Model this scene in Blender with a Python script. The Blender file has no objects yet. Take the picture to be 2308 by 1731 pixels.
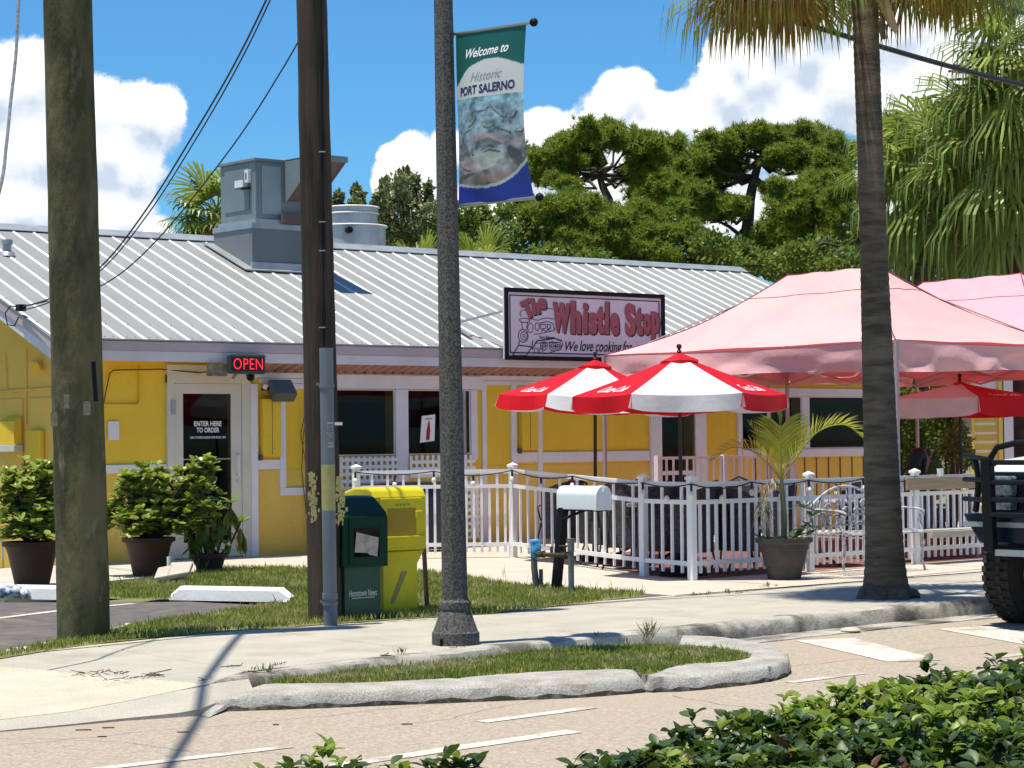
import bpy, bmesh, math, random
import numpy as np
from mathutils import Vector, Matrix
random.seed(7); rng = np.random.default_rng(11)
SC = bpy.context.scene
COL = SC.collection
# ---------------------------------------------------------------- camera
YAW, PIT, ROL = .691, math.atan((992-865.5)/5000.), .0105
CAMP = (-13.372, -23.847, 1.44)
cam_d = bpy.data.cameras.new('camera'); cam = bpy.data.objects.new('camera', cam_d); COL.objects.link(cam)
cam_d.sensor_width = 36; cam_d.lens = 5000/2308*36; cam_d.clip_start = .1; cam_d.clip_end = 3000
R = Matrix.Rotation(-YAW, 4, 'Z') @ Matrix.Rotation(math.pi/2+PIT, 4, 'X') @ Matrix.Rotation(-ROL, 4, 'Z')
cam.matrix_world = Matrix.Translation(CAMP) @ R
SC.camera = cam
SC.render.resolution_x = 1024; SC.render.resolution_y = 768
# ---------------------------------------------------------------- light
SUN_EL = math.radians(78.7)
w = bpy.data.worlds.new("World"); SC.world = w; w.use_nodes = True
NT = w.node_tree; NT.nodes.clear()
sun_d = bpy.data.lights.new('sun', 'SUN'); sun_d.energy = 5.0; sun_d.angle = math.radians(.53); sun_d.color = (1, .94, .82)
sun = bpy.data.objects.new('sun', sun_d); COL.objects.link(sun)
sun.rotation_euler = Vector((.20, -.02, -1)).to_track_quat('-Z', 'Y').to_euler()
sun.location = (0, 10, 40)
SC.view_settings.view_transform = 'Standard'; SC.view_settings.look = 'None'
SC.view_settings.exposure = 0.45; SC.view_settings.gamma = 1
SC.view_settings.use_curve_mapping = False
SC.cycles.max_bounces = 8; SC.cycles.transparent_max_bounces = 8
# ---------------------------------------------------------------- sky: clear blue with cumulus clouds
def nd(nt, t, **k):
    n = nt.nodes.new(t)
    for a, b in k.items(): setattr(n, a, b)
    return n
def math_n(nt, op, a, b=None, c=None, clamp=False):
    n = nt.nodes.new('ShaderNodeMath'); n.operation = op; n.use_clamp = clamp
    for i, x in enumerate((a, b, c)):
        if x is None: continue
        if isinstance(x, (int, float)): n.inputs[i].default_value = x
        else: nt.links.new(x, n.inputs[i])
    return n.outputs[0]
# cumulus masses as (azimuth, elevation, radius across, radius up) in thousandths of a radian about the heading .691
BP = [(70,180,90,75),(0,200,90,80),(220,245,110,66),(320,250,100,56),(385,262,42,62),(250,330,120,90),(100,330,160,130),(300,370,60,70),(60,450,160,110),(290,470,70,60),(200,480,120,80),(345,520,50,40),(-60,300,120,200),
      (900,370,40,45),(940,350,45,50),(885,410,40,50),(960,420,60,70),(1010,340,40,50),
      (1190,300,40,40),(1235,285,50,42),(1290,300,50,45),(1230,350,90,80),(1330,330,90,80),(1300,400,150,80),(1400,215,52,48),(1440,205,42,42),(1385,260,60,60),(1480,265,60,52),(1540,255,50,40),(1450,330,120,90),(1600,300,100,90),
      (1620,170,36,36),(1660,125,56,48),(1640,210,70,70),(1720,170,90,90),(1740,90,80,60),(1820,120,100,100),(1850,50,90,70),(1780,260,140,110),(1900,200,130,120),(2020,80,120,90),(2100,200,160,130),(2200,90,150,100),(2280,220,140,120),(2060,300,140,100),(1700,330,130,70),(1580,380,160,70),(1250,470,120,60),(1450,480,140,70),(1650,480,140,80),(1850,460,140,80),(2050,460,140,100),(2250,420,140,120),(1050,470,90,60)]
BL = [((x-1154)/5, (992-y)/5, a/5, b/5) for x, y, a, b in BP]
g = bpy.data.node_groups.new('cumulus_field', 'ShaderNodeTree')
g.interface.new_socket('uv', in_out='INPUT', socket_type='NodeSocketVector')
g.interface.new_socket('f', in_out='OUTPUT', socket_type='NodeSocketFloat')
gi = g.nodes.new('NodeGroupInput'); go = g.nodes.new('NodeGroupOutput')
cur = None
for (a, e, ra, re) in BL:
    vm = g.nodes.new('ShaderNodeVectorMath'); vm.operation = 'SUBTRACT'; g.links.new(gi.outputs[0], vm.inputs[0]); vm.inputs[1].default_value = (a/1000, e/1000, 0)
    vs = g.nodes.new('ShaderNodeVectorMath'); vs.operation = 'MULTIPLY'; g.links.new(vm.outputs[0], vs.inputs[0]); vs.inputs[1].default_value = (1000/ra, 1000/re, 0)
    vl = g.nodes.new('ShaderNodeVectorMath'); vl.operation = 'LENGTH'; g.links.new(vs.outputs[0], vl.inputs[0])
    s_ = math_n(g, 'SUBTRACT', 1.0, vl.outputs['Value'])
    cur = s_ if cur is None else math_n(g, 'SMOOTH_MAX', cur, s_, .22)
def gnoise(sc, det, rough=.55):
    n = g.nodes.new('ShaderNodeTexNoise'); n.inputs['Scale'].default_value = sc; n.inputs['Detail'].default_value = det; n.inputs['Roughness'].default_value = rough
    g.links.new(gi.outputs[0], n.inputs['Vector']); return n.outputs['Fac']
n1 = gnoise(28, 8, .62); n2 = gnoise(90, 6, .65)
f = math_n(g, 'ADD', cur, math_n(g, 'MULTIPLY', math_n(g, 'SUBTRACT', n1, .40), 1.35))
f = math_n(g, 'ADD', f, math_n(g, 'MULTIPLY', math_n(g, 'SUBTRACT', n2, .5), .75))
g.links.new(f, go.inputs[0])
tc = nd(NT, 'ShaderNodeTexCoord'); sx = nd(NT, 'ShaderNodeSeparateXYZ'); NT.links.new(tc.outputs['Generated'], sx.inputs[0])
az = math_n(NT, 'SUBTRACT', math_n(NT, 'ARCTAN2', sx.outputs[0], sx.outputs[1]), .691)
el = math_n(NT, 'ARCSINE', sx.outputs[2])
cmb = nd(NT, 'ShaderNodeCombineXYZ'); NT.links.new(az, cmb.inputs[0]); NT.links.new(el, cmb.inputs[1])
def grp(vec):
    n = NT.nodes.new('ShaderNodeGroup'); n.node_tree = g; NT.links.new(vec, n.inputs[0]); return n.outputs[0]
f0 = grp(cmb.outputs[0])
off = nd(NT, 'ShaderNodeVectorMath', operation='ADD'); NT.links.new(cmb.outputs[0], off.inputs[0]); off.inputs[1].default_value = (-.003, .013, 0)
f1 = grp(off.outputs[0])
# the rest of the sky: the same kind of scattered cumulus
gn = nd(NT, 'ShaderNodeTexNoise'); gn.inputs['Scale'].default_value = 3.2; gn.inputs['Detail'].default_value = 7; NT.links.new(tc.outputs['Generated'], gn.inputs['Vector'])
gen = math_n(NT, 'MULTIPLY', math_n(NT, 'SUBTRACT', gn.outputs['Fac'], .62), 5)
ax = math_n(NT, 'DIVIDE', az, .30); ey = math_n(NT, 'DIVIDE', el, .24)
rr = math_n(NT, 'SQRT', math_n(NT, 'ADD', math_n(NT, 'MULTIPLY', ax, ax), math_n(NT, 'MULTIPLY', ey, ey)))
wt = math_n(NT, 'MULTIPLY', math_n(NT, 'SUBTRACT', rr, 1.0), 4, clamp=True)
fm = nd(NT, 'ShaderNodeMix'); NT.links.new(wt, fm.inputs[0]); NT.links.new(f0, fm.inputs[2]); NT.links.new(gen, fm.inputs[3])
mask = nd(NT, 'ShaderNodeMapRange', interpolation_type='SMOOTHSTEP'); mask.inputs[1].default_value = -.04; mask.inputs[2].default_value = .26; NT.links.new(fm.outputs[0], mask.inputs[0])
shade = nd(NT, 'ShaderNodeMapRange'); shade.inputs[1].default_value = -.55; shade.inputs[2].default_value = .55; NT.links.new(math_n(NT, 'SUBTRACT', f0, f1), shade.inputs[0])
soft = nd(NT, 'ShaderNodeTexNoise'); soft.inputs['Scale'].default_value = 9; soft.inputs['Detail'].default_value = 5; NT.links.new(cmb.outputs[0], soft.inputs['Vector'])
sh2 = math_n(NT, 'ADD', math_n(NT, 'MULTIPLY', shade.outputs[0], .62), math_n(NT, 'MULTIPLY', soft.outputs['Fac'], .62), clamp=True)
cc = nd(NT, 'ShaderNodeValToRGB'); NT.links.new(sh2, cc.inputs[0])
cc.color_ramp.elements[0].position = .30; cc.color_ramp.elements[0].color = (4.6, 5.3, 6.4, 1)
cc.color_ramp.elements[1].position = .86; cc.color_ramp.elements[1].color = (9.2, 9.2, 9.1, 1)
sky = nd(NT, 'ShaderNodeTexSky', sky_type='NISHITA'); sky.sun_disc = False; sky.sun_elevation = SUN_EL; sky.sun_rotation = math.radians(-84); sky.altitude = 0; sky.air_density = 1.0; sky.dust_density = .2; sky.ozone_density = 2.5
tint = nd(NT, 'ShaderNodeMix', data_type='RGBA', blend_type='MULTIPLY'); tint.inputs[0].default_value = 1
NT.links.new(sky.outputs[0], tint.inputs[6]); tint.inputs[7].default_value = (.36, .76, 1.05, 1)
mx = nd(NT, 'ShaderNodeMix', data_type='RGBA'); NT.links.new(mask.outputs[0], mx.inputs[0]); NT.links.new(tint.outputs[2], mx.inputs[6]); NT.links.new(cc.outputs[0], mx.inputs[7])
bg = nd(NT, 'ShaderNodeBackground'); bg.inputs['Strength'].default_value = .1; NT.links.new(mx.outputs[2], bg.inputs[0])
wo = nd(NT, 'ShaderNodeOutputWorld'); NT.links.new(bg.outputs[0], wo.inputs[0])
w.cycles.sampling_method = 'MANUAL'; w.cycles.sample_map_resolution = 512

# ---------------------------------------------------------------- surveying helpers: sight lines from the camera station met with real planes
def _ray(px, py):
    cr, sr = math.cos(ROL), math.sin(ROL); a = px-1154.; b = 865.5-py
    x = (a*cr+b*sr)/5000; z = (-a*sr+b*cr)/5000
    c, s = math.cos(PIT), math.sin(PIT); X, Y, Z = x, c-z*s, s+z*c
    cy, sy = math.cos(YAW), math.sin(YAW)
    return (X*cy+Y*sy, -X*sy+Y*cy, Z)
def _hit(px, py, ax, val):
    r = _ray(px, py); t = (val-CAMP[ax])/r[ax]
    return Vector(tuple(CAMP[i]+r[i]*t for i in range(3)))
def gp(px, py, z=0.): return _hit(px, py, 2, z)
def yp(px, py, y): return _hit(px, py, 1, y)
def xp(px, py, x): return _hit(px, py, 0, x)
def dp(px, py, d):
    r = _ray(px, py); return Vector(tuple(CAMP[i]+r[i]*d for i in range(3)))
RIGHT = Vector((math.cos(YAW), -math.sin(YAW), 0)); FWD = Vector((math.sin(YAW), math.cos(YAW), 0))

# ---------------------------------------------------------------- materials
MATS = {}
def M(name, c1, c2=None, rough=.6, scale=4., detail=6, metal=0., bump=0., bscale=None, lo=.35, hi=.65, spec=.32, stretch=None, transl=0., island=0., c3=None, s3=1., t3=.6, alpha=1., emit=None, es=1., tcol=None, coat=0., speck=0.):
    """procedural surface: base colour, optional second colour through noise, optional third through patches"""
    m = bpy.data.materials.new(name); m.use_nodes = True; nt = m.node_tree
    p = nt.nodes['Principled BSDF']; out = nt.nodes['Material Output']
    p.inputs['Roughness'].default_value = rough; p.inputs['Metallic'].default_value = metal
    p.inputs['Specular IOR Level'].default_value = spec
    if coat: p.inputs['Coat Weight'].default_value = coat
    t = nt.nodes.new('ShaderNodeTexCoord'); vec = t.outputs['Object']
    if stretch:
        mp = nt.nodes.new('ShaderNodeMapping'); mp.inputs['Scale'].default_value = stretch; nt.links.new(vec, mp.inputs[0]); vec = mp.outputs[0]
    def noise(s, d=detail, r=.6):
        n = nt.nodes.new('ShaderNodeTexNoise'); n.inputs['Scale'].default_value = s; n.inputs['Detail'].default_value = d; n.inputs['Roughness'].default_value = r
        nt.links.new(vec, n.inputs['Vector']); return n.outputs['Fac']
    def rng_(src, a, b):
        n = nt.nodes.new('ShaderNodeMapRange'); n.inputs[1].default_value = a; n.inputs[2].default_value = b; nt.links.new(src, n.inputs[0]); return n.outputs[0]
    def mix(fac, a, b, blend='MIX'):
        n = nt.nodes.new('ShaderNodeMix'); n.data_type = 'RGBA'; n.blend_type = blend
        if isinstance(fac, float): n.inputs[0].default_value = fac
        else: nt.links.new(fac, n.inputs[0])
        for i, x in ((6, a), (7, b)):
            if isinstance(x, tuple): n.inputs[i].default_value = (*x, 1)
            else: nt.links.new(x, n.inputs[i])
        return n.outputs[2]
    col = c1
    if c2 is not None: col = mix(rng_(noise(scale), lo, hi), c1, c2)
    if c3 is not None: col = mix(rng_(noise(s3, 8, .65), t3, t3+.12), col, c3)
    if speck:
        hs0 = nt.nodes.new('ShaderNodeHueSaturation'); nt.links.new(col, hs0.inputs['Color']) if not isinstance(col, tuple) else None
        mr0 = nt.nodes.new('ShaderNodeMapRange'); mr0.inputs[1].default_value = .35; mr0.inputs[2].default_value = .65; mr0.inputs[3].default_value = 1-speck*1.5; mr0.inputs[4].default_value = 1+speck
        nt.links.new(noise(95, 3, .7), mr0.inputs[0]); nt.links.new(mr0.outputs[0], hs0.inputs['Value']); col = hs0.outputs[0]
    if island:
        gm = nt.nodes.new('ShaderNodeNewGeometry')
        hs = nt.nodes.new('ShaderNodeHueSaturation'); nt.links.new(rng_(gm.outputs['Random Per Island'], 0, 1), hs.inputs['Value'])
        mr = nt.nodes.new('ShaderNodeMapRange'); mr.inputs[3].default_value = 1-island; mr.inputs[4].default_value = 1+island; nt.links.new(gm.outputs['Random Per Island'], mr.inputs[0]); nt.links.new(mr.outputs[0], hs.inputs['Value'])
        if isinstance(col, tuple): hs.inputs['Color'].default_value = (*col, 1)
        else: nt.links.new(col, hs.inputs['Color'])
        col = hs.outputs[0]
    if isinstance(col, tuple): p.inputs['Base Color'].default_value = (*col, 1)
    else: nt.links.new(col, p.inputs['Base Color'])
    if bump:
        b = nt.nodes.new('ShaderNodeBump'); b.inputs['Strength'].default_value = 1; b.inputs['Distance'].default_value = bump
        nt.links.new(noise(bscale or scale*6, 5), b.inputs['Height']); nt.links.new(b.outputs[0], p.inputs['Normal'])
    if emit:
        p.inputs['Emission Color'].default_value = (*emit, 1); p.inputs['Emission Strength'].default_value = es
    if transl:
        tr = nt.nodes.new('ShaderNodeBsdfTranslucent')
        if tcol: tr.inputs[0].default_value = (*tcol, 1)
        elif isinstance(col, tuple): tr.inputs[0].default_value = (*col, 1)
        else: nt.links.new(col, tr.inputs[0])
        ms = nt.nodes.new('ShaderNodeMixShader'); ms.inputs[0].default_value = transl
        nt.links.new(p.outputs[0], ms.inputs[1]); nt.links.new(tr.outputs[0], ms.inputs[2]); nt.links.new(ms.outputs[0], out.inputs[0])
    if alpha < 1: p.inputs['Alpha'].default_value = alpha
    MATS[name] = m; return m

# ---------------------------------------------------------------- mesh builder
class MB:
    def __init__(s): s.v = []; s.f = []; s.m = []
    def add(s, vs, fs, mat=0):
        o = len(s.v); s.v += [tuple(q) for q in vs]; s.f += [tuple(i+o for i in q) for q in fs]; s.m += [mat]*len(fs); return s
    def obox(s, c, ax, ay, az, mat=0):
        c, ax, ay, az = Vector(c), Vector(ax), Vector(ay), Vector(az)
        vs = [c+sx*ax+sy*ay+sz*az for sz in (-1, 1) for sy in (-1, 1) for sx in (-1, 1)]
        return s.add(vs, [(0,2,3,1),(4,5,7,6),(0,1,5,4),(2,6,7,3),(0,4,6,2),(1,3,7,5)], mat)
    def box(s, x0, y0, z0, x1, y1, z1, mat=0):
        return s.obox(((x0+x1)/2, (y0+y1)/2, (z0+z1)/2), ((x1-x0)/2, 0, 0), (0, (y1-y0)/2, 0), (0, 0, (z1-z0)/2), mat)
    def beam(s, a, b, wd, h, mat=0, up=(0, 0, 1)):
        a, b = Vector(a), Vector(b); d = b-a; L = d.length
        if L < 1e-6: return s
        d.normalize(); up = Vector(up); sd = d.cross(up)
        if sd.length < 1e-4: sd = d.cross(Vector((1, 0, 0)))
        sd.normalize(); u_ = sd.cross(d).normalized()
        return s.obox((a+b)/2, d*L/2, sd*wd/2, u_*h/2, mat)
    def tube(s, pts, r, n=8, mat=0, cap=True):
        pts = [Vector(p) for p in pts]; k = len(pts); rs = r if isinstance(r, (list, tuple)) else [r]*k
        vs, fs = [], []; ref = None
        for i, p in enumerate(pts):
            d = (pts[min(i+1, k-1)]-pts[max(i-1, 0)])
            d = d.normalized() if d.length > 1e-9 else Vector((0, 0, 1))
            if ref is None: ref = Vector((1, 0, 0)) if abs(d.x) < .8 else Vector((0, 1, 0))
            a = (ref-d*ref.dot(d)).normalized(); b = d.cross(a); ref = a
            for j in range(n):
                t = 2*math.pi*j/n; vs.append(p+(a*math.cos(t)+b*math.sin(t))*rs[i])
        for i in range(k-1):
            for j in range(n):
                q = (j+1) % n; fs.append((i*n+j, i*n+q, (i+1)*n+q, (i+1)*n+j))
        if cap: fs.append(tuple(range(n-1, -1, -1))); fs.append(tuple((k-1)*n+j for j in range(n)))
        return s.add(vs, fs, mat)
    def lathe(s, prof, c=(0, 0, 0), n=24, mat=0, cap=True, rough=0.):
        vs, fs = [], []; k = len(prof)
        for i, (r, z) in enumerate(prof):
            for j in range(n):
                t = 2*math.pi*j/n; rr = r*(1+random.uniform(-rough, rough))
                vs.append((c[0]+rr*math.cos(t), c[1]+rr*math.sin(t), c[2]+z))
        for i in range(k-1):
            for j in range(n):
                q = (j+1) % n; fs.append((i*n+j, i*n+q, (i+1)*n+q, (i+1)*n+j))
        if cap: fs.append(tuple(range(n-1, -1, -1))); fs.append(tuple((k-1)*n+j for j in range(n)))
        return s.add(vs, fs, mat)
    def prism(s, poly, z0, z1, mat=0):
        n = len(poly); vs = [(p[0], p[1], z0) for p in poly]+[(p[0], p[1], z1) for p in poly]
        return s.add(vs, [tuple(range(n-1, -1, -1)), tuple(range(n, 2*n))]+[(i, (i+1) % n, n+(i+1) % n, n+i) for i in range(n)], mat)
    def extr(s, poly3, d, mat=0):
        """poly3 extruded by vector d"""
        n = len(poly3); d = Vector(d); vs = [Vector(p) for p in poly3]+[Vector(p)+d for p in poly3]
        return s.add(vs, [tuple(range(n-1, -1, -1)), tuple(range(n, 2*n))]+[(i, (i+1) % n, n+(i+1) % n, n+i) for i in range(n)], mat)
    def quad(s, *p, mat=0): return s.add(p, [tuple(range(len(p)))], mat)
    def sphere(s, c, r, n=10, mat=0, sz=1.):
        pr = [(max(1e-4, r*math.sin(math.pi*i/n)), -r*sz*math.cos(math.pi*i/n)) for i in range(n+1)]
        return s.lathe(pr, c, n*2 if n < 8 else 14, mat, cap=False)
    def build(s, name, mats, parent=None, smooth=False, bevel=0., world=True, seg=2):
        me = bpy.data.meshes.new(name)
        off = (0, 0, 0)
        if parent is not None and world:
            r = parent
            while r.parent is not None: r = r.parent
            off = tuple(r.location)
        vs = [(a-off[0], b-off[1], c-off[2]) for a, b, c in s.v] if off != (0, 0, 0) else s.v
        me.from_pydata(vs, [], s.f)
        if not isinstance(mats, (list, tuple)): mats = [mats]
        for m in mats: me.materials.append(m)
        if len(mats) > 1: me.polygons.foreach_set('material_index', s.m)
        if smooth: me.polygons.foreach_set('use_smooth', [True]*len(me.polygons))
        me.update()
        o = bpy.data.objects.new(name, me); COL.objects.link(o)
        if parent is not None: o.parent = parent
        if smooth and smooth != 'all':
            me.set_sharp_from_angle(angle=math.radians(40))
        if bevel:
            b = o.modifiers.new('bevel', 'BEVEL'); b.width = bevel; b.segments = seg; b.limit_method = 'ANGLE'; b.angle_limit = math.radians(40)
        return o
def np_mesh(name, V, Fc, mats, parent=None, k=3, smooth=False):
    """V (N,3), faces (M,k) numpy -> one mesh"""
    if parent is not None:
        r = parent
        while r.parent is not None: r = r.parent
        V = V-np.array(r.location)
    me = bpy.data.meshes.new(name); me.vertices.add(len(V)); me.vertices.foreach_set('co', V.astype(np.float32).ravel())
    n = len(Fc); me.loops.add(n*k); me.loops.foreach_set('vertex_index', Fc.astype(np.int32).ravel())
    me.polygons.add(n); me.polygons.foreach_set('loop_start', np.arange(0, n*k, k, dtype=np.int32)); me.polygons.foreach_set('loop_total', np.full(n, k, dtype=np.int32))
    me.update(calc_edges=True)
    for m in (mats if isinstance(mats, (list, tuple)) else [mats]): me.materials.append(m)
    if smooth: me.polygons.foreach_set('use_smooth', [True]*n)
    o = bpy.data.objects.new(name, me); COL.objects.link(o)
    if parent is not None: o.parent = parent
    return o
def rand_unit(n):
    d = rng.normal(size=(n, 3)); return d/np.linalg.norm(d, axis=1, keepdims=True)
def scatter(P, D, size, width, N=None, fold=.0, kind='leaf'):
    """leaf faces at points P growing along D; returns V, F"""
    n = len(P); up = rand_unit(n) if N is None else N
    S = np.cross(D, up); S /= (np.linalg.norm(S, axis=1, keepdims=True)+1e-9); U = np.cross(S, D)
    L = np.asarray(size).reshape(-1, 1)*np.ones((n, 1)); W = np.asarray(width).reshape(-1, 1)*np.ones((n, 1))
    if kind == 'needle':
        V = np.stack([P-S*W/2, P+S*W/2, P+D*L], 1); F = np.arange(n*3).reshape(n, 3); return V.reshape(-1, 3), F
    V = np.stack([P, P+D*L*.5+S*W/2+U*fold*W, P+D*L, P+D*L*.5-S*W/2+U*fold*W], 1); F = np.arange(n*4).reshape(n, 4); return V.reshape(-1, 3), F
def tag(o, label=None, cat=None, group=None, kind=None):
    if label: o['label'] = label
    if cat: o['category'] = cat
    if group: o['group'] = group
    if kind: o['kind'] = kind
    return o
def thing(name, label, cat, loc=(0, 0, 0), rz=0., group=None):
    o = bpy.data.objects.new(name, None); COL.objects.link(o); o.location = loc; o.rotation_euler = (0, 0, rz); o.empty_display_size = .2
    return tag(o, label, cat, group)
def struct(o): o['kind'] = 'structure'; return o
def stuff(o): o['kind'] = 'stuff'; return o
def dup(root, loc, rz=None, label=None, name=None):
    r = root.copy(); COL.objects.link(r); r.location = loc
    if rz is not None: r.rotation_euler = (0, 0, rz)
    if label: r['label'] = label
    for ch in root.children:
        c = ch.copy(); COL.objects.link(c); c.parent = r
        for gch in ch.children:
            d = gch.copy(); COL.objects.link(d); d.parent = c
    return r
# lettering: Blender's built-in face turned to flat polygons
_tc = {}
def text2d(body, bold=0., shear=0., space=1.):
    key = (body, bold, shear, space)
    if key in _tc: return _tc[key]
    cu = bpy.data.curves.new('lettering', 'FONT'); cu.body = body; cu.offset = bold; cu.shear = shear; cu.resolution_u = 3; cu.space_character = space
    ob = bpy.data.objects.new('lettering', cu); COL.objects.link(ob)
    dg = bpy.context.evaluated_depsgraph_get(); dg.update()
    me = bpy.data.meshes.new_from_object(ob.evaluated_get(dg))
    V = [(q.co.x, q.co.y) for q in me.vertices]; Fs = [tuple(p.vertices) for p in me.polygons]
    bpy.data.objects.remove(ob); bpy.data.curves.remove(cu); bpy.data.meshes.remove(me)
    xs = [a for a, b in V]; ys = [b for a, b in V]
    _tc[key] = (V, Fs, min(xs), min(ys), max(xs)-min(xs), max(ys)-min(ys)); return _tc[key]
def letter(mb, body, fn, x, y, wd, ht, bold=.01, shear=0., mat=0, space=1.):
    """fit body into the rectangle (x,y,wd,ht) of a 2-D face and map it by fn(x,y)->3-D"""
    V, Fs, x0, y0, w_, h_ = text2d(body, bold, shear, space)
    mb.add([fn(x+(a-x0)/w_*wd, y+(b-y0)/h_*ht) for a, b in V], Fs, mat)
def stroke(mb, pts, wd, fn, mat=0):
    for (a, b) in zip(pts[:-1], pts[1:]):
        dx, dy = b[0]-a[0], b[1]-a[1]; L = math.hypot(dx, dy) or 1e-6; nx, ny = -dy/L*wd/2, dx/L*wd/2
        ex, ey = dx/L*wd*.3, dy/L*wd*.3
        mb.add([fn(a[0]+nx-ex, a[1]+ny-ey), fn(a[0]-nx-ex, a[1]-ny-ey), fn(b[0]-nx+ex, b[1]-ny+ey), fn(b[0]+nx+ex, b[1]+ny+ey)], [(0, 1, 2, 3)], mat)
# ================================================================ MATERIALS
conc = M('pale concrete', (.44,.405,.335), (.365,.335,.275), rough=.9, scale=2.2, bump=.003, bscale=90, c3=(.33,.30,.25), s3=1.1, t3=.56, speck=.13)
conc2 = M('sunlit walkway concrete', (.52,.455,.375), (.46,.40,.33), rough=.85, scale=2, bump=.002, bscale=60, speck=.08)
conc3 = M('driveway apron concrete', (.52,.47,.365), (.45,.40,.31), rough=.85, scale=2.5, bump=.003, bscale=70, c3=(.40,.35,.27), s3=1.2, t3=.56, speck=.12)
kerbm = M('weathered kerb concrete', (.47,.44,.38), (.31,.285,.24), rough=.9, scale=3, bump=.006, bscale=40, c3=(.12,.11,.09), s3=1.6, t3=.48, speck=.15)
islm = M('rough kerb concrete', (.42,.40,.36), (.30,.28,.245), rough=.9, speck=.22, scale=5, bump=.008, bscale=55, c3=(.26,.24,.20), s3=2.4, t3=.6)
road_m = M('sun bleached road aggregate', (.44,.375,.29), (.30,.25,.19), rough=.9, scale=42, detail=4, lo=.35, hi=.62, bump=.005, bscale=120, c3=(.38,.30,.235), s3=.45, t3=.54, speck=.14)
asph = M('parking asphalt', (.085,.08,.078), (.14,.12,.105), rough=.9, scale=6, bump=.003, bscale=90, c3=(.2,.165,.135), s3=1.4, t3=.55)
paintw = M('worn road paint', (.60,.56,.49), (.40,.345,.285), rough=.85, scale=22, lo=.46, hi=.66, c3=(.36,.31,.255), s3=2.5, t3=.52, speck=.15)
dirt = M('sandy soil under grass', (.24,.21,.10), (.16,.17,.06), rough=1, scale=9, bump=.01)
grass_m = M('grass blades', (.19,.26,.04), (.32,.34,.085), rough=.55, scale=2.2, transl=.4, island=.4, spec=.2, c3=(.46,.41,.19), s3=1.9, t3=.50)
farland = M('far ground', (.12,.15,.05), (.2,.18,.1), rough=1, scale=.3)
yellow = M('golden yellow stucco', (.84,.56,.05), (.79,.50,.04), rough=.85, scale=1.6, bump=.005, bscale=60, c3=(.66,.40,.04), s3=2.2, t3=.60, stretch=(1,1,.45), speck=.06)
yellow2 = M('paler yellow stucco', (.80,.53,.11), (.74,.48,.09), rough=.85, scale=1.6, bump=.005, bscale=60, c3=(.66,.44,.09), s3=2.6, t3=.6, stretch=(1,1,.45), speck=.06)
tanw = M('tan yellow gable colour', (.86,.52,.11), (.78,.47,.09), rough=.85, scale=1.5, bump=.002, bscale=60)  # slightly tanner than the front wall stucco
white = M('white trim paint', (.78,.74,.76), (.70,.66,.67), rough=.55, scale=2.5)
whitef = M('white vinyl', (.84,.84,.84), (.78,.78,.77), rough=.38, scale=4)
fascia_m = M('mauve fascia metal', (.50,.41,.44), (.44,.36,.38), rough=.5, scale=2)
fasciaw = M('white fascia board', (.66,.63,.67), (.58,.55,.58), rough=.6, scale=2)
galv = M('galvalume roof sheet', (.27,.275,.265), (.225,.23,.222), rough=.6, metal=.0, scale=1.1, c3=(.42,.38,.29), s3=.55, t3=.64, stretch=(1,.45,1))
ribm = M('bright roof rib', (.74,.74,.72), (.62,.62,.60), rough=.5, metal=.0, scale=3)  # whiter than the roof sheet: the ribs' highlight is put into the colour
galv2 = M('galvanised steel', (.42,.44,.45), (.30,.32,.33), rough=.45, metal=.5, scale=3)
hvacm = M('grey green enclosure paint', (.20,.245,.25), (.165,.20,.21), rough=.5, scale=1.5)
hvacd = M('dull grey curb metal', (.175,.195,.205), (.15,.165,.175), rough=.5, scale=1.5)
brown = M('brown hood interior', (.13,.09,.08), rough=.7)
glass = M('dark window glass', (.0035,.0035,.0035), rough=.02, spec=.25, alpha=.45)
black = M('black', (.006,.006,.007), rough=.6, spec=.2)
blackg = M('black gloss metal', (.015,.015,.016), rough=.3)
doorm = M('beige door paint', (.64,.60,.50), (.58,.54,.45), rough=.5, scale=1.5)
reddish = M('mauve corrugated metal', (.40,.20,.16), (.33,.17,.14), rough=.5, scale=4)
letw = M('white lettering', (.85,.85,.85), rough=.5)
letk = M('black lettering', (.02,.02,.025), rough=.5)
steel = M('brushed steel', (.6,.6,.6), rough=.3, metal=.9)

# ================================================================ GROUND
def slab(name, poly, z0, z1, mat, parent=None, kind=True):
    o = MB().prism(poly, z0, z1).build(name, mat, parent)
    if kind and parent is None: struct(o)
    return o
gr = MB().quad((-700,-700,-.2), (700,-700,-.2), (700,700,-.2), (-700,700,-.2)).build('ground', farland); struct(gr)
rd = MB().quad((-120,-60,-.13), (160,-60,-.13), (160,-10.9,-.13), (-120,-10.9,-.13)).build('road', road_m); struct(rd)
# markings, sheets 4 mm above the road
def strip(mb, pts, z=-.126, jag=0.):
    mb.add([(a, b, z) for a, b in pts], [tuple(range(len(pts)))])
mk = MB()
def line(x0, y0, x1, y1, wd):
    n = max(2, int(abs(x1-x0)/.25)); up, dn = [], []
    for i in range(n+1):
        t = i/n; x = x0+(x1-x0)*t; y = y0+(y1-y0)*t
        k = math.sin(math.pi*min(1, max(.0, t*n/1.5)))*0+1
        up.append((x, y+wd/2*(1+random.uniform(-.12, .12)))); dn.append((x, y-wd/2*(1+random.uniform(-.12, .12))))
    strip(mk, up+dn[::-1])
line(-12, -14.32, -6.95, -14.25, .10); line(-5.62, -14.17, -4.72, -14.1, .10); line(-2.95, -14.0, -2.2, -13.95, .09); line(-.8, -13.92, 8, -13.7, .1)
line(-7.2, -14.98, -5.5, -14.82, .13); line(-2.2, -14.6, 6, -14.4, .12)
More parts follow.
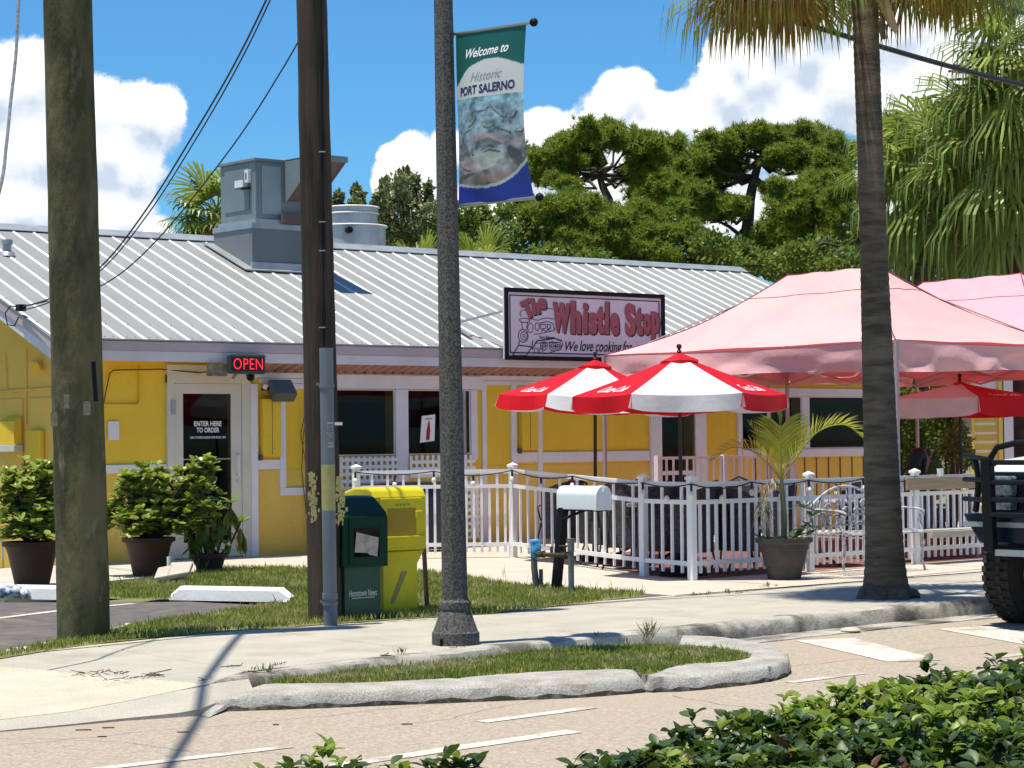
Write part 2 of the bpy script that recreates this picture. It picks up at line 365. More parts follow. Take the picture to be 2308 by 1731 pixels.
strip(mk, [(-.78,-12.01), (-.31,-12.18), (-1.18,-13.78), (-1.52,-13.58)]); strip(mk, [(.77,-12.12), (1.26,-12.26), (.72,-13.3), (.17,-13.45)]); strip(mk, [(2.4,-12.2), (2.9,-12.3), (2.1,-13.6), (1.7,-13.5)])
struct(mk.build('road_marking', paintw))
tar = M('old tar seam', (.16,.14,.12), (.30,.26,.21), rough=.9, scale=12); cr_ = MB(); r9 = random.Random(12)
def crackline(x, y, dx, dy, n, wd):
    p = (x, y)
    for k in range(n):
        q = (p[0]+dx+r9.uniform(-.05,.05), p[1]+dy+r9.uniform(-.05,.05)); L = math.hypot(q[0]-p[0], q[1]-p[1]); nx, ny = -(q[1]-p[1])/L*wd/2, (q[0]-p[0])/L*wd/2
        cr_.add([(p[0]+nx, p[1]+ny, -.1275), (p[0]-nx, p[1]-ny, -.1275), (q[0]-nx, q[1]-ny, -.1275), (q[0]+nx, q[1]+ny, -.1275)], [(0, 1, 2, 3)]); p = q
crackline(-9.5,-13.2,.16,-.005,90,.006); crackline(-6.2,-13.9,.1,.02,30,.005); crackline(-4.2,-15.2,.02,.12,10,.006); crackline(-1.5,-15.5,.03,.15,16,.006); crackline(-7.9,-12.9,.06,-.12,14,.005); crackline(-12,-11.75,.2,.0,24,.008)
cr_o = cr_.build('cracks', tar, rd); stuff(cr_o)
# sidewalk slabs with real joints
swb = lambda x: -9.35 + (.035*(x+3.5) if x > -3.5 else .19*(x+3.5)) if x < 8 else -8.95
swf = lambda x: -11.24 if x > 1 else (-11.25 - .09*(1-x) if x > -3.5 else -11.655 - .115*(-3.5-x))
jf = M('dark joint filler', (.10,.085,.065), rough=1)
base = MB().prism([(-6.0,-9.9), (-6.0,-11.7), (-5.5,-11.8), (-3.5,-11.6), (1,-11.2), (40,-11.2), (40,-8.9), (-3.5,-9.3)][::1], -.2, -.03).build('sidewalk', jf); struct(base)
xs = [-5.55, -3.95, -2.32, -.75, .85, 2.45, 4.05, 5.65, 7.25, 8.9, 10.5, 12.1, 14, 18, 26, 40]
lx = -5.55
q0_, q1_, q2_ = gp(-260,1494), gp(-12,1500), gp(470,1541)
MB().prism([(q0_.x, q0_.y), (q1_.x, q1_.y), (q2_.x, q2_.y), (-5.72, swf(-5.72)), (-5.556, swb(-5.556)), (-6.2, swb(-6.2)), (gp(-12,1486).x, gp(-12,1486).y), (gp(-260,1478).x, gp(-260,1478).y)], -.05, 0).build('slab', conc, base, bevel=.006, seg=1)
for i, x in enumerate(xs[1:]):
    a, b = (lx+.009, x-.009)
    m_ = MB(); sk = -.16
    pl = [(a, swb(a)), (a+sk, swf(a+sk)), (b+sk, swf(b+sk)), (b, swb(b))]
    m_.prism(pl, -.05, 0.0)
    o = m_.build('slab', conc, base, bevel=.006, seg=1); lx = x
# back edging strip of the sidewalk
eb = MB()
for i in range(30):
    a = -6.2+i*1.5; b = a+1.49
    if b > 8: continue
    eb.prism([(a, swb(a)+.012), (b, swb(b)+.012), (b, swb(b)+.11), (a, swb(a)+.11)], -.05, .004)
eb.build('edging', conc3, base)
# driveway apron, left, falling to the road, with a gutter pan
def ramp(name, up, lo, mat, z0, z1):
    U_ = [gp(a, b, z_) for (a, b), z_ in zip(up, z0)]; L_ = [gp(a, b, z_) for (a, b), z_ in zip(lo, z1)]; n_ = len(U_)
    o_ = MB().add([tuple(p) for p in U_+L_]+[(p.x, p.y, -.2) for p in L_], [(i, i+n_, i+n_+1, i+1) for i in range(n_-1)]+[(i+n_, i+2*n_, i+2*n_+1, i+n_+1) for i in range(n_-1)]).build(name, mat); return struct(o_)
ramp('driveway_apron', [(-500,1502), (-12,1501.5), (120,1510), (240,1521), (360,1532), (470,1542)], [(-500,1650), (-12,1623), (160,1603), (280,1581), (400,1556), (470,1542)], conc3, [-.002]*6, [-.085,-.085,-.08,-.06,-.03,-.004])
ramp('gutter_pan', [(-500,1650), (-12,1623), (160,1603), (280,1581), (400,1556), (470,1542), (560,1530)], [(-500,1680), (-12,1648), (160,1632), (280,1619), (400,1607), (450,1598), (570,1552)], conc, [-.086,-.086,-.081,-.061,-.031,-.005,-.012], [-.122,-.122,-.12,-.115,-.105,-.09,-.05])
# concrete gutter pan and kerb
kb = MB()
kl = [(-6.27,-12.22,-.01), (-5.9,-12.06,-.004), (-5.3,-11.93,-.001), (-4.5,-11.80,0), (-3.5,-11.68,0), (-1.9,-11.50,0), (-.5,-11.38,0), (1,-11.27,0), (5,-11.25,0), (16,-11.25,0), (40,-11.25,0)]
prof = lambda p, q: p
pts_prev = None; sect = []
for (x, y, z) in kl:
    hw = .16
    sect.append([(x, y+.02, z-.12), (x, y+.012, z+.002), (x, y-hw+.05, z+.004), (x, y-hw+.015, z-.012), (x, y-hw-.01, min(z-.05,-.06)), (x, y-hw-.02, -.126), (x, y-hw-.36, -.122), (x, y-hw-.37, -.16)])
dense = []
for s0, s1 in zip(sect[:-1], sect[1:]):
    k = max(1, int(abs(s1[0][0]-s0[0][0])/.12)) if s0[0][0] < 10 else 1
    for j in range(k):
        t = j/k; dense.append([(a[0]+(b[0]-a[0])*t, a[1]+(b[1]-a[1])*t+random.uniform(-.006, .006), a[2]+(b[2]-a[2])*t+random.uniform(-.003, .003)) for a, b in zip(s0, s1)])
dense.append(sect[-1]); ns = 8
kb.add([p for s_ in dense for p in s_], [(i*ns+j, (i+1)*ns+j, (i+1)*ns+j+1, i*ns+j+1) for i in range(len(dense)-1) for j in range(ns-1)])
o = kb.build('kerb', kerbm, smooth=True); struct(o)
# patio / walkway slab round the building
pat = MB().prism([(-2.2,-3.3), (-1.2,-2.9), (.3,-2.1), (1.4,-3.9), (1.05,-5.6), (.7,-7.3), (.72,-9.15), (40,-8.8), (40,0), (-6,0), (-6,-2.2), (-3.2,-3.6)], -.15, .004).build('patio', conc2); struct(pat)
pj = MB()
for x in (2.4, 4.2, 6.0, 7.8, 9.6): pj.box(x, -9.0, .004, x+.012, -7.2, .0065)
pj.build('joint', kerbm, pat)
# parking bay asphalt with its paint
pk = MB().prism([(-30,-22), (-6.27+.1,-9.75), (-4.76,-8.55), (-2.45,-7.35), (-2.35,-7.15), (-2.6,-6.1), (-4.6,-4.2), (-12,-2.5), (-30,-2)][1:]+[(-12,-9.9)], -.15, -.02).build('parking_bay', asph); struct(pk)
pm = MB()
for a, b in ((gp(-60,1400,-.016), gp(150,1374,-.016)), (gp(235,1366,-.016), gp(300,1360,-.016))):
    d = (b-a).normalized()*.0; n_ = Vector((0, 0, 1)).cross(b-a).normalized()*.05; pm.quad(a-n_, b-n_, b+n_, a+n_)
pm.build('bay_line', paintw, pk)
bc = MB()
for i in range(22):
    t = i/21; a = gp(-40+t*330, 1482-t*75, .0); bc.sphere((a.x, a.y, -.01), random.uniform(.03, .06), 5, sz=.5)
struct(bc.build('broken_edge', conc3, smooth=True))
# lawns
lawn_px = [(242,1350), (245,1322), (330,1311), (420,1300), (500,1284), (600,1283), (694,1285), (820,1288), (930,1290), (1050,1303), (1140,1320), (1300,1331), (1462,1343), (1300,1362), (1110,1384), (900,1397), (700,1411), (640,1415), (520,1425), (380,1436), (250,1449), (120,1466), (-60,1496), (-60,1480), (60,1466), (160,1444), (250,1424), (330,1410), (430,1394), (520,1380), (600,1369), (668,1364), (668,1342), (380,1334), (380,1352), (300,1352)]
lawn = [(p.x, p.y) for p in (gp(a, b) for a, b in lawn_px)]
LW = MB().add([(a, b, .006) for a, b in lawn], [tuple(range(len(lawn)))]).build('lawn', dirt); struct(LW)
isl_px = [(575,1546), (700,1541), (850,1538), (998,1531), (1150,1520), (1250,1514), (1350,1510), (1424,1511), (1456,1522), (1500,1508), (1548,1497), (1660,1492), (1688,1477), (1623,1466), (1548,1462), (1374,1458), (1250,1467), (1150,1479), (1040,1490), (931,1502), (780,1519), (650,1532)]
isl_g = [(p.x, p.y) for p in (gp(a, b, -.045) for a, b in isl_px)]
IL = MB().prism(isl_g, -.2, -.05).build('verge', dirt); struct(IL)
def inside(x, y, poly):
    c = False; n = len(poly); j = n-1
    for i in range(n):
        xi, yi = poly[i]; xj, yj = poly[j]
        if (yi > y) != (yj > y) and x < (xj-xi)*(y-yi)/(yj-yi)+xi: c = not c
        j = i
    return c
def grass(name, poly, z, n, h, seed=1, ragged=.05):
    xs_ = [p[0] for p in poly]; ys_ = [p[1] for p in poly]; P = []
    r_ = random.Random(seed)
    while len(P) < n:
        x = r_.uniform(min(xs_)-ragged, max(xs_)+ragged); y = r_.uniform(min(ys_)-ragged, max(ys_)+ragged)
        if inside(x+r_.uniform(-ragged, ragged), y+r_.uniform(-ragged, ragged), poly):
            cl = math.sin(x*7+math.sin(y*5)*2)*math.sin(y*6+x*2)
            if r_.random() < .55+.45*cl: P.append((x, y, z))
    P = np.array(P); n = len(P); D = rand_unit(n)*.55; D[:, 2] = 1; D /= np.linalg.norm(D, axis=1, keepdims=True)
    hh = h*rng.uniform(.35, 1.25, n); hh[rng.random(n) < .01] *= 1.8
    V, F = scatter(P, D, hh, rng.uniform(.006, .013, n), kind='leaf')
    return stuff(np_mesh(name, V, F, grass_m, k=4))
grass('grass', lawn, .004, 62000, .062, 3)
grass('grass', isl_g, -.052, 26000, .045, 4, .02)
# island kerb: rounded concrete, chipped, grimy along the foot
ou = [(415,1606), (520,1602), (650,1598), (800,1592), (1000,1584), (1150,1578), (1300,1572), (1434,1562), (1490,1559), (1560,1556), (1700,1541), (1765,1528), (1784,1512), (1765,1492), (1705,1473), (1623,1460), (1540,1456)]
inn = [(470,1580), (585,1546), (690,1542), (820,1540), (998,1531), (1150,1520), (1270,1513), (1424,1511), (1458,1524), (1535,1500), (1640,1493), (1680,1486), (1692,1478), (1682,1472), (1655,1467), (1600,1463), (1530,1461)]
def crom(p, k):
    o = []; n = len(p)
    for i in range(n-1):
        p0, p1, p2, p3 = p[max(i-1, 0)], p[i], p[i+1], p[min(i+2, n-1)]
        for j in range(k): t = j/k; o.append(.5*((2*p1)+(-p0+p2)*t+(2*p0-5*p1+4*p2-p3)*t*t+(-p0+3*p1-3*p2+p3)*t**3))
    return o+[p[-1]]
OU = crom([gp(a, b, -.126) for a, b in ou], 9); IN = crom([gp(a, b, -.035) for a, b in inn], 9); n = len(OU); V_, F_, M_ = [], [], []
for i in range(n):
    tp_ = min(1, i/10); cut = 1-.55*math.exp(-((i-66)/1.6)**2); gr_ = math.sin(i*.9)*.004
    for (t, z) in ((0,-.15), (.01+gr_*.3,-.105+gr_*2), (.05,-.05), (.10,-.034), (.20,-.028), (.6,-.024), (.97,-.028), (1.02,-.09)):
        q = OU[i].lerp(IN[i], t+(1-cut)*.18*(t < .3)); zz = -.126+(z+.126)*tp_*cut if z > -.126 else z; jt = .016 if random.random() < .05 else .003; V_.append((q.x+random.uniform(-jt,jt), q.y+random.uniform(-jt,jt), zz+random.uniform(-jt,jt*.2)*.7))
for i in range(n-1):
    for k in range(7): F_.append((i*8+k, (i+1)*8+k, (i+1)*8+k+1, i*8+k+1)); M_.append(1 if k == 0 else 0)
grime = M('black kerb grime', (.05,.045,.035), (.16,.14,.11), rough=.95, scale=14, lo=.5, hi=.62)
mb_k = MB(); mb_k.add(V_, F_); mb_k.m = M_; o = mb_k.build('island_kerb', [islm, grime], smooth=True); struct(o)
crk = MB()
pass
# ================================================================ RESTAURANT BUILDING
BW, BX0, BX1, RD, RS = 7.66, -.45, 14.2, 3.83, .4066
rz = lambda y: 2.863+RS*y if y <= RD else 2.863+RS*(2*RD-y)
bld = thing('restaurant_building', 'long low yellow restaurant with white trim and a ribbed grey metal roof', 'building', (0, 0, 0))
OPN = [(.95, .12, 1.80, 2.12), (3.15, 1.26, 4.285, 2.13), (4.505, 1.26, 5.575, 2.13), (9.20, .05, 9.83, 2.0), (10.87, 1.27, 12.18, 2.07), (12.36, 1.27, 14.1, 2.07)]
gx_ = sorted({BX0, BX1, *[o_[0] for o_ in OPN], *[o_[2] for o_ in OPN]}); gz_ = sorted({-.1, 2.72, *[o_[1] for o_ in OPN], *[o_[3] for o_ in OPN]})
hole = lambda a, b: any(o_[0] < a < o_[2] and o_[1] < b < o_[3] for o_ in OPN)
nx_, nz_ = len(gx_), len(gz_); vs_ = [(x, y, z) for y in (0, .18) for z in gz_ for x in gx_]; fs_ = []; ix_ = lambda k, j, i: k*nx_*nz_+j*nx_+i
sol = lambda i, j: 0 <= i < nx_-1 and 0 <= j < nz_-1 and not hole((gx_[i]+gx_[i+1])/2, (gz_[j]+gz_[j+1])/2)
for j in range(nz_-1):
    for i in range(nx_-1):
        if not sol(i, j): continue
        fs_.append((ix_(0,j,i), ix_(0,j,i+1), ix_(0,j+1,i+1), ix_(0,j+1,i))); fs_.append((ix_(1,j,i), ix_(1,j+1,i), ix_(1,j+1,i+1), ix_(1,j,i+1)))
        if not sol(i-1, j): fs_.append((ix_(0,j,i), ix_(0,j+1,i), ix_(1,j+1,i), ix_(1,j,i)))
        if not sol(i+1, j): fs_.append((ix_(0,j,i+1), ix_(1,j,i+1), ix_(1,j+1,i+1), ix_(0,j+1,i+1)))
        if not sol(i, j-1): fs_.append((ix_(0,j,i), ix_(1,j,i), ix_(1,j,i+1), ix_(0,j,i+1)))
        if not sol(i, j+1): fs_.append((ix_(0,j+1,i), ix_(0,j+1,i+1), ix_(1,j+1,i+1), ix_(1,j+1,i)))
W_ = MB().add(vs_, fs_).build('wall', yellow, bld)
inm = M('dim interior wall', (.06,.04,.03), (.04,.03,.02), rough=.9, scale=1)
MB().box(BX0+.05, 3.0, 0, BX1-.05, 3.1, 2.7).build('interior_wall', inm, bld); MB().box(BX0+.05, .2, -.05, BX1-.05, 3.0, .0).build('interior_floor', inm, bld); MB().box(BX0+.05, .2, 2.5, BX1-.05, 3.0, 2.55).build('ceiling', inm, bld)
rdv = M('dark red valance cloth', (.16,.012,.012), rough=.8)
for a, b in ((3.12,4.3), (4.48,5.6), (10.85,12.2), (12.34,14.12)): MB().box(a, .22, 1.98, b, .26, 2.15).build('valance', rdv, bld)
for a, b in ((-.43,.79), (2.13,2.9), (5.78,9.0), (10.1,BX1-.02)): MB().box(a, -.008, 0, b, .01, 1.1 if a < 2 else 1.09).build('lower_panel', yellow2, W_)
gb = MB()
gb.extr([(BX0-.0,.18,-.1), (BX0,BW,-.1), (BX0,BW,2.72), (BX0,RD,rz(RD)-.06), (BX0,.18,rz(.18)-.09)], (-.06, 0, 0)); gb.build('gable_wall', tanw, bld)
gb = MB(); gb.extr([(BX1,0,-.1), (BX1,BW,-.1), (BX1,BW,2.72), (BX1,RD,rz(RD)-.06), (BX1,0,rz(0)-.09)], (.06, 0, 0)); gb.build('gable_wall', yellow, bld)
MB().box(BX0, BW-.1, -.1, BX1, BW, 2.72).build('wall', yellow, bld)
# trims, each board a part
def board(x0, z0, x1, z1, d=.03, mat=white, name='trim_board', par=bld): return MB().box(x0, -d, z0, x1, -.0005, z1).build(name, mat, par, bevel=.003, seg=1)
board(-.42, 1.09, .79, 1.19); board(2.01, 0, 2.115, 2.19, .045); board(2.118, 1.10, 2.455, 1.225); board(2.46, .862, 2.55, 2.19); board(2.46, .76, 3.4, .858, .032)
board(2.555, 2.13, 2.9, 2.20); board(5.795, .0, 5.868, 2.245); board(6.31, .0, 6.405, 2.235, .034); board(6.41, 1.13, 6.785, 1.27); board(6.79, .0, 6.87, 2.235, .034); board(6.875, 1.12, 8.94, 1.265)
board(8.95, 0, 9.17, 2.10, .05); board(9.86, 0, 10.09, 2.10, .05); board(10.78, 0, 10.855, 2.2, .04); board(10.86, 2.08, BX1, 2.2, .05); board(12.19, 1.26, 12.35, 2.075, .045); board(10.86, 1.13, BX1, 1.255, .06)
board(2.9, 2.14, 5.79, 2.32, .06); board(5.58, 1.18, 5.69, 2.135, .05); board(4.29, .78, 4.5, 2.135, .055)
board(2.15, 2.205, 10.75, 2.262, .028); board(6.41, 2.1, 6.78, 2.2, .01, yellow)
for x in (11.15, 11.42, 11.7, 11.97, 12.25, 12.52, 12.8, 13.07, 13.35, 13.62): MB().box(x, -.02, .0, x+.018, -.009, 1.12).build('batten', brown, bld)
# shuttered meter covers
for x0, x1, z0, z1 in ((2.16,2.43,1.265,2.0), (6.45,6.74,1.30,2.08)):
    c = MB().box(x0, -.10, z0, x1, -.001, z1).build('shutter_box', yellow, bld, bevel=.006, seg=1)
    MB().box((x0+x1)/2-.004, -.103, z0+.02, (x0+x1)/2+.004, -.1005, z1-.02).build('seam', brown, c)
    MB().box(x0-.03, -.09, z0-.05, x0-.003, -.01, z0+.02).build('hinge', brown, c)
# eave soffit, mauve corrugated awning under it
aw = MB(); n = 75
for i in range(n):
    x = 1.95+i*.156; zi, zo = 2.338, 2.452
    aw.quad((x,-.03,zi), (x+.05,-.03,zi), (x+.05,-.37,zo), (x,-.37,zo)); aw.quad((x+.05,-.03,zi), (x+.078,-.03,zi+.028), (x+.078,-.37,zo+.028), (x+.05,-.37,zo)); aw.quad((x+.078,-.03,zi+.028), (x+.128,-.03,zi+.028), (x+.128,-.37,zo+.028), (x+.078,-.37,zo+.028)); aw.quad((x+.128,-.03,zi+.028), (x+.156,-.03,zi), (x+.156,-.37,zo), (x+.128,-.37,zo+.028))
aw.build('awning', reddish, bld)
MB().box(2.0, -.035, 2.268, 13.6, -.001, 2.335).build('awning_ledger', white, bld)
MB().box(BX0+.0, -.36, 2.50, BX1, -.0005, 2.53).build('soffit', yellow2, bld)
# fascia: mauve drip over white board
MB().box(-.97, -.43, 2.565, 14.8, -.40, 2.69).build('fascia', fascia_m, bld)
MB().box(-.95, -.402, 2.44, 14.78, -.37, 2.562).build('fascia', fasciaw, bld)
MB().box(-.97, -.45, 2.687, 14.8, -.398, 2.703).build('drip_edge', fascia_m, bld)
for xx, s_ in ((-.97, 1), (14.8, -1)):
    for (dz, th, mt, o_) in ((0, .12, fascia_m, 0), (.125, .13, fasciaw, .018)):
        p_ = []
        for y in (-.43, RD): p_.append((xx+o_*s_, y, rz(y)-.02-dz))
        for y in (RD, -.43): p_.append((xx+o_*s_, y, rz(y)-.02-dz-th))
        MB().extr(p_, (.03*s_, 0, 0)).build('rake_board', mt, bld)
        p_ = [(a, 2*RD-b, c) for a, b, c in p_]; MB().extr(p_, (.03*s_, 0, 0)).build('rake_board', mt, bld)
        MB().extr([(xx+.05*s_,-.37,rz(-.37)-.05), (xx+.05*s_,RD,rz(RD)-.05), (xx+.05*s_,RD,rz(RD)-.07), (xx+.05*s_,-.37,rz(-.37)-.07)], (.45*s_, 0, 0)).build('rake_soffit', fasciaw, bld)
# roof: sheets as sub-parts of the roof, ribs 305 mm apart
th = Vector((0, 1, RS)).normalized(); nr = Vector((0, -RS, 1)).normalized()
rf = MB(); y0, y1 = -.43, RD
for sgn in (0, 1):
    P = [(-.98, y0, rz(y0)), (14.8, y0, rz(y0)), (14.8, y1, rz(y1)), (-.98, y1, rz(y1))]
    if sgn: P = [(a, 2*RD-b, c) for a, b, c in P]
    rf.extr(P, (0, 0, -.012))
ROOF = rf.build('roof', galv, bld)
rib0 = None
for i in range(52):
    x = -.93+i*.305
    b_ = MB(); Ln = (y1-y0-.07)
    a = Vector((0, 0, 0)); e = Vector((0, Ln, Ln*RS))
    for (ww, h0, h1) in ((.024, .0, .013),):
        vs = [a+Vector((-ww/2-.01, 0, 0)), a+Vector((-ww/2+.006, 0, 0))+nr*h1, a+Vector((ww/2-.006, 0, 0))+nr*h1, a+Vector((ww/2+.01, 0, 0))]
        b_.add([*vs, *[q+e for q in vs]], [(0, 1, 5, 4), (1, 2, 6, 5), (2, 3, 7, 6), (0, 3, 2, 1), (4, 5, 6, 7)])
    if rib0 is None:
        rib0 = b_.build('rib', ribm, ROOF, world=False); rib0.location = (x, y0, rz(y0))
    else:
        o = rib0.copy(); COL.objects.link(o); o.parent = ROOF; o.location = (x, y0, rz(y0))
    o2 = rib0.copy(); COL.objects.link(o2); o2.parent = ROOF; o2.location = (x, 2*RD-y0, rz(y0)); o2.scale = (1, -1, 1)
sc_ = MB()
for i in range(52):
    x = -.93+i*.305
    for y in (.05, .85, 1.65, 2.45, 3.25):
        p = Vector((x, y, rz(y)))+nr*.024; sc_.obox(p+nr*.002, (.009, 0, 0), th*.009, nr*.004)
    for dx in (.08, .2): p = Vector((x+dx, -.33, rz(-.33))); sc_.obox(p+nr*.004, (.008, 0, 0), th*.008, nr*.004)
stuff(sc_.build('screws', galv2, ROOF))
rc = MB()
for s_ in (1, -1):
    a = RD; rc.extr([(-.99, a, rz(a)+.05), (14.81, a, rz(a)+.05), (14.81, a-s_*.20, rz(a-.20)+.03), (-.99, a-s_*.20, rz(a-.20)+.03)], (0, 0, -.01))
rc.build('ridge_cap', galv2, ROOF)
pv = MB(); c0 = (-.02, 2.61, rz(2.61)); pv.lathe([(.11,-.02), (.09,.03), (.055,.05), (.055,.13), (.075,.135), (.075,.2), (.0,.205)], c0, 14); pv.build('pipe_vent', galv2, ROOF, smooth=True)
# windows
def window(x0, z0, x1, z1, fr=.03, y=-.018):
    p_ = MB().box(x0, y, z0, x1, y+.012, z1).build('window', glass, bld)
    f_ = MB()
    f_.box(x0, y-.012, z0, x0+fr, y-.001, z1); f_.box(x1-fr, y-.012, z0, x1, y-.001, z1); f_.box(x0+fr, y-.012, z1-fr, x1-fr, y-.001, z1); f_.box(x0+fr, y-.012, z0, x1-fr, y-.001, z0+fr)
    f_.build('window_frame', white, p_); return p_
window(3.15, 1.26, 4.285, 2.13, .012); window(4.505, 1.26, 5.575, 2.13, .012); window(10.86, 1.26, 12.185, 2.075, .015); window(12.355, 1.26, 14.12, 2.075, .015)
MB().box(5.45, -.035, 1.26, 5.5, -.02, 2.12).build('window_mullion', galv2, bld)
# entrance door
fr_ = MB(); fr_.box(.79, -.05, 0, .885, -.0005, 2.30); fr_.box(1.875, -.05, 0, 2.005, -.0005, 2.30); fr_.box(.79, -.045, 2.19, 2.0, -.001, 2.42); fr_.build('door_frame', doorm, bld, bevel=.004, seg=1)
dr = MB(); yy0, yy1 = -.035, -.002
dr.box(.89, yy0, .02, 1.02, yy1, 2.185); dr.box(1.72, yy0, .02, 1.87, yy1, 2.185); dr.box(1.02, yy0, 2.06, 1.72, yy1, 2.185); dr.box(1.02, yy0, .02, 1.72, yy1, .21)
D_ = dr.build('door', doorm, bld)
MB().box(1.02, -.02, .21, 1.72, -.012, 2.06).build('door_pane', glass, D_)
MB().box(1.02, -.026, 1.235, 1.72, -.021, 1.25).build('push_rail', galv2, D_)
hd = MB(); hd.tube([(1.80,-.04,1.30), (1.80,-.10,1.30), (1.775,-.115,1.28), (1.775,-.115,1.06), (1.80,-.10,1.04), (1.80,-.04,1.04)], .011, 8); hd.build('handle', white, D_, smooth=True)
lk = MB(); lk.tube([(1.815,-.03,.955), (1.815,-.048,.955)], .022, 14); lk.build('lock', steel, D_)
hg = MB(); hg.box(.84, -.062, 1.80, .90, -.051, 1.98); hg.build('hinge', galv2, D_)
dl = MB(); fn = lambda x, z: (x, -.0245, z)
letter(dl, 'ENTER HERE', fn, 1.185, 1.655, .40, .062, .02); dl.build('door_lettering', letw, D_); dl = MB(); letter(dl, 'TO ORDER', fn, 1.22, 1.575, .33, .062, .02); dl.build('door_lettering', letw, D_); dl = MB(); letter(dl, 'USE OTHER DOOR FOR PICK UPS', fn, 1.125, 1.50, .52, .028, .012)
dl.build('door_lettering', letw, D_)
MB().box(-.02, -.022, 1.49, .13, -.010, 1.72).build('notice', white, bld)
# side door of dark glass further along
d2 = MB().box(9.18, -.03, 0, 9.85, -.015, 2.02).build('door', glass, bld)
MB().box(9.18, -.045, .9, 9.85, -.031, .96).build('door_rail', white, d2); f2 = MB(); f2.box(9.18, -.045, 1.96, 9.85, -.031, 2.02); f2.build('door_rail', white, d2)
# conduit on the front wall
cd = MB(); cd.tube([(-.1,-.02,1.86), (.0,-.03,2.3), (.05,-.03,2.34), (.7,-.03,2.36), (1.25,-.06,2.32), (1.4,-.2,2.35)], .008, 6); cd.build('cable', M('brown cable', (.16,.03,.01)), bld)
cd = MB(); cd.tube([(-.3,-.015,1.92), (.38,-.015,1.92), (.42,-.015,1.96), (.42,-.015,2.4)], .013, 6); cd.build('conduit', yellow, bld, smooth=True)
# gable side: conduits and covers
gx = BX0-.06
cd = MB(); cd.tube([(gx-.02,5,2.13), (gx-.02,1.62,2.12), (gx-.02,.3,2.13)], .014, 6); cd.tube([(gx-.02,1.1,2.62), (gx-.02,1.12,1.7)], .010, 6); cd.tube([(gx-.02,1.62,2.14), (gx-.02,1.66,2.6)], .008, 6); cd.build('conduit', tanw, bld, smooth=True)
MB().box(gx-.018, 1.22, .9, gx-.001, 1.95, 2.02).build('cover_board', tanw, bld, bevel=.004, seg=1)
MB().box(gx-.018, .25, .9, gx-.001, 1.02, 2.02).build('cover_board', tanw, bld, bevel=.004, seg=1)
mbx = thing('meter_box', 'tan painted electric meter box with a sloped top on the gable wall', 'meter box', (gx-.03, 1.5, 1.32))
m_ = MB(); m_.extr([(gx-.03,1.2,1.45), (gx-.14,1.2,1.45), (gx-.14,1.2,1.74), (gx-.03,1.2,1.80)], (0, .42, 0)); m_.build('cover', yellow, mbx, bevel=.006)
MB().box(gx-.15, 1.18, 1.36, gx-.03, 1.64, 1.447).build('base', doorm, mbx, bevel=.004)
e2 = MB().box(gx-.10, .62, 1.1, gx-.02, .98, 1.63).build('breaker_box', yellow, None, bevel=.02); tag(e2, 'yellow painted breaker box low on the gable wall beside the corner', 'electric box')
rb_ = MB().box(gx-.09, 1.78, 1.40, gx-.02, 2.05, 1.53).build('alarm_box', M('dark red', (.18,.01,.01), rough=.5), None, bevel=.008); tag(rb_, 'small dark red box on the gable wall left of the meter box', 'alarm box')
fx = thing('floodlight', 'tan painted twin floodlight fitting high on the gable wall by the roof corner', 'lamp', (gx-.05, .8, 2.4))
m_ = MB(); m_.box(gx-.06, .72, 2.36, gx-.005, .95, 2.46); m_.build('mount', tanw, fx); m_ = MB(); m_.tube([(gx-.06,.72,2.40), (gx-.14,.62,2.38)], [.03,.055], 12); m_.build('lamp_head', yellow, fx, smooth=True)
# lattice skirts under the windows
def lattice(x0, x1, z0, z1, y, label):
    t = thing('lattice_panel', label, 'lattice', ((x0+x1)/2, y, z0), group='white lattice panels below the windows')
    k = 0; x = x0
    for nm, rng0 in (('slat', 0),):
        while x < x1:
            MB().box(x, y-.006, z0, min(x+.045, x1), y+.0, z1).build('slat', whitef, t); x += .093
        z = z0
        while z < z1-.02:
            MB().box(x0, y-.013, z, x1, y-.0065, min(z+.045, z1)).build('slat', whitef, t); z += .093
    return t
lattice(3.36, 4.3, .62, 1.245, -.07, 'white lattice panel below the left window behind the newspaper boxes')
lattice(4.5, 5.62, .95, 1.245, -.07, 'short white lattice panel below the poster window by the lamp post')
lattice(5.42, 5.66, .1, .94, -.095, 'narrow white lattice strip reaching the patio right of the lamp post')
# ================================================================ ROOF EQUIPMENT
hv = thing('air_handler', 'grey green rooftop air handler with a sloped intake hood on a metal curb', 'rooftop unit', (4.2, 2.9, 4.0))
c_ = MB(); c_.extr([(3.66,2.44,rz(2.44)-.02), (3.66,3.45,rz(3.45)-.02), (3.66,3.45,4.50), (3.66,2.44,4.50)], (1.22, 0, 0)); cb_ = c_.build('curb', hvacd, hv)
c_ = MB(); c_.box(3.645, 2.425, 4.46, 4.895, 3.465, 4.535); c_.extr([(3.5,2.36,rz(2.36)+.03), (3.5,3.5,rz(3.5)+.03), (3.5,3.5,rz(3.5)+.045), (3.5,2.36,rz(2.36)+.045)], (1.5, 0, 0)); c_.box(3.63, 2.40, rz(2.4)+.03, 4.9, 2.438, rz(2.4)+.14); c_.build('curb_flashing', galv2, hv)
c_ = MB(); c_.box(3.76, 2.50, 4.60, 4.78, 3.42, 5.42); bx = c_.build('cabinet', hvacm, hv, bevel=.01)
MB().box(3.73, 2.47, 5.42, 4.80, 3.45, 5.465).build('lid', hvacm, hv, bevel=.008)
MB().box(3.73, 2.46, 4.54, 4.80, 3.45, 4.60).build('base_rail', galv2, hv)
MB().box(4.15, 2.40, 4.545, 4.8, 2.455, 4.70).build('bracket_rail', brown, hv)
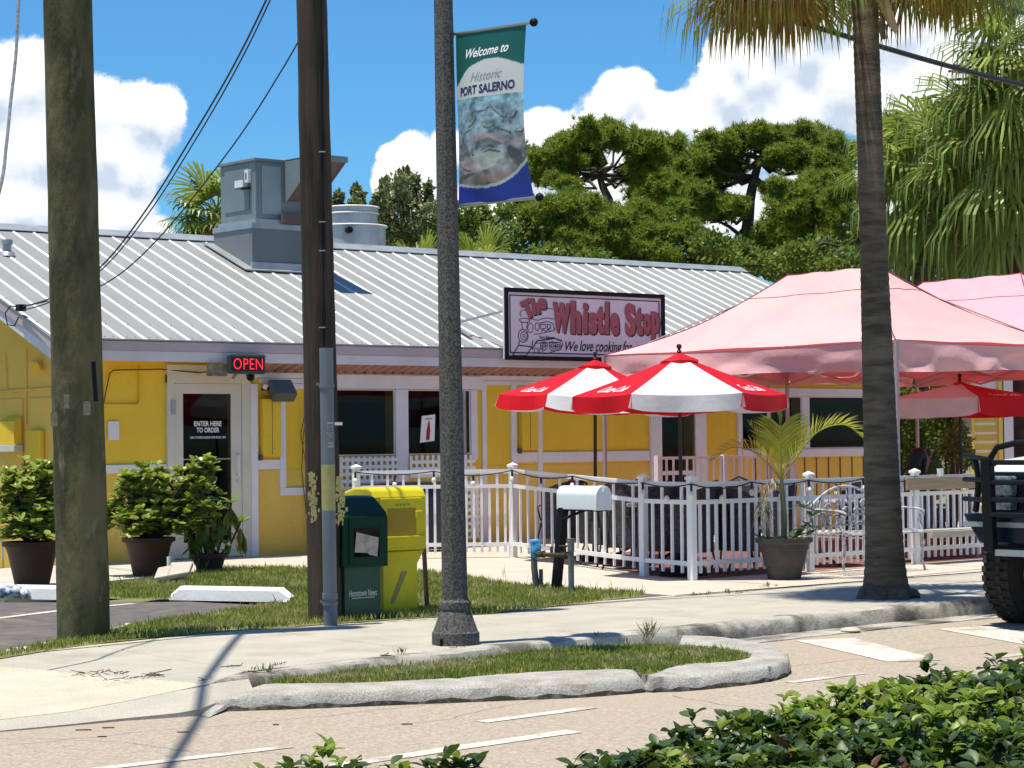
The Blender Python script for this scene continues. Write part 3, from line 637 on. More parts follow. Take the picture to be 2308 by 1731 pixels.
dpan = MB().box(3.748, 2.66, 4.74, 3.759, 3.30, 5.34).build('access_door', hvacm, bx, bevel=.004)
MB().box(3.742, 2.80, 5.08, 3.747, 3.02, 5.18).build('label_plate', white, bx)
MB().box(3.70, 2.60, 5.12, 3.759, 2.70, 5.30).build('switch_box', white, bx, bevel=.006)
MB().box(3.72, 2.64, 5.16, 3.7, 2.67, 5.26).build('switch_slot', black, bx)
MB().box(3.69, 2.60, 5.03, 3.74, 2.78, 5.06).build('door_latch', black, bx)
MB().box(3.86, 2.488, 4.68, 4.18, 2.499, 5.36).build('front_panel', M('paler panel', (.30,.36,.37), (.26,.32,.33), rough=.45, scale=2), bx)
hd_ = MB()
for x in (4.24, 4.765): hd_.extr([(x,2.5,5.44), (x,1.70,5.44), (x,1.70,5.40), (x,2.5,4.83)], (.012, 0, 0))
hd_.extr([(4.24,2.5,5.452), (4.777,2.5,5.452), (4.777,1.68,5.452), (4.24,1.68,5.452)], (0, 0, .012)); hd_.box(4.24, 1.68, 5.38, 4.777, 1.70, 5.45)
hd_.build('intake_hood', hvacm, hv)
MB().extr([(4.26,2.47,4.88), (4.76,2.47,4.88), (4.76,1.74,5.40), (4.26,1.74,5.40)], (0, .005, .02)).build('hood_filter', brown, hv)
vt = thing('exhaust_vent', 'round galvanised exhaust vent of two stacked drums above the ridge', 'roof vent', (6.93, 4.6, 4.3))
m_ = MB(); m_.lathe([(.52,-.3), (.52,.50), (.545,.50), (.545,.525), (.50,.53), (.3,.54)], (6.93,4.6,4.3), 40); drm = M('bright galvanised drum', (.52,.53,.53), (.40,.41,.42), rough=.4, metal=.4, scale=4); dr_ = m_.build('lower_drum', drm, vt, smooth=True)
m_ = MB(); m_.lathe([(.40,.53), (.395,.72), (.415,.725), (.415,.745), (.40,.75), (.405,.81), (.42,.815), (.42,.83), (.3,.84), (.0,.86)], (6.93,4.6,4.3), 40); m_.build('upper_drum', drm, vt, smooth=True)
for z_, r_0 in ((4.82,.545), (5.02,.415), (5.12,.42)): m_ = MB(); m_.lathe([(r_0,z_-.012), (r_0+.012,z_), (r_0,z_+.012)], (6.93,4.6,0), 40, cap=False); m_.build('rim', ribm, vt, smooth=True)
m_ = MB(); m_.tube([(6.58,4.24,4.72), (6.54,4.12,4.72)], .05, 12); m_.build('vent_port', black, vt)
# ---- big sign
sg = thing('restaurant_sign', 'large white framed roof-edge sign with pink lettering and a steam engine drawing', 'sign', (7.3, -.47, 2.55))
SX0, SX1, SZ0, SZ1 = 5.82, 8.80, 2.545, 3.515
sgw = M('sign face', (.76,.67,.70), (.70,.62,.65), rough=.5, scale=1.5); rose = M('rose lettering', (.42,.10,.115), (.37,.085,.10), rough=.5, scale=3)
MB().box(SX0, -.50, SZ0, SX1, -.455, SZ1).build('board', sgw, sg)
f_ = MB(); fw = .05
f_.box(SX0-.01, -.525, SZ0-.01, SX1+.01, -.5005, SZ0+fw); f_.box(SX0-.01, -.525, SZ1-fw, SX1+.01, -.5005, SZ1+.01); f_.box(SX0-.01, -.525, SZ0+fw, SX0+fw, -.5005, SZ1-fw); f_.box(SX1-fw, -.525, SZ0+fw, SX1+.01, -.5005, SZ1-fw)
f_.build('frame', black, sg)
f_ = MB(); i0 = .085
for (a, b, c, d) in ((SX0+i0, SZ0+i0, SX1-i0, SZ0+i0+.014), (SX0+i0, SZ1-i0-.014, SX1-i0, SZ1-i0), (SX0+i0, SZ0+i0+.014, SX0+i0+.014, SZ1-i0-.014), (SX1-i0-.014, SZ0+i0+.014, SX1-i0, SZ1-i0-.014)): f_.box(a, -.506, b, c, -.5005, d)
f_.build('border_line', black, sg)
# photograph zoom of the sign: u 0..1 across, v 0..1 up
def sfn(yo): return lambda u_, v_: (SX0+u_*(SX1-SX0), yo, SZ0+v_*(SZ1-SZ0))
def rot_letter(mb, ch, cx, cy, w_, h_, ang, fn, bold=.05):
    V, Fs, x0, y0, ww, hh = text2d(ch, bold, 0, 1.); ca, sa = math.cos(ang), math.sin(ang); AR = (SX1-SX0)/(SZ1-SZ0); o = []
    for a, b in V:
        x = ((a-x0)/ww-.5)*w_*AR; y = ((b-y0)/hh-.5)*h_; o.append(fn(cx+(x*ca-y*sa)/AR, cy+x*sa+y*ca))
    mb.add(o, Fs)
sh = MB(); fc = MB()
for ch, cx, cy, w_, h_, an in (('T',.135,.72,.060,.26,.42), ('h',.182,.765,.040,.235,.22), ('e',.224,.80,.042,.16,.12),
        ('W',.340,.615,.100,.43,-.05), ('h',.430,.625,.060,.48,-.03), ('i',.490,.615,.022,.45,-.02), ('s',.536,.545,.048,.32,0), ('t',.585,.60,.044,.41,0), ('l',.626,.635,.018,.48,-.02), ('e',.676,.545,.050,.33,0),
        ('S',.776,.62,.060,.48,.04), ('t',.835,.60,.044,.42,0), ('o',.886,.56,.044,.32,0), ('p',.942,.525,.050,.46,.02)):
    bo = .03 if ch in 'ils' else .045
    for q_, dx_ in enumerate((-.0035, .0035, 0)):
        rot_letter(sh, ch, cx+.007+dx_, cy-.014, w_+.004, h_+.012, an, sfn(-.5065-.0005*q_), bo); rot_letter(fc, ch, cx+dx_, cy, w_, h_, an, sfn(-.511-.0005*q_), bo)
sh.build('letter_shadow', letk, sg); fc.build('sign_lettering', rose, sg)
tg = MB(); fs = sfn(-.506)
for wd_, x, w_, dy, hh in (('We', .364, .078, 0, .14), ('love', .452, .088, 0, .16), ('cooking', .553, .168, -.055, .215), ('for', .728, .062, -.0, .165), ('you!', .80, .09, -.05, .19)):
    letter(tg, wd_, fs, x, .115+dy+.02, w_, hh, .012, .35)
tg.build('slogan_lettering', letk, sg); tg = MB()
# steam engine drawing
def circ(cx, cy, r, n=14, ry=None): return [(cx+r*math.cos(2*math.pi*i/n), cy+(ry or r*3.07)*math.sin(2*math.pi*i/n)) for i in range(n+1)]
st = lambda p, wd_=.0035: [tg.add([fs(*q) for q in quad_], [(0, 1, 2, 3)]) for quad_ in _st(p, wd_)]
def _st(p, wd_):
    o = []
    for a, b in zip(p[:-1], p[1:]):
        dx, dy = (b[0]-a[0])*3.07, b[1]-a[1]; L = math.hypot(dx, dy) or 1e-6; nx, ny = -dy/L*wd_/2, dx/L*wd_*1.5
        o.append([(a[0]+nx, a[1]+ny), (a[0]-nx, a[1]-ny), (b[0]-nx, b[1]-ny), (b[0]+nx, b[1]+ny)])
    return o
st(circ(.108,.335,.030)); st(circ(.112,.335,.02)); st(circ(.112,.335,.007)); st(circ(.118,.555,.032,12,.03)); st([(.100,.53), (.104,.43)]); st([(.134,.53), (.130,.42)])
st(circ(.152,.45,.016,10,.07)); st(circ(.193,.47,.013,10,.06)); st([(.175,.36), (.205,.37), (.29,.42), (.30,.46)]); st([(.205,.52), (.26,.55), (.29,.52), (.30,.42)]); st([(.21,.50), (.245,.51), (.245,.45), (.215,.44), (.21,.50)]); st([(.255,.51), (.275,.50), (.275,.45), (.255,.45), (.255,.51)])
st([(.085,.26), (.08,.20), (.16,.18), (.165,.27)], .005); st([(.08,.20), (.045,.06), (.06,.05), (.125,.055), (.16,.18)], .005); st([(.16,.14), (.19,.27), (.30,.31), (.34,.28)], .006)
for cx_, r_ in ((.232,.021), (.285,.021), (.322,.019)): st(circ(cx_,.20,r_)); st(circ(cx_,.20,r_*.5)); st([(cx_-.018,.20), (cx_+.018,.20)])
for cx_ in (.185, .215): st(circ(cx_,.13,.012))
st([(.17,.10), (.25,.09), (.33,.15), (.35,.22), (.34,.30)]); st([(.18,.235), (.33,.255)]); st([(.095,.60), (.09,.66), (.105,.70), (.14,.70), (.16,.68)]); st([(.19,.77), (.22,.78), (.25,.74), (.29,.73)]); st([(.16,.575), (.20,.56), (.22,.585), (.26,.60), (.30,.585)]); st([(.215,.40), (.23,.43), (.245,.405), (.26,.44), (.275,.41)])
tg.build('engine_drawing', letk, sg); tg = MB(); letter(tg, 'Port Salerno', fs, .208, .300, .090, .042, .03); tg.build('engine_lettering', letk, sg)
b_ = MB(); b_.beam((5.83,-.44,3.2), (5.60,.35,rz(.35)+.06), .03, .03); b_.beam((5.55,-.1,rz(-.1)+.05), (5.6,.62,rz(.62)+.05), .05, .03); b_.beam((8.7,-.44,3.2), (8.6,.6,rz(.6)+.05), .03, .03); b_.beam((7.3,-.44,3.2), (7.3,.6,rz(.6)+.05), .03, .03); b_.build('strut', galv2, sg)
# ---- OPEN sign
op = thing('open_sign', 'red neon style OPEN sign in a dark case hung under the eave above the door', 'sign', (1.66, -.5, 2.3))
MB().box(1.38, -.53, 2.295, 1.93, -.47, 2.545).build('case', M('dark green case', (.03,.05,.055), rough=.3), op, bevel=.035, seg=3)
MB().box(1.42, -.534, 2.335, 1.89, -.5305, 2.505).build('backing', M('dark red backing', (.03,.006,.008), rough=.4), op)
t_ = MB(); letter(t_, 'OPEN', lambda x, z: (x, -.541, z), 1.44, 2.35, .43, .14, -.0, 0, 0, 1.08); t_.build('tube_lettering', M('lit red tube', (.7,.02,.03), rough=.4, emit=(1,.03,.05), es=.75), op)
b_ = MB(); b_.box(1.15, -.46, 2.27, 1.40, -.38, 2.42); b_.tube([(1.5,-.5,2.295), (1.48,-.46,2.24)], .02, 8); b_.build('bracket', M('grey wrap', (.30,.25,.2), (.1,.08,.06), scale=12), op)
sp = thing('security_camera', 'dark dome camera hung below the OPEN sign', 'camera', (1.8, -.42, 2.25)); m_ = MB(); m_.sphere((1.74,-.46,2.255), .05, 8); m_.build('dome', black, sp, smooth=True); MB().box(1.70, -.49, 2.27, 1.78, -.42, 2.294).build('bracket', black, sp)
fl = thing('floodlight', 'dark square floodlight angled down on the wall right of the door', 'lamp', (2.3, -.1, 2.1))
m_ = MB(); m_.obox((2.36,-.22,2.10), Vector((.15,-.03,0)), Vector((.03,.09,-.05)), Vector((-.02,.05,.095))); hd2 = m_.build('lamp_head', M('dark grey housing', (.07,.085,.095), rough=.35), fl, bevel=.015)
m_ = MB(); m_.tube([(2.2,-.02,2.12), (2.18,-.12,2.12), (2.22,-.18,2.14)], .016, 8); m_.build('arm', black, fl, smooth=True); m_ = MB(); m_.tube([(2.19,-.1,2.15), (2.18,-.15,2.15)], .035, 14); m_.build('photocell', whitef, fl)
ps = thing('poster', 'white poster of a red bottle hung tilted inside the window by the lamp post', 'poster', (4.95, -.02, 1.6)); pa = math.radians(-8)
def pf(yo): return lambda a, b: (4.86+a*math.cos(pa)+b*math.sin(-pa)*-1*-1*0+ -b*math.sin(pa)*-1*0 + b*.10, yo, 1.60+b-a*.10*-1)
m_ = MB(); F0 = pf(-.0195); m_.quad(F0(-.13,-.17), F0(.12,-.17), F0(.10,.19), F0(-.13,.19)); m_.build('sheet', letw, ps)
m_ = MB(); F0 = pf(-.022); m_.quad(*[F0(a, b) for a, b in ((-.03,-.15), (.03,-.15), (.033,-.02), (.022,.03), (.011,.11), (-.011,.11), (-.022,.03), (-.033,-.02))]); letter(m_, 'Enjoy', F0, -.07, .125, .13, .03, .02, .3); m_.build('bottle_print', M('bottle red', (.35,.02,.02)), ps)
# hanging loose wires by the pole
wr = MB(); a = dp(694, 895, 26.5)
for k_ in (0, 1): wr.tube([yp(696,885,-.06), yp(684-k_*6,980,-.05), yp(680+k_*12,1060,-.05), yp(690,1150,-.05), yp(696,1250,-.05)], .006, 5)
tag(wr.build('loose_cable', M('dark cable', (.10,.06,.02))), 'thin brown cables hanging loose on the yellow wall left of the dark pole', 'cable')

# ================================================================ POLES
mossy = M('mossy weathered pole wood', (.135,.115,.055), (.055,.055,.025), rough=.95, scale=3.2, stretch=(1,1,.4), bump=.02, bscale=11, lo=.42, hi=.58, c3=(.20,.18,.13), s3=6, t3=.60)
darkw = M('creosoted pole wood', (.085,.060,.042), (.025,.02,.015), rough=.9, scale=10, stretch=(1,1,.07), bump=.02, bscale=30, c3=(.11,.085,.06), s3=2, t3=.6)
def pole(name, label, bx_, tx_, r0, r1, mat, H, n=28):
    t = thing(name, label, 'utility pole', bx_); b = Vector(bx_); tt = Vector(tx_); d = (tt-b)/(tt.z-b.z); pts, rs = [], []
    N_ = 60
    for i in range(N_+1):
        z = -.2+(H+.2)*i/N_; pts.append(b+d*z+Vector((random.uniform(-.003,.003), random.uniform(-.003,.003), 0))); rs.append((r0+(r1-r0)*min(z,5)/5)*(1+random.uniform(-.012,.012)))
    m_ = MB(); m_.tube(pts, rs, n); p = m_.build('pole', mat, t, smooth='all'); return t, d
P1, d1 = pole('utility_pole', 'thick mossy brown wooden pole at the left edge of the sidewalk', (-5.355,-9.167,0), (-5.527,-9.283,4.707), .195, .176, mossy, 12)
def onpole(px, py, dist): return dp(px, py, dist)
a = dp(210, 815, 15.9); b = dp(216, 905, 15.9); m_ = MB(); m_.beam(a, b, .03, .015, up=(0,-1,0)); m_.build('staple_strip', black, P1)
for (x_, y_, w_) in ((196,920,.05), (150,905,.04), (122,945,.05)):
    c = dp(x_, y_, 15.92); MB().obox(c, RIGHT*w_/2, Vector((0,0,.05)), FWD*.004).build('paper_scrap', M('faded paper', (.2,.18,.13), (.1,.09,.05), scale=30), P1)
P2, d2_ = pole('utility_pole', 'dark cracked wooden pole with a grey conduit beside the green newspaper box', (-3.165,-9.127,0), (-3.296,-9.19,4.987), .140, .122, darkw, 12)
m_ = MB()
for (x0_, x1_, z0_, z1_) in ((735,742,0,760),):
    pts = [dp(724+ (y/760)*6, y, 17.52) for y in range(-300, 800, 40)]; m_.tube(pts, [.012+.008*math.sin(i*1.3) for i in range(len(pts))], 6)
m_.build('crack', black, P2)
for y_ in (342, 500, 565, 738): c = dp(726, y_, 17.49); MB().obox(c, RIGHT*.025, Vector((0,0,.004)), FWD*.012).build('staple', galv2, P2)
cond = M('grey conduit metal', (.17,.20,.22), (.12,.145,.16), rough=.5, scale=3, stretch=(1,1,.4)); ybp = M('faded yellow paint', (.42,.38,.16), (.34,.29,.11), rough=.8, scale=9)
ct = dp(735, 784, 17.38); cbm = dp(745, 1409, 17.42); m_ = MB(); dd = (cbm-ct)
m_.tube([ct, ct+dd*.42], .054, 18); m_.tube([ct+dd*.585, ct+dd], .0545, 18); m_.tube([ct+dd*.885, ct+dd*.905], .062, 18); cnd = m_.build('conduit', cond, P2, smooth=True)
m_ = MB(); m_.tube([ct+dd*.42, ct+dd*.585], .0548, 18); m_.build('painted_band', ybp, cnd, smooth=True)
for t_ in (.13, .915): c = ct+dd*t_; m_ = MB(); m_.tube([c, c+dd*.012], .061, 18); m_.obox(c-RIGHT*.068, RIGHT*.012, Vector((0,0,.01)), FWD*.01); m_.build('strap', cond, cnd)
m_ = MB(); c0 = ct+dd*.305; ax_ = -dd.normalized(); nv = -FWD
lf = lambda a, b: c0-FWD*.0565+RIGHT*(.012+b)+ax_*(a)-FWD*-abs(b)*.25
x_ = -.085
for ch in 'IECENUII': letter(m_, ch, lambda a, b: lf(a, b), x_*-1-.02, -.008, .017, .045, .01); x_ += .026
m_.build('vertical_marking', M('worn white print', (.30,.33,.34)), cnd)
m_ = MB()
for s_, xx in ((0, 705), (1, 766)):
    for j in range(80): c = dp(xx+random.gauss(0,5), 1068+j*1.35+s_*6, 17.53); m_.obox(c+(FWD*.03 if s_ else Vector()), RIGHT*random.uniform(.003,.012), Vector((0,0,random.uniform(.004,.022))), FWD*.006)
    m_.build('paint_patch', ybp, P2); m_ = MB()
m_ = MB(); c = dp(763, 955, 17.55); m_.obox(c, RIGHT*.03, Vector((0,0,.012)), FWD*.01); m_.build('metal_band', white, P2)

# lamp post
lampm = M('exposed aggregate concrete', (.13,.125,.115), (.05,.05,.045), rough=.9, scale=60, detail=3, lo=.42, hi=.58, bump=.003, bscale=160, c3=(.17,.16,.145), s3=2, t3=.6)
LPb = Vector((-3.659,-11.447,0)); LP = thing('lamp_post', 'dark speckled octagonal concrete lamp post with a flared base on the sidewalk', 'lamp post', LPb)
lt = dp(999, 0, 15.75); ld = (lt-LPb)/lt.z
m_ = MB(); vs = []; pr = [(.170,0), (.170,.085), (.160,.095), (.105,.245), (.112,.25), (.112,.30), (.098,.315), (.091,.33)]
m_.lathe([(r, z) for r, z in pr], tuple(LPb), 16); m_.build('base', lampm, LP, bevel=.004)
m_ = MB(); m_.tube([LPb+ld*z for z in (.30, 1.5, 3, 4.7, 6.2)], [.093, .086, .077, .068, .06], 8); m_.build('shaft', lampm, LP, bevel=.006)
m_ = MB(); m_.tube([LPb+Vector((-.17,-.05,.0)), LPb+Vector((-.17,-.05,.05))], .012, 6); m_.build('anchor_bolt', black, LP)
m_ = MB(); tz = LPb+ld*6.2; m_.sphere(tz+Vector((0,0,.28)), .2, 10, sz=1.3); m_.build('globe', M('frosted globe', (.8,.8,.78), rough=.2), LP, smooth=True)

# banner
bn = thing('street_banner', 'green and blue welcome banner with a fish picture hung from the lamp post', 'banner', (-3.68,-11.5,3.1))
bxx = lambda z: -3.68+.0*z
arm_t0, arm_t1 = Vector((-3.675,-11.40,4.33)), Vector((-3.68,-12.40,4.275)); arm_b0, arm_b1 = Vector((-3.665,-11.42,3.105)), Vector((-3.68,-12.44,3.08))
m_ = MB(); m_.tube([arm_t0, arm_t1], .012, 8); m_.build('arm', steel, bn); m_ = MB(); m_.tube([arm_b0, arm_b1], .012, 8); m_.build('arm', steel, bn)
for e in (arm_t1, arm_b1): m_ = MB(); m_.sphere(e, .03, 8); m_.build('end_ball', black, bn, smooth=True)
for e in (arm_t0, arm_b0): m_ = MB(); m_.box(e.x-.025, e.y-.03, e.z-.11, e.x+.02, e.y+.035, e.z+.11); m_.obox(e+Vector((0,-.05,.0)), (.012,0,0), (0,.05,0), (0,0,.03)); m_.build('bracket', galv2, bn)
def bs(u_, v_, o=0.):   # u 0..1 away from the post, v 0..1 upwards
    a = Vector((-3.68,-11.555,3.105)); b = Vector((-3.68,-12.375,3.085)); c = Vector((-3.68,-11.545,4.315)); d = Vector((-3.68,-12.32,4.27))
    p = (a*(1-u_)+b*u_)*(1-v_)+(c*(1-u_)+d*u_)*v_
    edge = 4*v_*(1-v_); p.y += .045*edge*u_ - .0*edge
    p.x += -.05*math.sin(math.pi*v_)*math.sin(u_*3.0)+.018*math.sin(u_*9+v_*4)*(1-v_) - o
    return p
def bcol(u_, v_):
    top_ = .80+.035*math.sin((u_-.25)*5.2)-(.13*max(0, .22-u_)/.22)**1.2*.9
    bot_ = .112-.03*math.sin(math.pi*u_*1.15)+max(0, u_-.55)**1.5*.30
    if v_ > top_: return (.012,.105,.085)
    if v_ < bot_: return (.015,.035,.27)
    if v_ < bot_+.012+.012*u_: return (.42,.47,.42)
    if v_ > .612+.035*u_*0: return (.58,.60,.57)
    # underwater scene: hazy sea with small fish above a big pale grouper
    t = (v_-bot_)/(.61-bot_); n_ = vn(u_*9+3, v_*22)*1.0+vn(u_*22, v_*52+5)*.7+vn(u_*45+9, v_*100)*.4
    c = np.array([.20,.36,.42])*t**.9+np.array([.19,.155,.14])*(1-t)**.7; c = c*(1+.6*n_); x, y = u_+.03*vn(u_*8, v_*18), v_+.012*vn(u_*11+4, v_*20)
    def ell(cx, cy, rx, ry, a=0): dx, dy = x-cx, y-cy; cc_, s_ = math.cos(a), math.sin(a); return ((dx*cc_+dy*s_*2)/rx)**2+((-dx*s_*.5+dy*cc_)/ry)**2
    def lay(c, k, cx, cy, rx, ry, a=0, soft=.35): e = ell(cx, cy, rx, ry, a); w_ = max(0, min(1, (1-e)/soft)); return c*(1-w_)+np.array(k)*(1+.22*n_)*w_
    for (cx, cy, rx, ry, a) in ((.44,.535,.15,.010,.1), (.30,.47,.10,.014,.5), (.66,.52,.14,.009,-.7), (.88,.49,.07,.016,.6), (.20,.42,.10,.012,.2), (.74,.40,.10,.012,-.5), (.55,.44,.11,.013,.3), (.92,.40,.06,.02,.3)): c = lay(c, (.06,.085,.10), cx, cy, rx, ry, a); c = lay(c, (.36,.36,.36), cx, cy+.006, rx*.7, ry*.45, a)
    for (cx, cy, rx, ry, a) in ((.40,.375,.20,.030,.05), (.66,.36,.13,.030,-.3), (.85,.33,.12,.025,.2)): c = lay(c, (.36,.27,.27), cx, cy, rx, ry, a, .8)
    c = lay(c, (.09,.10,.10), .86, .245, .07, .075, .7, .3); c = lay(c, (.12,.13,.12), .56, .345, .16, .018, -.25, .5)
    c = lay(c, (.40,.33,.34), .28, .235, .25, .060, .05, .3); c = lay(c, (.38,.44,.38), .45, .262, .30, .045, .02, .5); c = lay(c, (.50,.48,.42), .42, .215, .22, .022, .0, .6)
    c = lay(c, (.13,.07,.08), .13, .205, .11, .008, -.35, .5); c = lay(c, (.45,.36,.38), .12, .232, .12, .016, -.15, .5); c = lay(c, (.02,.015,.015), .26, .278, .026, .010, 0, .3); c = lay(c, (.05,.06,.06), .55, .285, .13, .006, -.2, .5)
    c = lay(c, (.30,.21,.17), .6, .135, .42, .03, .0, .6); c = lay(c, (.10,.10,.09), .13, .165, .14, .018, .05, .4)
    return tuple(float(max(.01, min(.8, q))) for q in c)
_vg = np.random.default_rng(5).uniform(-1, 1, (64, 256))
def vn(a, b):
    i, j = int(math.floor(a)), int(math.floor(b)); f, g_ = a-i, b-j; f = f*f*(3-2*f); g_ = g_*g_*(3-2*g_)
    q = lambda p, r: _vg[p % 64, r % 256]
    return (q(i, j)*(1-f)+q(i+1, j)*f)*(1-g_)+(q(i, j+1)*(1-f)+q(i+1, j+1)*f)*g_
NU, NV = 70, 170
V_ = [bs(i/NU, j/NV) for j in range(NV+1) for i in range(NU+1)]
F_ = [(j*(NU+1)+i, j*(NU+1)+i+1, (j+1)*(NU+1)+i+1, (j+1)*(NU+1)+i) for j in range(NV) for i in range(NU)]
pm_ = bpy.data.materials.new('printed vinyl'); pm_.use_nodes = True; nt_ = pm_.node_tree; at = nt_.nodes.new('ShaderNodeAttribute'); at.attribute_name = 'print'; pb = nt_.nodes['Principled BSDF']; nt_.links.new(at.outputs['Color'], pb.inputs['Base Color']); pb.inputs['Roughness'].default_value = .45
tr_ = nt_.nodes.new('ShaderNodeBsdfTranslucent'); ms_ = nt_.nodes.new('ShaderNodeMixShader'); ms_.inputs[0].default_value = .22; nt_.links.new(at.outputs['Color'], tr_.inputs[0]); nt_.links.new(pb.outputs[0], ms_.inputs[1]); nt_.links.new(tr_.outputs[0], ms_.inputs[2]); nt_.links.new(ms_.outputs[0], nt_.nodes['Material Output'].inputs[0])
cl = MB().add(V_, F_).build('cloth', pm_, bn, smooth='all')
ca_ = cl.data.color_attributes.new('print', 'FLOAT_COLOR', 'POINT')
ca_.data.foreach_set('color', np.array([(*bcol(i/NU, j/NV), 1) for j in range(NV+1) for i in range(NU+1)], dtype=np.float32).ravel())
m_ = MB(); letter(m_, 'Welcome to', lambda a, b: bs(a, b+.02*a, .0018), .17, .845, .62, .055, .014, .4); m_.build('print_white', letw, cl)
m_ = MB(); letter(m_, 'Historic', lambda a, b: bs(a, b+.02*a, .0018), .26, .70, .46, .055, .0, .4); m_.build('print_grey', M('grey print', (.25,.27,.28)), cl)
m_ = MB(); letter(m_, 'PORT SALERNO', lambda a, b: bs(a, b+.012*a, .0018), .08, .628, .82, .054, .035, 0); m_.build('print_navy', M('navy print', (.012,.02,.10)), cl)
# ================================================================ FENCE
posts = [(2.42,-1.75,1.17), (3.97,-2.87,1.17), (2.51,-6.78,1.08), (2.33,-7.69,1.08), (4.19,-7.57,1.08), (5.98,-7.52,1.08), (7.75,-7.45,1.08), (9.5,-7.4,1.08), (11.3,-7.35,1.08)]
counts = [19, 14, 4, 14, 15, 14, 13, 13]
fn_ = thing('patio_fence', 'white vinyl picket fence with capped posts round the patio', 'fence', (4.2,-7.5,0))
def fence_post(x, y, h, par):
    m_ = MB(); m_.box(x-.038, y-.038, 0, x+.038, y+.038, h-.06); p = m_.build('post', whitef, par, bevel=.004, seg=1)
    m_ = MB(); m_.box(x-.05, y-.05, h-.06, x+.05, y+.05, h-.03); m_.add([(x-.045,y-.045,h-.03), (x+.045,y-.045,h-.03), (x+.045,y+.045,h-.03), (x-.045,y+.045,h-.03), (x,y,h)], [(0,1,4), (1,2,4), (2,3,4), (3,0,4)]); m_.build('cap', whitef, p, bevel=.004, seg=1)
for p in posts: fence_post(*p, fn_)
for i, (a, b, n) in enumerate(zip(posts[:-1], posts[1:], counts)):
    for (h1, hh) in ((.11,.05), (.29,.045), (None,.045)):
        za = a[2]-h1 if h1 else .17; zb = b[2]-h1 if h1 else .17
        m_ = MB(); m_.beam((a[0],a[1],za), (b[0],b[1],zb), .036, hh); m_.build('rail', whitef, fn_)
    for k in range(1, n+1):
        t = k/(n+1); x, y, h = (a[j]+(b[j]-a[j])*t for j in range(3)); ztop = h-.11 if k % 2 == 0 else h-.29
        d = (Vector(b[:2])-Vector(a[:2])).normalized()
        m_ = MB(); m_.obox((x, y, (.07+ztop)/2), (d.x*.0155, d.y*.0155, 0), (-d.y*.0115, d.x*.0115, 0), (0, 0, (ztop-.07)/2)); m_.build('picket', whitef, fn_)
# plank facings on the far run
wood = M('weathered pine plank', (.42,.32,.20), (.33,.24,.14), rough=.8, scale=5, stretch=(.6,1,6), c3=(.20,.13,.07), s3=3, t3=.62)
wood2 = M('grey plank', (.50,.45,.38), (.38,.34,.28), rough=.85, scale=5, stretch=(.6,1,6))
bb = MB().box(5.76, -7.60, .835, 7.15, -7.565, .975).build('plank', wood, None, bevel=.004); tag(bb, 'brown wooden plank screwed along the top of the white fence right of the palm trunk', 'plank')
bb = MB(); bb.box(5.95, -7.78, .30, 7.12, -7.74, .375); bb.box(5.95, -7.76, .36, 7.12, -7.50, .39); bb = bb.build('plank', wood2, None, bevel=.004); tag(bb, 'grey weathered bench plank low on the white fence beside the tyre', 'plank')
# inner porch railing
rl = thing('porch_railing', 'pinkish white porch railing behind the umbrellas beside the dark side door', 'railing', (9,-1.3,0))
for h in (1.165, .55): m_ = MB(); m_.box(7.9, -1.32, h-.02, 10.6, -1.28, h+.02); m_.build('rail', white, rl)
for i in range(21): x = 7.93+i*.133; m_ = MB(); m_.box(x-.012, -1.312, .1, x+.012, -1.288, 1.145); m_.build('picket', white, rl)
for x in (7.9, 9.2, 10.62): m_ = MB(); m_.box(x-.04, -1.34, 0, x+.04, -1.26, 1.2); m_.build('post', white, rl)
# string lights
wirem = M('dark wire', (.04,.02,.012), rough=.6); bulbm = M('clear bulb glass', (.75,.70,.65), rough=.15)
sl = thing('string_lights', 'dark string light cable with hanging bulbs looped along the white fence', 'string lights', (2.4,-7.0,1))
pts = []; P3 = [Vector((a, b, h-.13)) for a, b, h in posts[:7]]
m_ = MB(); bulbs = []
for i, (a, b) in enumerate(zip(P3[:-1], P3[1:])):
    n = {0:2, 1:2, 2:1, 3:2, 4:2, 5:1}[i]; o_ = Vector((-.05,-.05,.03))
    for k in range(n):
        s0 = a+(b-a)*k/n; s1 = a+(b-a)*(k+1)/n
        m_.tube([s0+(s1-s0)*t/8+o_+Vector((0,0,-.4*(.09+.05*((i+k) % 2))*4*(t/8)*(1-t/8))) for t in range(9)], .0075, 5)
        bulbs.append(s0+o_); bulbs.append((s0+s1)/2+o_+Vector((0,0,-.05)))
m_.build('cable', wirem, sl, smooth=True)
for p in bulbs:
    q = MB(); q.tube([p, p+Vector((0,0,-.07))], .013, 8); s_ = q.build('socket', wirem, sl); q = MB(); q.sphere(p+Vector((0,0,-.11)), .03, 6, sz=1.25); q.build('bulb', bulbm, s_, smooth=True)

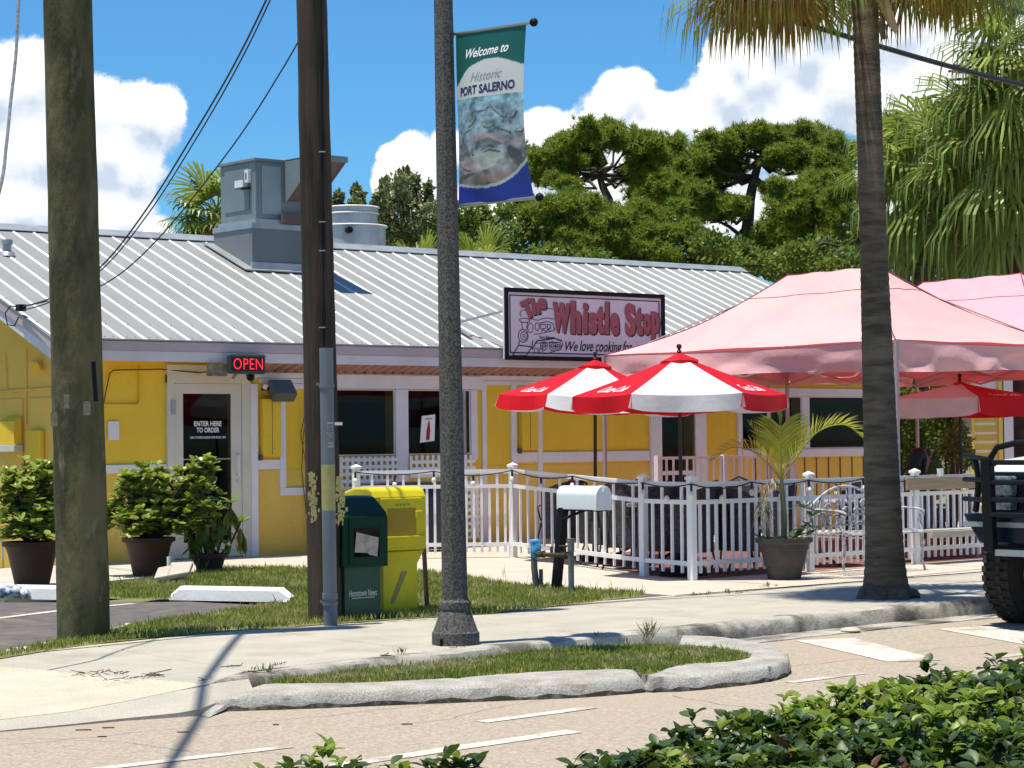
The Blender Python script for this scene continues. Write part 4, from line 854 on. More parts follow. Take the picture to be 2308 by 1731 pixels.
# ================================================================ UMBRELLAS
redc = M('red umbrella canvas', (.70,.006,.018), (.60,.005,.014), rough=.6, bump=.01, bscale=5, scale=6, transl=.35, tcol=(.75,.008,.02))
whc = M('white umbrella canvas', (.82,.82,.83), (.74,.75,.77), rough=.6, bump=.01, bscale=5, scale=6, transl=.3)
polem = M('dark umbrella pole', (.035,.022,.018), rough=.35)
logom = M('pinkish white print', (.80,.62,.62), rough=.5)
def umbrella(cx, cy, Rr, rim, apex, ph, label, first, tilt=0., red0=0, val=.17, blow=0.):
    t = thing('patio_umbrella', label, 'umbrella', (cx, cy, 0), 0, 'red and white umbrellas on the patio')
    V = [Vector((Rr*math.cos(ph+k*math.pi/3), Rr*math.sin(ph+k*math.pi/3), rim)) for k in range(6)]; A_ = Vector((0, 0, apex))
    T = Matrix.Rotation(tilt, 3, RIGHT.cross(Vector((0,0,1)))) if tilt else Matrix.Identity(3)
    tf = lambda p: T @ (p-Vector((0,0,rim)))+Vector((0,0,rim))
    for k in range(6):
        a, b = V[k], V[(k+1) % 6]; mt = redc if (k+red0) % 2 == 0 else whc; N_ = 8; vs, fs = [], []
        def sp(s_, r_):
            e = a+(b-a)*s_; p = A_+(e-A_)*r_; p.z -= .02*4*s_*(1-s_)*r_*r_ + .012*math.sin(math.pi*r_); return tf(p)
        for j in range(N_+1):
            for i in range(N_+1): vs.append(sp(i/N_, .06+.94*j/N_))
        for j in range(N_):
            for i in range(N_): q = j*(N_+1)+i; fs.append((q, q+1, q+N_+2, q+N_+1))
        m_ = MB(); m_.add(vs, fs); pn = m_.build('panel', mt, t, smooth='all', world=False)
        # valance
        vs, fs = [], []; out = ((a+b)/2); out.z = 0; out.normalize()
        for j in range(4):
            for i in range(N_+1):
                s_ = i/N_; p = sp(s_, 1.0); f = j/3; sc2 = 1-.18*(abs(2*s_-1)**6)
                p = p+Vector((0,0,-val*f*sc2))+out*(.02*math.sin(s_*9+k*2)+blow*.3)*f+ (V[k]-V[(k+1) % 6]).normalized()*(-.03*f*(2*s_-1)); vs.append(p)
        for j in range(3):
            for i in range(N_): q = j*(N_+1)+i; fs.append((q, q+1, q+N_+2, q+N_+1))
        m_ = MB(); m_.add(vs, fs); m_.build('valance', mt, pn, smooth='all', world=False)
        if mt is redc:
            m_ = MB()
            def lf(x, y): # x 0..1 across the panel, y up from the rim
                return sp(1-x if (b-a).dot(RIGHT) < 0 else x, 1-y)+Vector((0,0,.008))
            m_ = MB(); letter(m_, 'Coca-Cola', lf, .24, .10, .52, .15, .022, .38); m_.build('script_print', logom, pn, world=False)
    m_ = MB()
    for (r_, z0, z1) in ((.20, -.06, .03),):
        rv = [Vector((r_*math.cos(ph+q*math.pi/6), r_*math.sin(ph+q*math.pi/6), apex+z0+random.uniform(-.012,.012))) for q in range(12)]
        for q in range(12):
            a, b = rv[q], rv[(q+1) % 12]; m_.add([tf(x) for x in (Vector((0,0,apex+z1)), a, b)], [(0, 1, 2)]); m_.add([tf(x) for x in (a, b, b+Vector((0,0,-.05)), a+Vector((0,0,-.05)))], [(0, 1, 2, 3)])
    m_.build('vent_cap', redc, t, smooth=True, world=False)
    for k in range(6):
        m_ = MB(); m_.tube([tf(A_+Vector((0,0,-.04))), tf(V[k]+Vector((0,0,-.015)))], .008, 5); m_.build('rib', polem, t, world=False)
        m_ = MB(); m_.tube([tf(Vector((0,0,rim-.12))), tf(A_+(V[k]-A_)*.5+Vector((0,0,-.02)))], .006, 5); m_.build('strut', polem, t, world=False)
    m_ = MB(); m_.tube([(0,0,.05), tf(A_+Vector((0,0,.0)))], .021, 10); m_.build('pole', polem, t, world=False)
    m_ = MB(); m_.lathe([(.012,0), (.028,.02), (.012,.04), (.03,.065), (.025,.09), (0,.1)], tuple(tf(A_+Vector((0,0,.02)))), 10); m_.build('finial', polem, t, smooth=True, world=False)
    m_ = MB(); m_.lathe([(.24,.004), (.24,.05), (.04,.09), (.035,.3)], (0,0,0), 20); m_.build('base', black, t, smooth=True, world=False)
    return t
umbrella(2.76, -7.09, 1.12, 1.89, 2.31, -YAW, 'red and white patio umbrella nearest the road, in front of the pink tent corner', True, red0=1)
umbrella(4.13, -4.2, 1.12, 1.93, 2.36, -YAW, 'red and white patio umbrella furthest left, below the restaurant sign', True, tilt=-.05, red0=1, blow=.15)
umbrella(9.62, -5.23, 1.15, 1.93, 2.13, -YAW+math.pi/6, 'red and white patio umbrella at the far right under the tents', True, red0=0, val=.24)

# ================================================================ PINK POP-UP TENTS
pinkc = M('faded pink tent fabric', (.78,.43,.43), (.79,.49,.47), rough=.65, bump=.02, bscale=2.6, scale=1.3, transl=.20, tcol=(.80,.05,.08), c3=(.66,.38,.38), s3=1.2, t3=.66)
pinkc2 = M('pink tent fabric', (.80,.40,.46), (.78,.45,.49), rough=.65, bump=.02, bscale=2.6, scale=1.2, transl=.20, tcol=(.80,.05,.08))
seam = M('dark rose seam', (.24,.05,.07), rough=.6); legm = M('tent frame metal', (.45,.33,.33), rough=.4, metal=.3)
def tent(x0, x1, y0, y1, z, pk1, pk2, mat, label, valh=.37):
    t = thing('canopy_tent', label, 'tent', ((x0+x1)/2, (y0+y1)/2, 0), 0, 'pink pop-up tents over the patio')
    C = [Vector((x0,y0,z)), Vector((x1,y0,z)), Vector((x1,y1,z)), Vector((x0,y1,z))]; P_, Q_ = Vector(pk1), Vector(pk2)
    def face(a, b, p, q, nm='roof_panel', N_=14):
        vs, fs = [], []
        for j in range(N_+1):
            v_ = j/N_
            for i in range(N_+1):
                s_ = i/N_; lo = a+(b-a)*s_; hi = p+(q-p)*s_; e = lo+(hi-lo)*v_
                e.z -= (hi.z-lo.z)*.13*4*v_*(1-v_); e.z -= .035*math.sin(math.pi*s_)*math.sin(math.pi*min(1, v_*1.6))*(1-v_)
                e.z += .006*math.sin(s_*17+v_*9); vs.append(e)
        for j in range(N_):
            for i in range(N_): k = j*(N_+1)+i; fs.append((k, k+1, k+N_+2, k+N_+1))
        m_ = MB(); m_.add(vs, fs); o = m_.build(nm, mat, t, smooth='all')
        # seam at the upper third
        m_ = MB(); j = int(N_*.80); row = [vs[j*(N_+1)+i]+Vector((0,0,.004)) for i in range(N_+1)]; m_.tube(row, .0035, 4); m_.build('seam', seam, o)
        return vs, N_
    for a, b, p, q in ((C[0],C[1],P_,P_), (C[1],C[2],P_,Q_), (C[2],C[3],Q_,Q_), (C[3],C[0],Q_,P_)):
        vs, N_ = face(a, b, p, q)
        m_ = MB(); m_.tube([vs[j*(N_+1)]+Vector((0,0,.004)) for j in range(N_+1)], .009, 5); m_.build('hip_seam', seam, t)
        # valance with folds
        L = (b-a).length; n = int(L/.06); dd = (b-a).normalized(); nn = Vector((dd.y, -dd.x, 0)); vs2, fs2 = [], []
        for j in range(6):
            f = j/5
            for i in range(n+1):
                s_ = i/n; p_ = a+(b-a)*s_; w_ = math.sin(s_*5.2+a.x)*.05+math.sin(s_*23+f*5+a.y)*.018+math.sin(s_*13-f*5)*.030+math.sin(s_*41+f*9)*.010
                h_ = valh*(1-.10*math.sin(math.pi*s_)+.04*math.sin(s_*7.))
                sag = -.035*math.sin(math.pi*s_)
                vs2.append(p_+nn*(w_*f+.015)+Vector((0,0,-h_*f+sag*(1-f))))
        for j in range(5):
            for i in range(n): k = j*(n+1)+i; fs2.append((k, k+1, k+n+2, k+n+1))
        m_ = MB(); m_.add(vs2, fs2); m_.build('valance', mat, t, smooth='all')
        m_ = MB(); m_.tube([vs2[i]+Vector((0,0,.003)) for i in range(0, n+1, 4)], .004, 4); m_.build('eave_seam', seam, t)
    m_ = MB(); m_.tube([P_+Vector((0,0,.004)), (P_+Q_)/2+Vector((0,0,-.012)), Q_+Vector((0,0,.004))], .007, 5); m_.build('ridge_seam', seam, t)
    for c in C:
        ix = .06 if c.x == x0 else -.06; iy = .06 if c.y == y0 else -.06; l = Vector((c.x+ix, c.y+iy, 0))
        m_ = MB(); m_.box(l.x-.02, l.y-.02, 0, l.x+.02, l.y+.02, z-.01); lg = m_.build('leg', legm, t)
        m_ = MB(); m_.box(l.x-.06, l.y-.06, 0.004, l.x+.06, l.y+.06, .012); m_.build('foot', legm, lg)
    def sciss(a, b, n_):
        for k in range(n_):
            p = a+(b-a)*k/n_; q = a+(b-a)*(k+1)/n_
            m_ = MB(); m_.beam(p+Vector((0,0,-.08)), q+Vector((0,0,-.36)), .012, .025); m_.beam(p+Vector((0,0,-.36)), q+Vector((0,0,-.08)), .012, .025); m_.build('scissor_bar', legm, t)
    ins = [C[0]+Vector((.06,.06,0)), C[1]+Vector((-.06,.06,0)), C[2]+Vector((-.06,-.06,0)), C[3]+Vector((.06,-.06,0))]
    sciss(ins[0], ins[3], 4); sciss(ins[1], ins[2], 4); sciss(ins[0], ins[1], 2); sciss(ins[3], ins[2], 2)
    m_ = MB(); cy_ = (P_+Q_)/2
    for c in ins: m_ = MB(); m_.tube([c+Vector((0,0,-.05)), Vector((P_.x, P_.y if c.y < cy_.y else Q_.y, P_.z-.12))], .01, 5); m_.build('roof_bar', legm, t)
    return t
tent(6.33, 9.83, -6.97, -1.95, 2.55, (8.04,-5.24,3.59), (8.04,-3.68,3.57), pinkc, 'faded pink pop-up tent nearest the palm trunk with a drooping valance')
tent(10.0, 13.41, -6.4, -1.31, 2.57, (11.68,-4.66,3.68), (11.68,-2.93,3.66), pinkc2, 'pink pop-up tent at the right edge behind the first tent')

# ================================================================ MAILBOX + METER PIPES
mb_ = thing('mailbox', 'white rural mailbox on a leaning black post in the grass', 'mailbox', (.33,-7.88,0))
m_ = MB(); m_.obox((.405,-7.885,.47), Vector((.038,0,0)), Vector((0,.038,0)), Vector((.06,-.005,.48))); m_.build('post', black, mb_, bevel=.004, seg=1)
m_ = MB(); m_.tube([(.40,-7.92,.68), (.45,-8.03,.73), (.5,-8.15,.775)], .014, 6); m_.box(.44, -8.36, .765, .56, -7.86, .778); m_.build('bracket', black, mb_)
mpaint = M('white mailbox enamel', (.80,.81,.82), (.76,.77,.78), rough=.3)
def arch(xc, w_, z0, hs, n=14): return [(xc-w_/2, z0), (xc+w_/2, z0)]+[(xc+w_/2*math.cos(math.pi*i/n), z0+hs+w_/2*math.sin(math.pi*i/n)) for i in range(n+1)]
m_ = MB(); m_.extr([(a, -7.83, b) for a, b in arch(.50,.185,.78,.13)], (0, -.52, 0)); m_.build('box', mpaint, mb_, smooth=True, bevel=.003)
m_ = MB(); m_.extr([(a, -8.35, b) for a, b in arch(.50,.196,.776,.132)], (0, -.055, 0)); dm = m_.build('door', mpaint, mb_, smooth=True, bevel=.003)
m_ = MB(); m_.box(.48, -8.425, .95, .52, -8.405, .985); m_.build('latch', whitef, dm)
bf = thing('backflow_pipes', 'grey water pipe stubs joined by a brass valve beside the mailbox post', 'pipes', (.4,-7.8,0))
gp_ = M('dirty pvc', (.16,.17,.17), (.10,.11,.11), rough=.6, scale=8); brs = M('tarnished brass', (.16,.10,.05), (.08,.06,.04), rough=.5, metal=.5, scale=8)
m_ = MB(); m_.tube([(.38,-7.56,0), (.35,-7.56,.22), (.355,-7.56,.44)], .032, 12); m_.build('pipe', gp_, bf, smooth=True)
m_ = MB(); m_.tube([(.20,-8.27,-.0), (.20,-8.27,.50)], .028, 12); m_.tube([(.20,-8.27,.40), (.20,-8.27,.52)], .033, 12); m_.build('pipe', gp_, bf, smooth=True)
m_ = MB(); m_.tube([(.355,-7.56,.35), (.30,-7.8,.35), (.20,-8.27,.36)], .022, 10); m_.tube([(.33,-7.65,.35), (.31,-7.75,.35)], .034, 10); m_.tube([(.24,-8.1,.36), (.215,-8.2,.36)], .036, 10); m_.tube([(.28,-7.9,.35), (.28,-7.9,.43)], .014, 8); m_.tube([(.23,-8.15,.36), (.23,-8.15,.44)], .014, 8); m_.box(.19, -8.2, .44, .27, -8.1, .452); m_.build('valve', brs, bf, smooth=True)
m_ = MB(); m_.tube([(.40,-7.6,0), (.40,-7.6,.2)], .02, 8); m_.build('pipe', gp_, bf)
m_ = MB(); rr = random.Random(3); m_.lathe([(.01,-.16), (.03,-.11), (.055,-.05), (.06,.0), (.045,.05), (.04,.075), (0,.08)], (.355,-7.57,.41), 9, rough=.45); bg_ = m_.build('plastic_bag', M('bright blue plastic', (.02,.27,.55), (.12,.42,.70), rough=.3, scale=14), None, smooth='all'); tag(bg_, 'crumpled bright blue plastic bag tied over the left pipe stub', 'bag')
sk = MB(); sk.obox((-1.90,-8.79,.33), Vector((.014,0,0)), Vector((0,.014,0)), Vector((-.02,.0,.36))); sk.obox((-1.925,-8.79,.655), Vector((.017,0,0)), Vector((0,.017,0)), Vector((0,0,.035)), 1); sk = sk.build('survey_stake', [M('rusty stake', (.12,.06,.045), (.07,.04,.03), scale=10), M('rust red tip', (.3,.06,.04))]); tag(sk, 'thin rusty stake standing in the grass left of the lamp post', 'stake')

# ================================================================ NEWSPAPER BOXES
grn = M('dark green plastic', (.003,.036,.020), (.002,.026,.016), rough=.4, scale=3, spec=.15); grn2 = M('faded green metal', (.02,.075,.048), (.014,.055,.036), rough=.4, scale=3)
ylw = M('dirty yellow plastic', (.66,.55,.012), (.55,.45,.015), rough=.42, scale=4, c3=(.26,.20,.02), s3=6, t3=.66)
nb = thing('newspaper_box', 'dark green newspaper box with a newspaper in its window beside the dark pole', 'newspaper box', (-2.89,-9.15,0), group='newspaper boxes by the dark pole')
m_ = MB(); m_.box(-3.07, -9.26, 0, -2.71, -8.92, .44); pd = m_.build('pedestal', grn2, nb, bevel=.01)
m_ = MB(); m_.extr([(-3.11,-9.31,.43), (-3.11,-9.31,.83), (-3.11,-9.29,.87), (-3.11,-9.13,.985), (-3.11,-9.08,1.0), (-3.11,-8.88,1.0), (-3.11,-8.88,.43)], (.44, 0, 0)); hsg = m_.build('housing', grn, nb, bevel=.012, seg=3)
m_ = MB(); m_.box(-3.06, -9.325, .46, -2.72, -9.312, .84); m_.build('door', grn, nb, bevel=.006)
MB().box(-3.02, -9.332, .515, -2.77, -9.326, .745).build('window', glass, nb)
npm = M('newsprint', (.42,.38,.33), (.30,.27,.23), rough=.9, scale=14, lo=.45, hi=.6, c3=(.14,.12,.11), s3=16, t3=.66)
ns_ = MB(); pq = [(-3.005,.69), (-2.80,.645), (-2.815,.545), (-2.87,.54), (-2.885,.555), (-2.95,.565), (-3.03,.575)]; 
ns_.extr([(-3.00,-9.338,.715), (-2.785,-9.338,.665), (-2.80,-9.338,.515), (-2.875,-9.338,.53), (-2.89,-9.338,.545), (-3.02,-9.338,.555)], (0, .004, 0)); npp = ns_.build('newspaper', npm); tag(npp, 'folded newspaper tilted in the window of the green newspaper box', 'newspaper')
m_ = MB(); nf = lambda a, b: (a, -9.2625, b)
letter(m_, 'Hometown News', nf, -3.025, .195, .27, .055, .012); m_.box(-3.0, -9.263, .18, -2.78, -9.2615, .186); m_.build('lettering', M('grey white print', (.50,.52,.5)), pd)
m_ = MB(); m_.tube([(-3.12,-9.25,.62), (-3.12,-9.2,.50), (-3.10,-9.2,.45)], .005, 5); m_.build('chain', galv2, nb)
nb = thing('newspaper_box', 'yellow plastic newspaper box with an empty window and a flared head behind the green one', 'newspaper box', (-2.28,-8.9,0), group='newspaper boxes by the dark pole')
m_ = MB(); m_.extr([(-2.52,-9.03,0), (-2.16,-9.03,0), (-2.16,-9.03,.42), (-2.085,-9.03,.53), (-2.62,-9.03,.53), (-2.52,-9.03,.42)], (0, .36, 0)); m_.build('pedestal', ylw, nb, bevel=.012)
m_ = MB(); m_.extr([(-2.63,-9.06,.535), (-2.63,-9.06,.98), (-2.63,-9.03,1.04), (-2.63,-8.97,1.06), (-2.63,-8.78,1.06), (-2.63,-8.45,.98), (-2.63,-8.45,.535)], (.545, 0, 0)); m_.build('housing', ylw, nb, bevel=.02, seg=3)
m_ = MB(); m_.box(-2.57, -9.075, .56, -2.14, -9.062, .97); m_.build('door', ylw, nb, bevel=.006)
MB().box(-2.50, -9.082, .66, -2.21, -9.076, .885).build('window', M('yellowed plastic pane', (.36,.24,.02), (.30,.20,.02), rough=.3, scale=4), nb)
m_ = MB(); m_.box(-2.22, -9.10, .80, -2.15, -9.076, .86); m_.box(-2.52, -9.10, .635, -2.12, -9.076, .655); m_.build('handle', ylw, nb, bevel=.005)
m_ = MB(); m_.extr([(-2.45,-9.034,.10), (-2.41,-9.034,.10), (-2.27,-9.034,.36), (-2.33,-9.034,.36)], (0, .003, 0)); m_.build('tape_mark', M('faded tape', (.30,.26,.08)), nb)
m_ = MB(); st2 = lambda a, b: (a, -9.0765, b)
for x_ in (-2.42, -2.38, -2.34, -2.30): m_.box(x_, -9.0765, .905, x_+.03, -9.0755, .925)
m_.build('worn_print', M('worn olive print', (.32,.28,.02)), nb)

# ================================================================ WHEEL STOPS AND SMALL THINGS
def wheel_stop(x, y, rz_, L, label):
    t = MB(); pr_ = [(-.075, 0), (-.06,.10), (-.035,.13), (.035,.13), (.06,.10), (.075,0)]
    vs = [(-L/2, a, b) for a, b in pr_]+[(-L/2+.03, a*.8, b) for a, b in pr_]
    t.add([(-L/2,a,b*.35 if b > .01 else 0) for a, b in pr_]+[(-L/2+.11,a,b) for a, b in pr_]+[(L/2-.11,a,b) for a, b in pr_]+[(L/2,a,b*.35 if b > .01 else 0) for a, b in pr_],
          [tuple(range(5,-1,-1)), tuple(range(18,24))]+[(k*6+j, k*6+j+1, (k+1)*6+j+1, (k+1)*6+j) for k in range(3) for j in range(5)]+[(k*6, (k+1)*6, (k+1)*6+5, k*6+5) for k in range(3)])
    o = t.build('wheel_stop', whp, None, world=False); o.location = (x, y, -.018); o.rotation_euler = (0, 0, rz_); tag(o, label, 'wheel stop', 'white concrete wheel stops of the parking bays'); return o
whp = M('white painted concrete', (.80,.79,.76), (.74,.72,.68), rough=.7, scale=4, c3=(.5,.48,.44), s3=3, t3=.7, bump=.003)
a, b = gp(388,1347,.0), gp(660,1352,.0); wheel_stop((a.x+b.x)/2, (a.y+b.y)/2, math.atan2(b.y-a.y, b.x-a.x), (b-a).length, 'white concrete wheel stop on the grass edge left of the dark pole')
a2, b2 = gp(-100,1342,.0), gp(170,1347,.0); wheel_stop((a2.x+b2.x)/2, (a2.y+b2.y)/2, math.atan2(b2.y-a2.y, b2.x-a2.x), (b2-a2).length, 'white concrete wheel stop partly hidden by the left mossy pole')
rg = MB(); c = gp(15,1340,.03); rg.lathe([(.10,-.03), (.13,.02), (.10,.07), (.05,.10), (0,.11)], tuple(c+Vector((0,-.05,0))), 14, rough=.3); rg.lathe([(.06,-.03), (.07,.02), (.03,.05), (0,.055)], tuple(c+Vector((.12,-.12,0))), 12, rough=.3); rg = rg.build('rag', M('blue white cloth', (.10,.16,.28), (.6,.62,.66), rough=.9, scale=16, lo=.45, hi=.55), None, smooth='all'); tag(rg, 'blue and white rag lying against the left wheel stop', 'rag')
bx_ = thing('sprinkler_box', 'beige tilted plastic box standing in the grass before the second potted shrub', 'utility box', tuple(gp(392,1318,0)))
q0 = gp(392,1317,0); bge = M('beige plastic', (.47,.42,.34), (.40,.36,.29), rough=.6, scale=5)
m_ = MB(); c = Vector((q0.x, q0.y, .13)); ax = RIGHT*.18+Vector((0,0,.03)); ay = FWD*.14+Vector((0,0,.045)); az_ = ax.cross(ay).normalized()*.025
m_.obox(c, ax, ay, az_); m_.build('lid', bge, bx_, bevel=.012)
m_ = MB(); m_.obox(c-Vector((0,0,.085))+FWD*.03, RIGHT*.12, FWD*.07, Vector((0,0,.05))); m_.build('body', bge, bx_, bevel=.01)
m_ = MB(); cc_ = c+az_.normalized()*.0265; m_.obox(cc_-ax*.2, ax*.02, ay*.95, az_*.04); m_.build('groove', M('groove grey', (.25,.23,.2)), bx_)
m_ = MB(); c2 = gp(381,1306,0); m_.tube([c2, c2+Vector((0,0,.24))], .022, 10); m_.build('riser', whitef, bx_, smooth=True)
sn = MB(); c = gp(1917,1420,-.11)
sn.sphere(c, .085, 6, sz=.28); sn = sn.build('stone', conc3, None, smooth=True); tag(sn, 'flat pale stone lying at the foot of the kerb', 'stone')
tw = MB(); r_ = random.Random(5)
for (px, py, n, s_) in ((300,1528,26,.16), (245,1520,16,.12), (215,1516,12,.1), (590,1515,8,.05), (870,1478,6,.04), (1030,1458,8,.05), (1350,1438,5,.05), (1230,1475,8,.1), (1290,1468,6,.09), (470,1530,5,.06), (545,1500,6,.05), (620,1497,3,.03), (1660,1336,8,.12), (1735,1322,8,.1), (1590,1340,8,.08)):
    c = gp(px, py, .004)
    for k in range(n):
        p = c+Vector((r_.uniform(-s_, s_)*1.4, r_.uniform(-s_, s_)*.4, 0)); an = r_.uniform(0, 6.3); l = r_.uniform(.02, .09); tw.tube([p, p+Vector((math.cos(an)*l, math.sin(an)*l, r_.uniform(0,.02)))], .0025, 3)
p = gp(330,1520,.01); tw.tube([p, p+RIGHT*.14+FWD*.10+Vector((0,0,.02))], .004, 4)
for (px, py) in ((170,1645), (220,1660), (230,1640), (400,1650), (615,1633), (905,1632)): p = gp(px, py, -.125); tw.tube([p, p+RIGHT*r_.uniform(.03,.13)+FWD*.0], .004, 3)
stuff(tw.build('dry_twigs', M('dry twig', (.20,.13,.08), (.12,.07,.04), scale=20)))
wd = []
for (px, py, h, n) in ((600,1516,.07,14), (900,1475,.06,12), (578,1510,.03,5), (632,1502,.035,6), (1340,1433,.04,6), (1462,1440,.16,24), (1455,1448,.12,10), (1405,1452,.06,8), (1640,1338,.06,10), (1600,1341,.05,8), (1730,1324,.07,10), (1560,1344,.05,5)):
    c = gp(px, py, .0)
    for k in range(n): wd.append((*(c+Vector((random.uniform(-.04,.04), random.uniform(-.02,.02), 0))), h))
wd = np.array(wd); D = rand_unit(len(wd))*.7; D[:,2] = 1; D /= np.linalg.norm(D, axis=1, keepdims=True); V, F = scatter(wd[:, :3], D, wd[:, 3], .008); stuff(np_mesh('weeds', V, F, M('dry weeds', (.20,.17,.07), (.12,.14,.04), scale=9, transl=.3), k=4))
tall = []
for (px, py) in ((1135,1300), (1140,1310), (1190,1310), (1200,1318), (1270,1320), (1275,1330), (1345,1335), (1375,1335), (1400,1338), (1430,1340), (1440,1342), (1450,1344), (520,1300), (545,1290), (640,1290)):
    c = gp(px, py, .0)
    for k in range(2): tall.append((*(c+Vector((random.uniform(-.03,.03), random.uniform(-.03,.03), 0))), random.uniform(.09,.2)))
tall = np.array(tall); D = rand_unit(len(tall))*.2; D[:,2] = 1; D /= np.linalg.norm(D, axis=1, keepdims=True); V, F = scatter(tall[:, :3], D, tall[:, 3], .005); stuff(np_mesh('tall_weeds', V, F, MATS['dry weeds'], k=4))
# white patio bench rail glimpsed at the far left
lr = MB(); c = gp(10,1262,0); lr.box(c.x-.6, c.y-.02, .22, c.x+.02, c.y+.02, .27); lr.box(c.x-.03, c.y-.02, 0, c.x+.02, c.y+.02, .22); lr = lr.build('low_rail', whitef); tag(lr, 'low white rail end at the left edge behind the first potted shrub', 'rail')

flo = M('red brown floor shade', (.20,.085,.07), (.15,.065,.055), rough=.8, scale=2, speck=.12)  # shade on the ground inside the fence, painted as a red-brown sheet
pf_ = MB().prism([(2.62,-6.75), (2.45,-7.60), (4.2,-7.48), (6.0,-7.43), (14,-7.25), (14,-3.0), (5.5,-3.0), (4.3,-3.6)], -.1, .009).build('patio_shade', flo); struct(pf_)
# ================================================================ BENCH
bn_m = M('chipped white iron', (.50,.50,.52), (.20,.19,.20), rough=.5, scale=14, lo=.45, hi=.6); x0, x1 = 3.88, 5.12
be = thing('garden_bench', 'ornate cast iron bench with vine pattern back behind the palm trunk', 'bench', (4.5,-8.1,0))
yb, yf = -7.86, -8.34
m_ = MB()
for k in range(7): y = yb-.04-k*.07; m_.tube([(x0,y,.43-.012*math.sin(k)), (x1,y,.43-.012*math.sin(k))], .012, 6)
m_.tube([(x0,yf,.42), (x1,yf,.42)], .016, 6); m_.build('seat', bn_m, be, smooth=True)
for x, s_ in ((x0,-1), (x1,1)):
    m_ = MB(); m_.tube([(x,yf+.02,.43), (x,yf-.02,.30), (x,yf+.02,.15), (x+s_*.02,yf-.02,.0)], .014, 6); m_.build('leg', bn_m, be, smooth=True)
    m_ = MB(); m_.tube([(x,yb-.02,.43), (x,yb+.02,.28), (x-s_*-.03,yb+.05,.12), (x+s_*.06,yb+.10,.0)], .014, 6); m_.build('leg', bn_m, be, smooth=True)
    m_ = MB(); m_.tube([(x,yb,.66), (x,yb-.12,.68), (x,yf+.05,.665), (x,yf-.03,.64), (x,yf-.02,.60), (x,yf+.02,.62)], .013, 6); m_.tube([(x,yf+.02,.63), (x,yf+.06,.53), (x,yf,.43)], .011, 6); m_.build('armrest', bn_m, be, smooth=True)
m_ = MB(); arcp = lambda t, h=.27: (x0+(x1-x0)*t, yb+.03+.04*math.sin(math.pi*t), .64+h*math.sin(math.pi*t)**.8)
m_.tube([arcp(t/16) for t in range(17)], .015, 6); m_.tube([(x0,yb,.43), (x0,yb+.02,.66)], .014, 6); m_.tube([(x1,yb,.43), (x1,yb+.02,.66)], .014, 6); m_.build('back_frame', bn_m, be, smooth=True)
m_ = MB(); r_ = random.Random(8)
for k in range(9):
    t = (k+.5)/9; x = x0+(x1-x0)*t; tp = arcp(t)
    m_.tube([(x,yb,.44), (x+.07*math.sin(k*2.),yb+.02,.56), (x-.05*math.cos(k),yb+.02,.66), (x+.02,tp[1],tp[2])], .010, 5)
    for q in range(3):
        c = Vector((x+r_.uniform(-.06,.06), yb+.02, r_.uniform(.48,.74))); m_.tube([c+Vector((.04*math.cos(a_),0,.035*math.sin(a_))) for a_ in (0,1.,2.,3.,4.,5.)], .008, 5)
m_.build('back_scrollwork', bn_m, be, smooth=True)
m_ = MB(); m_.tube([(x0,yb+.02,.50), (x1,yb+.02,.50)], .011, 5); m_.tube([(x0,yb+.02,.62), ((x0+x1)/2,yb+.03,.60), (x1,yb+.02,.62)], .010, 5); m_.build('back_rail', bn_m, be, smooth=True)

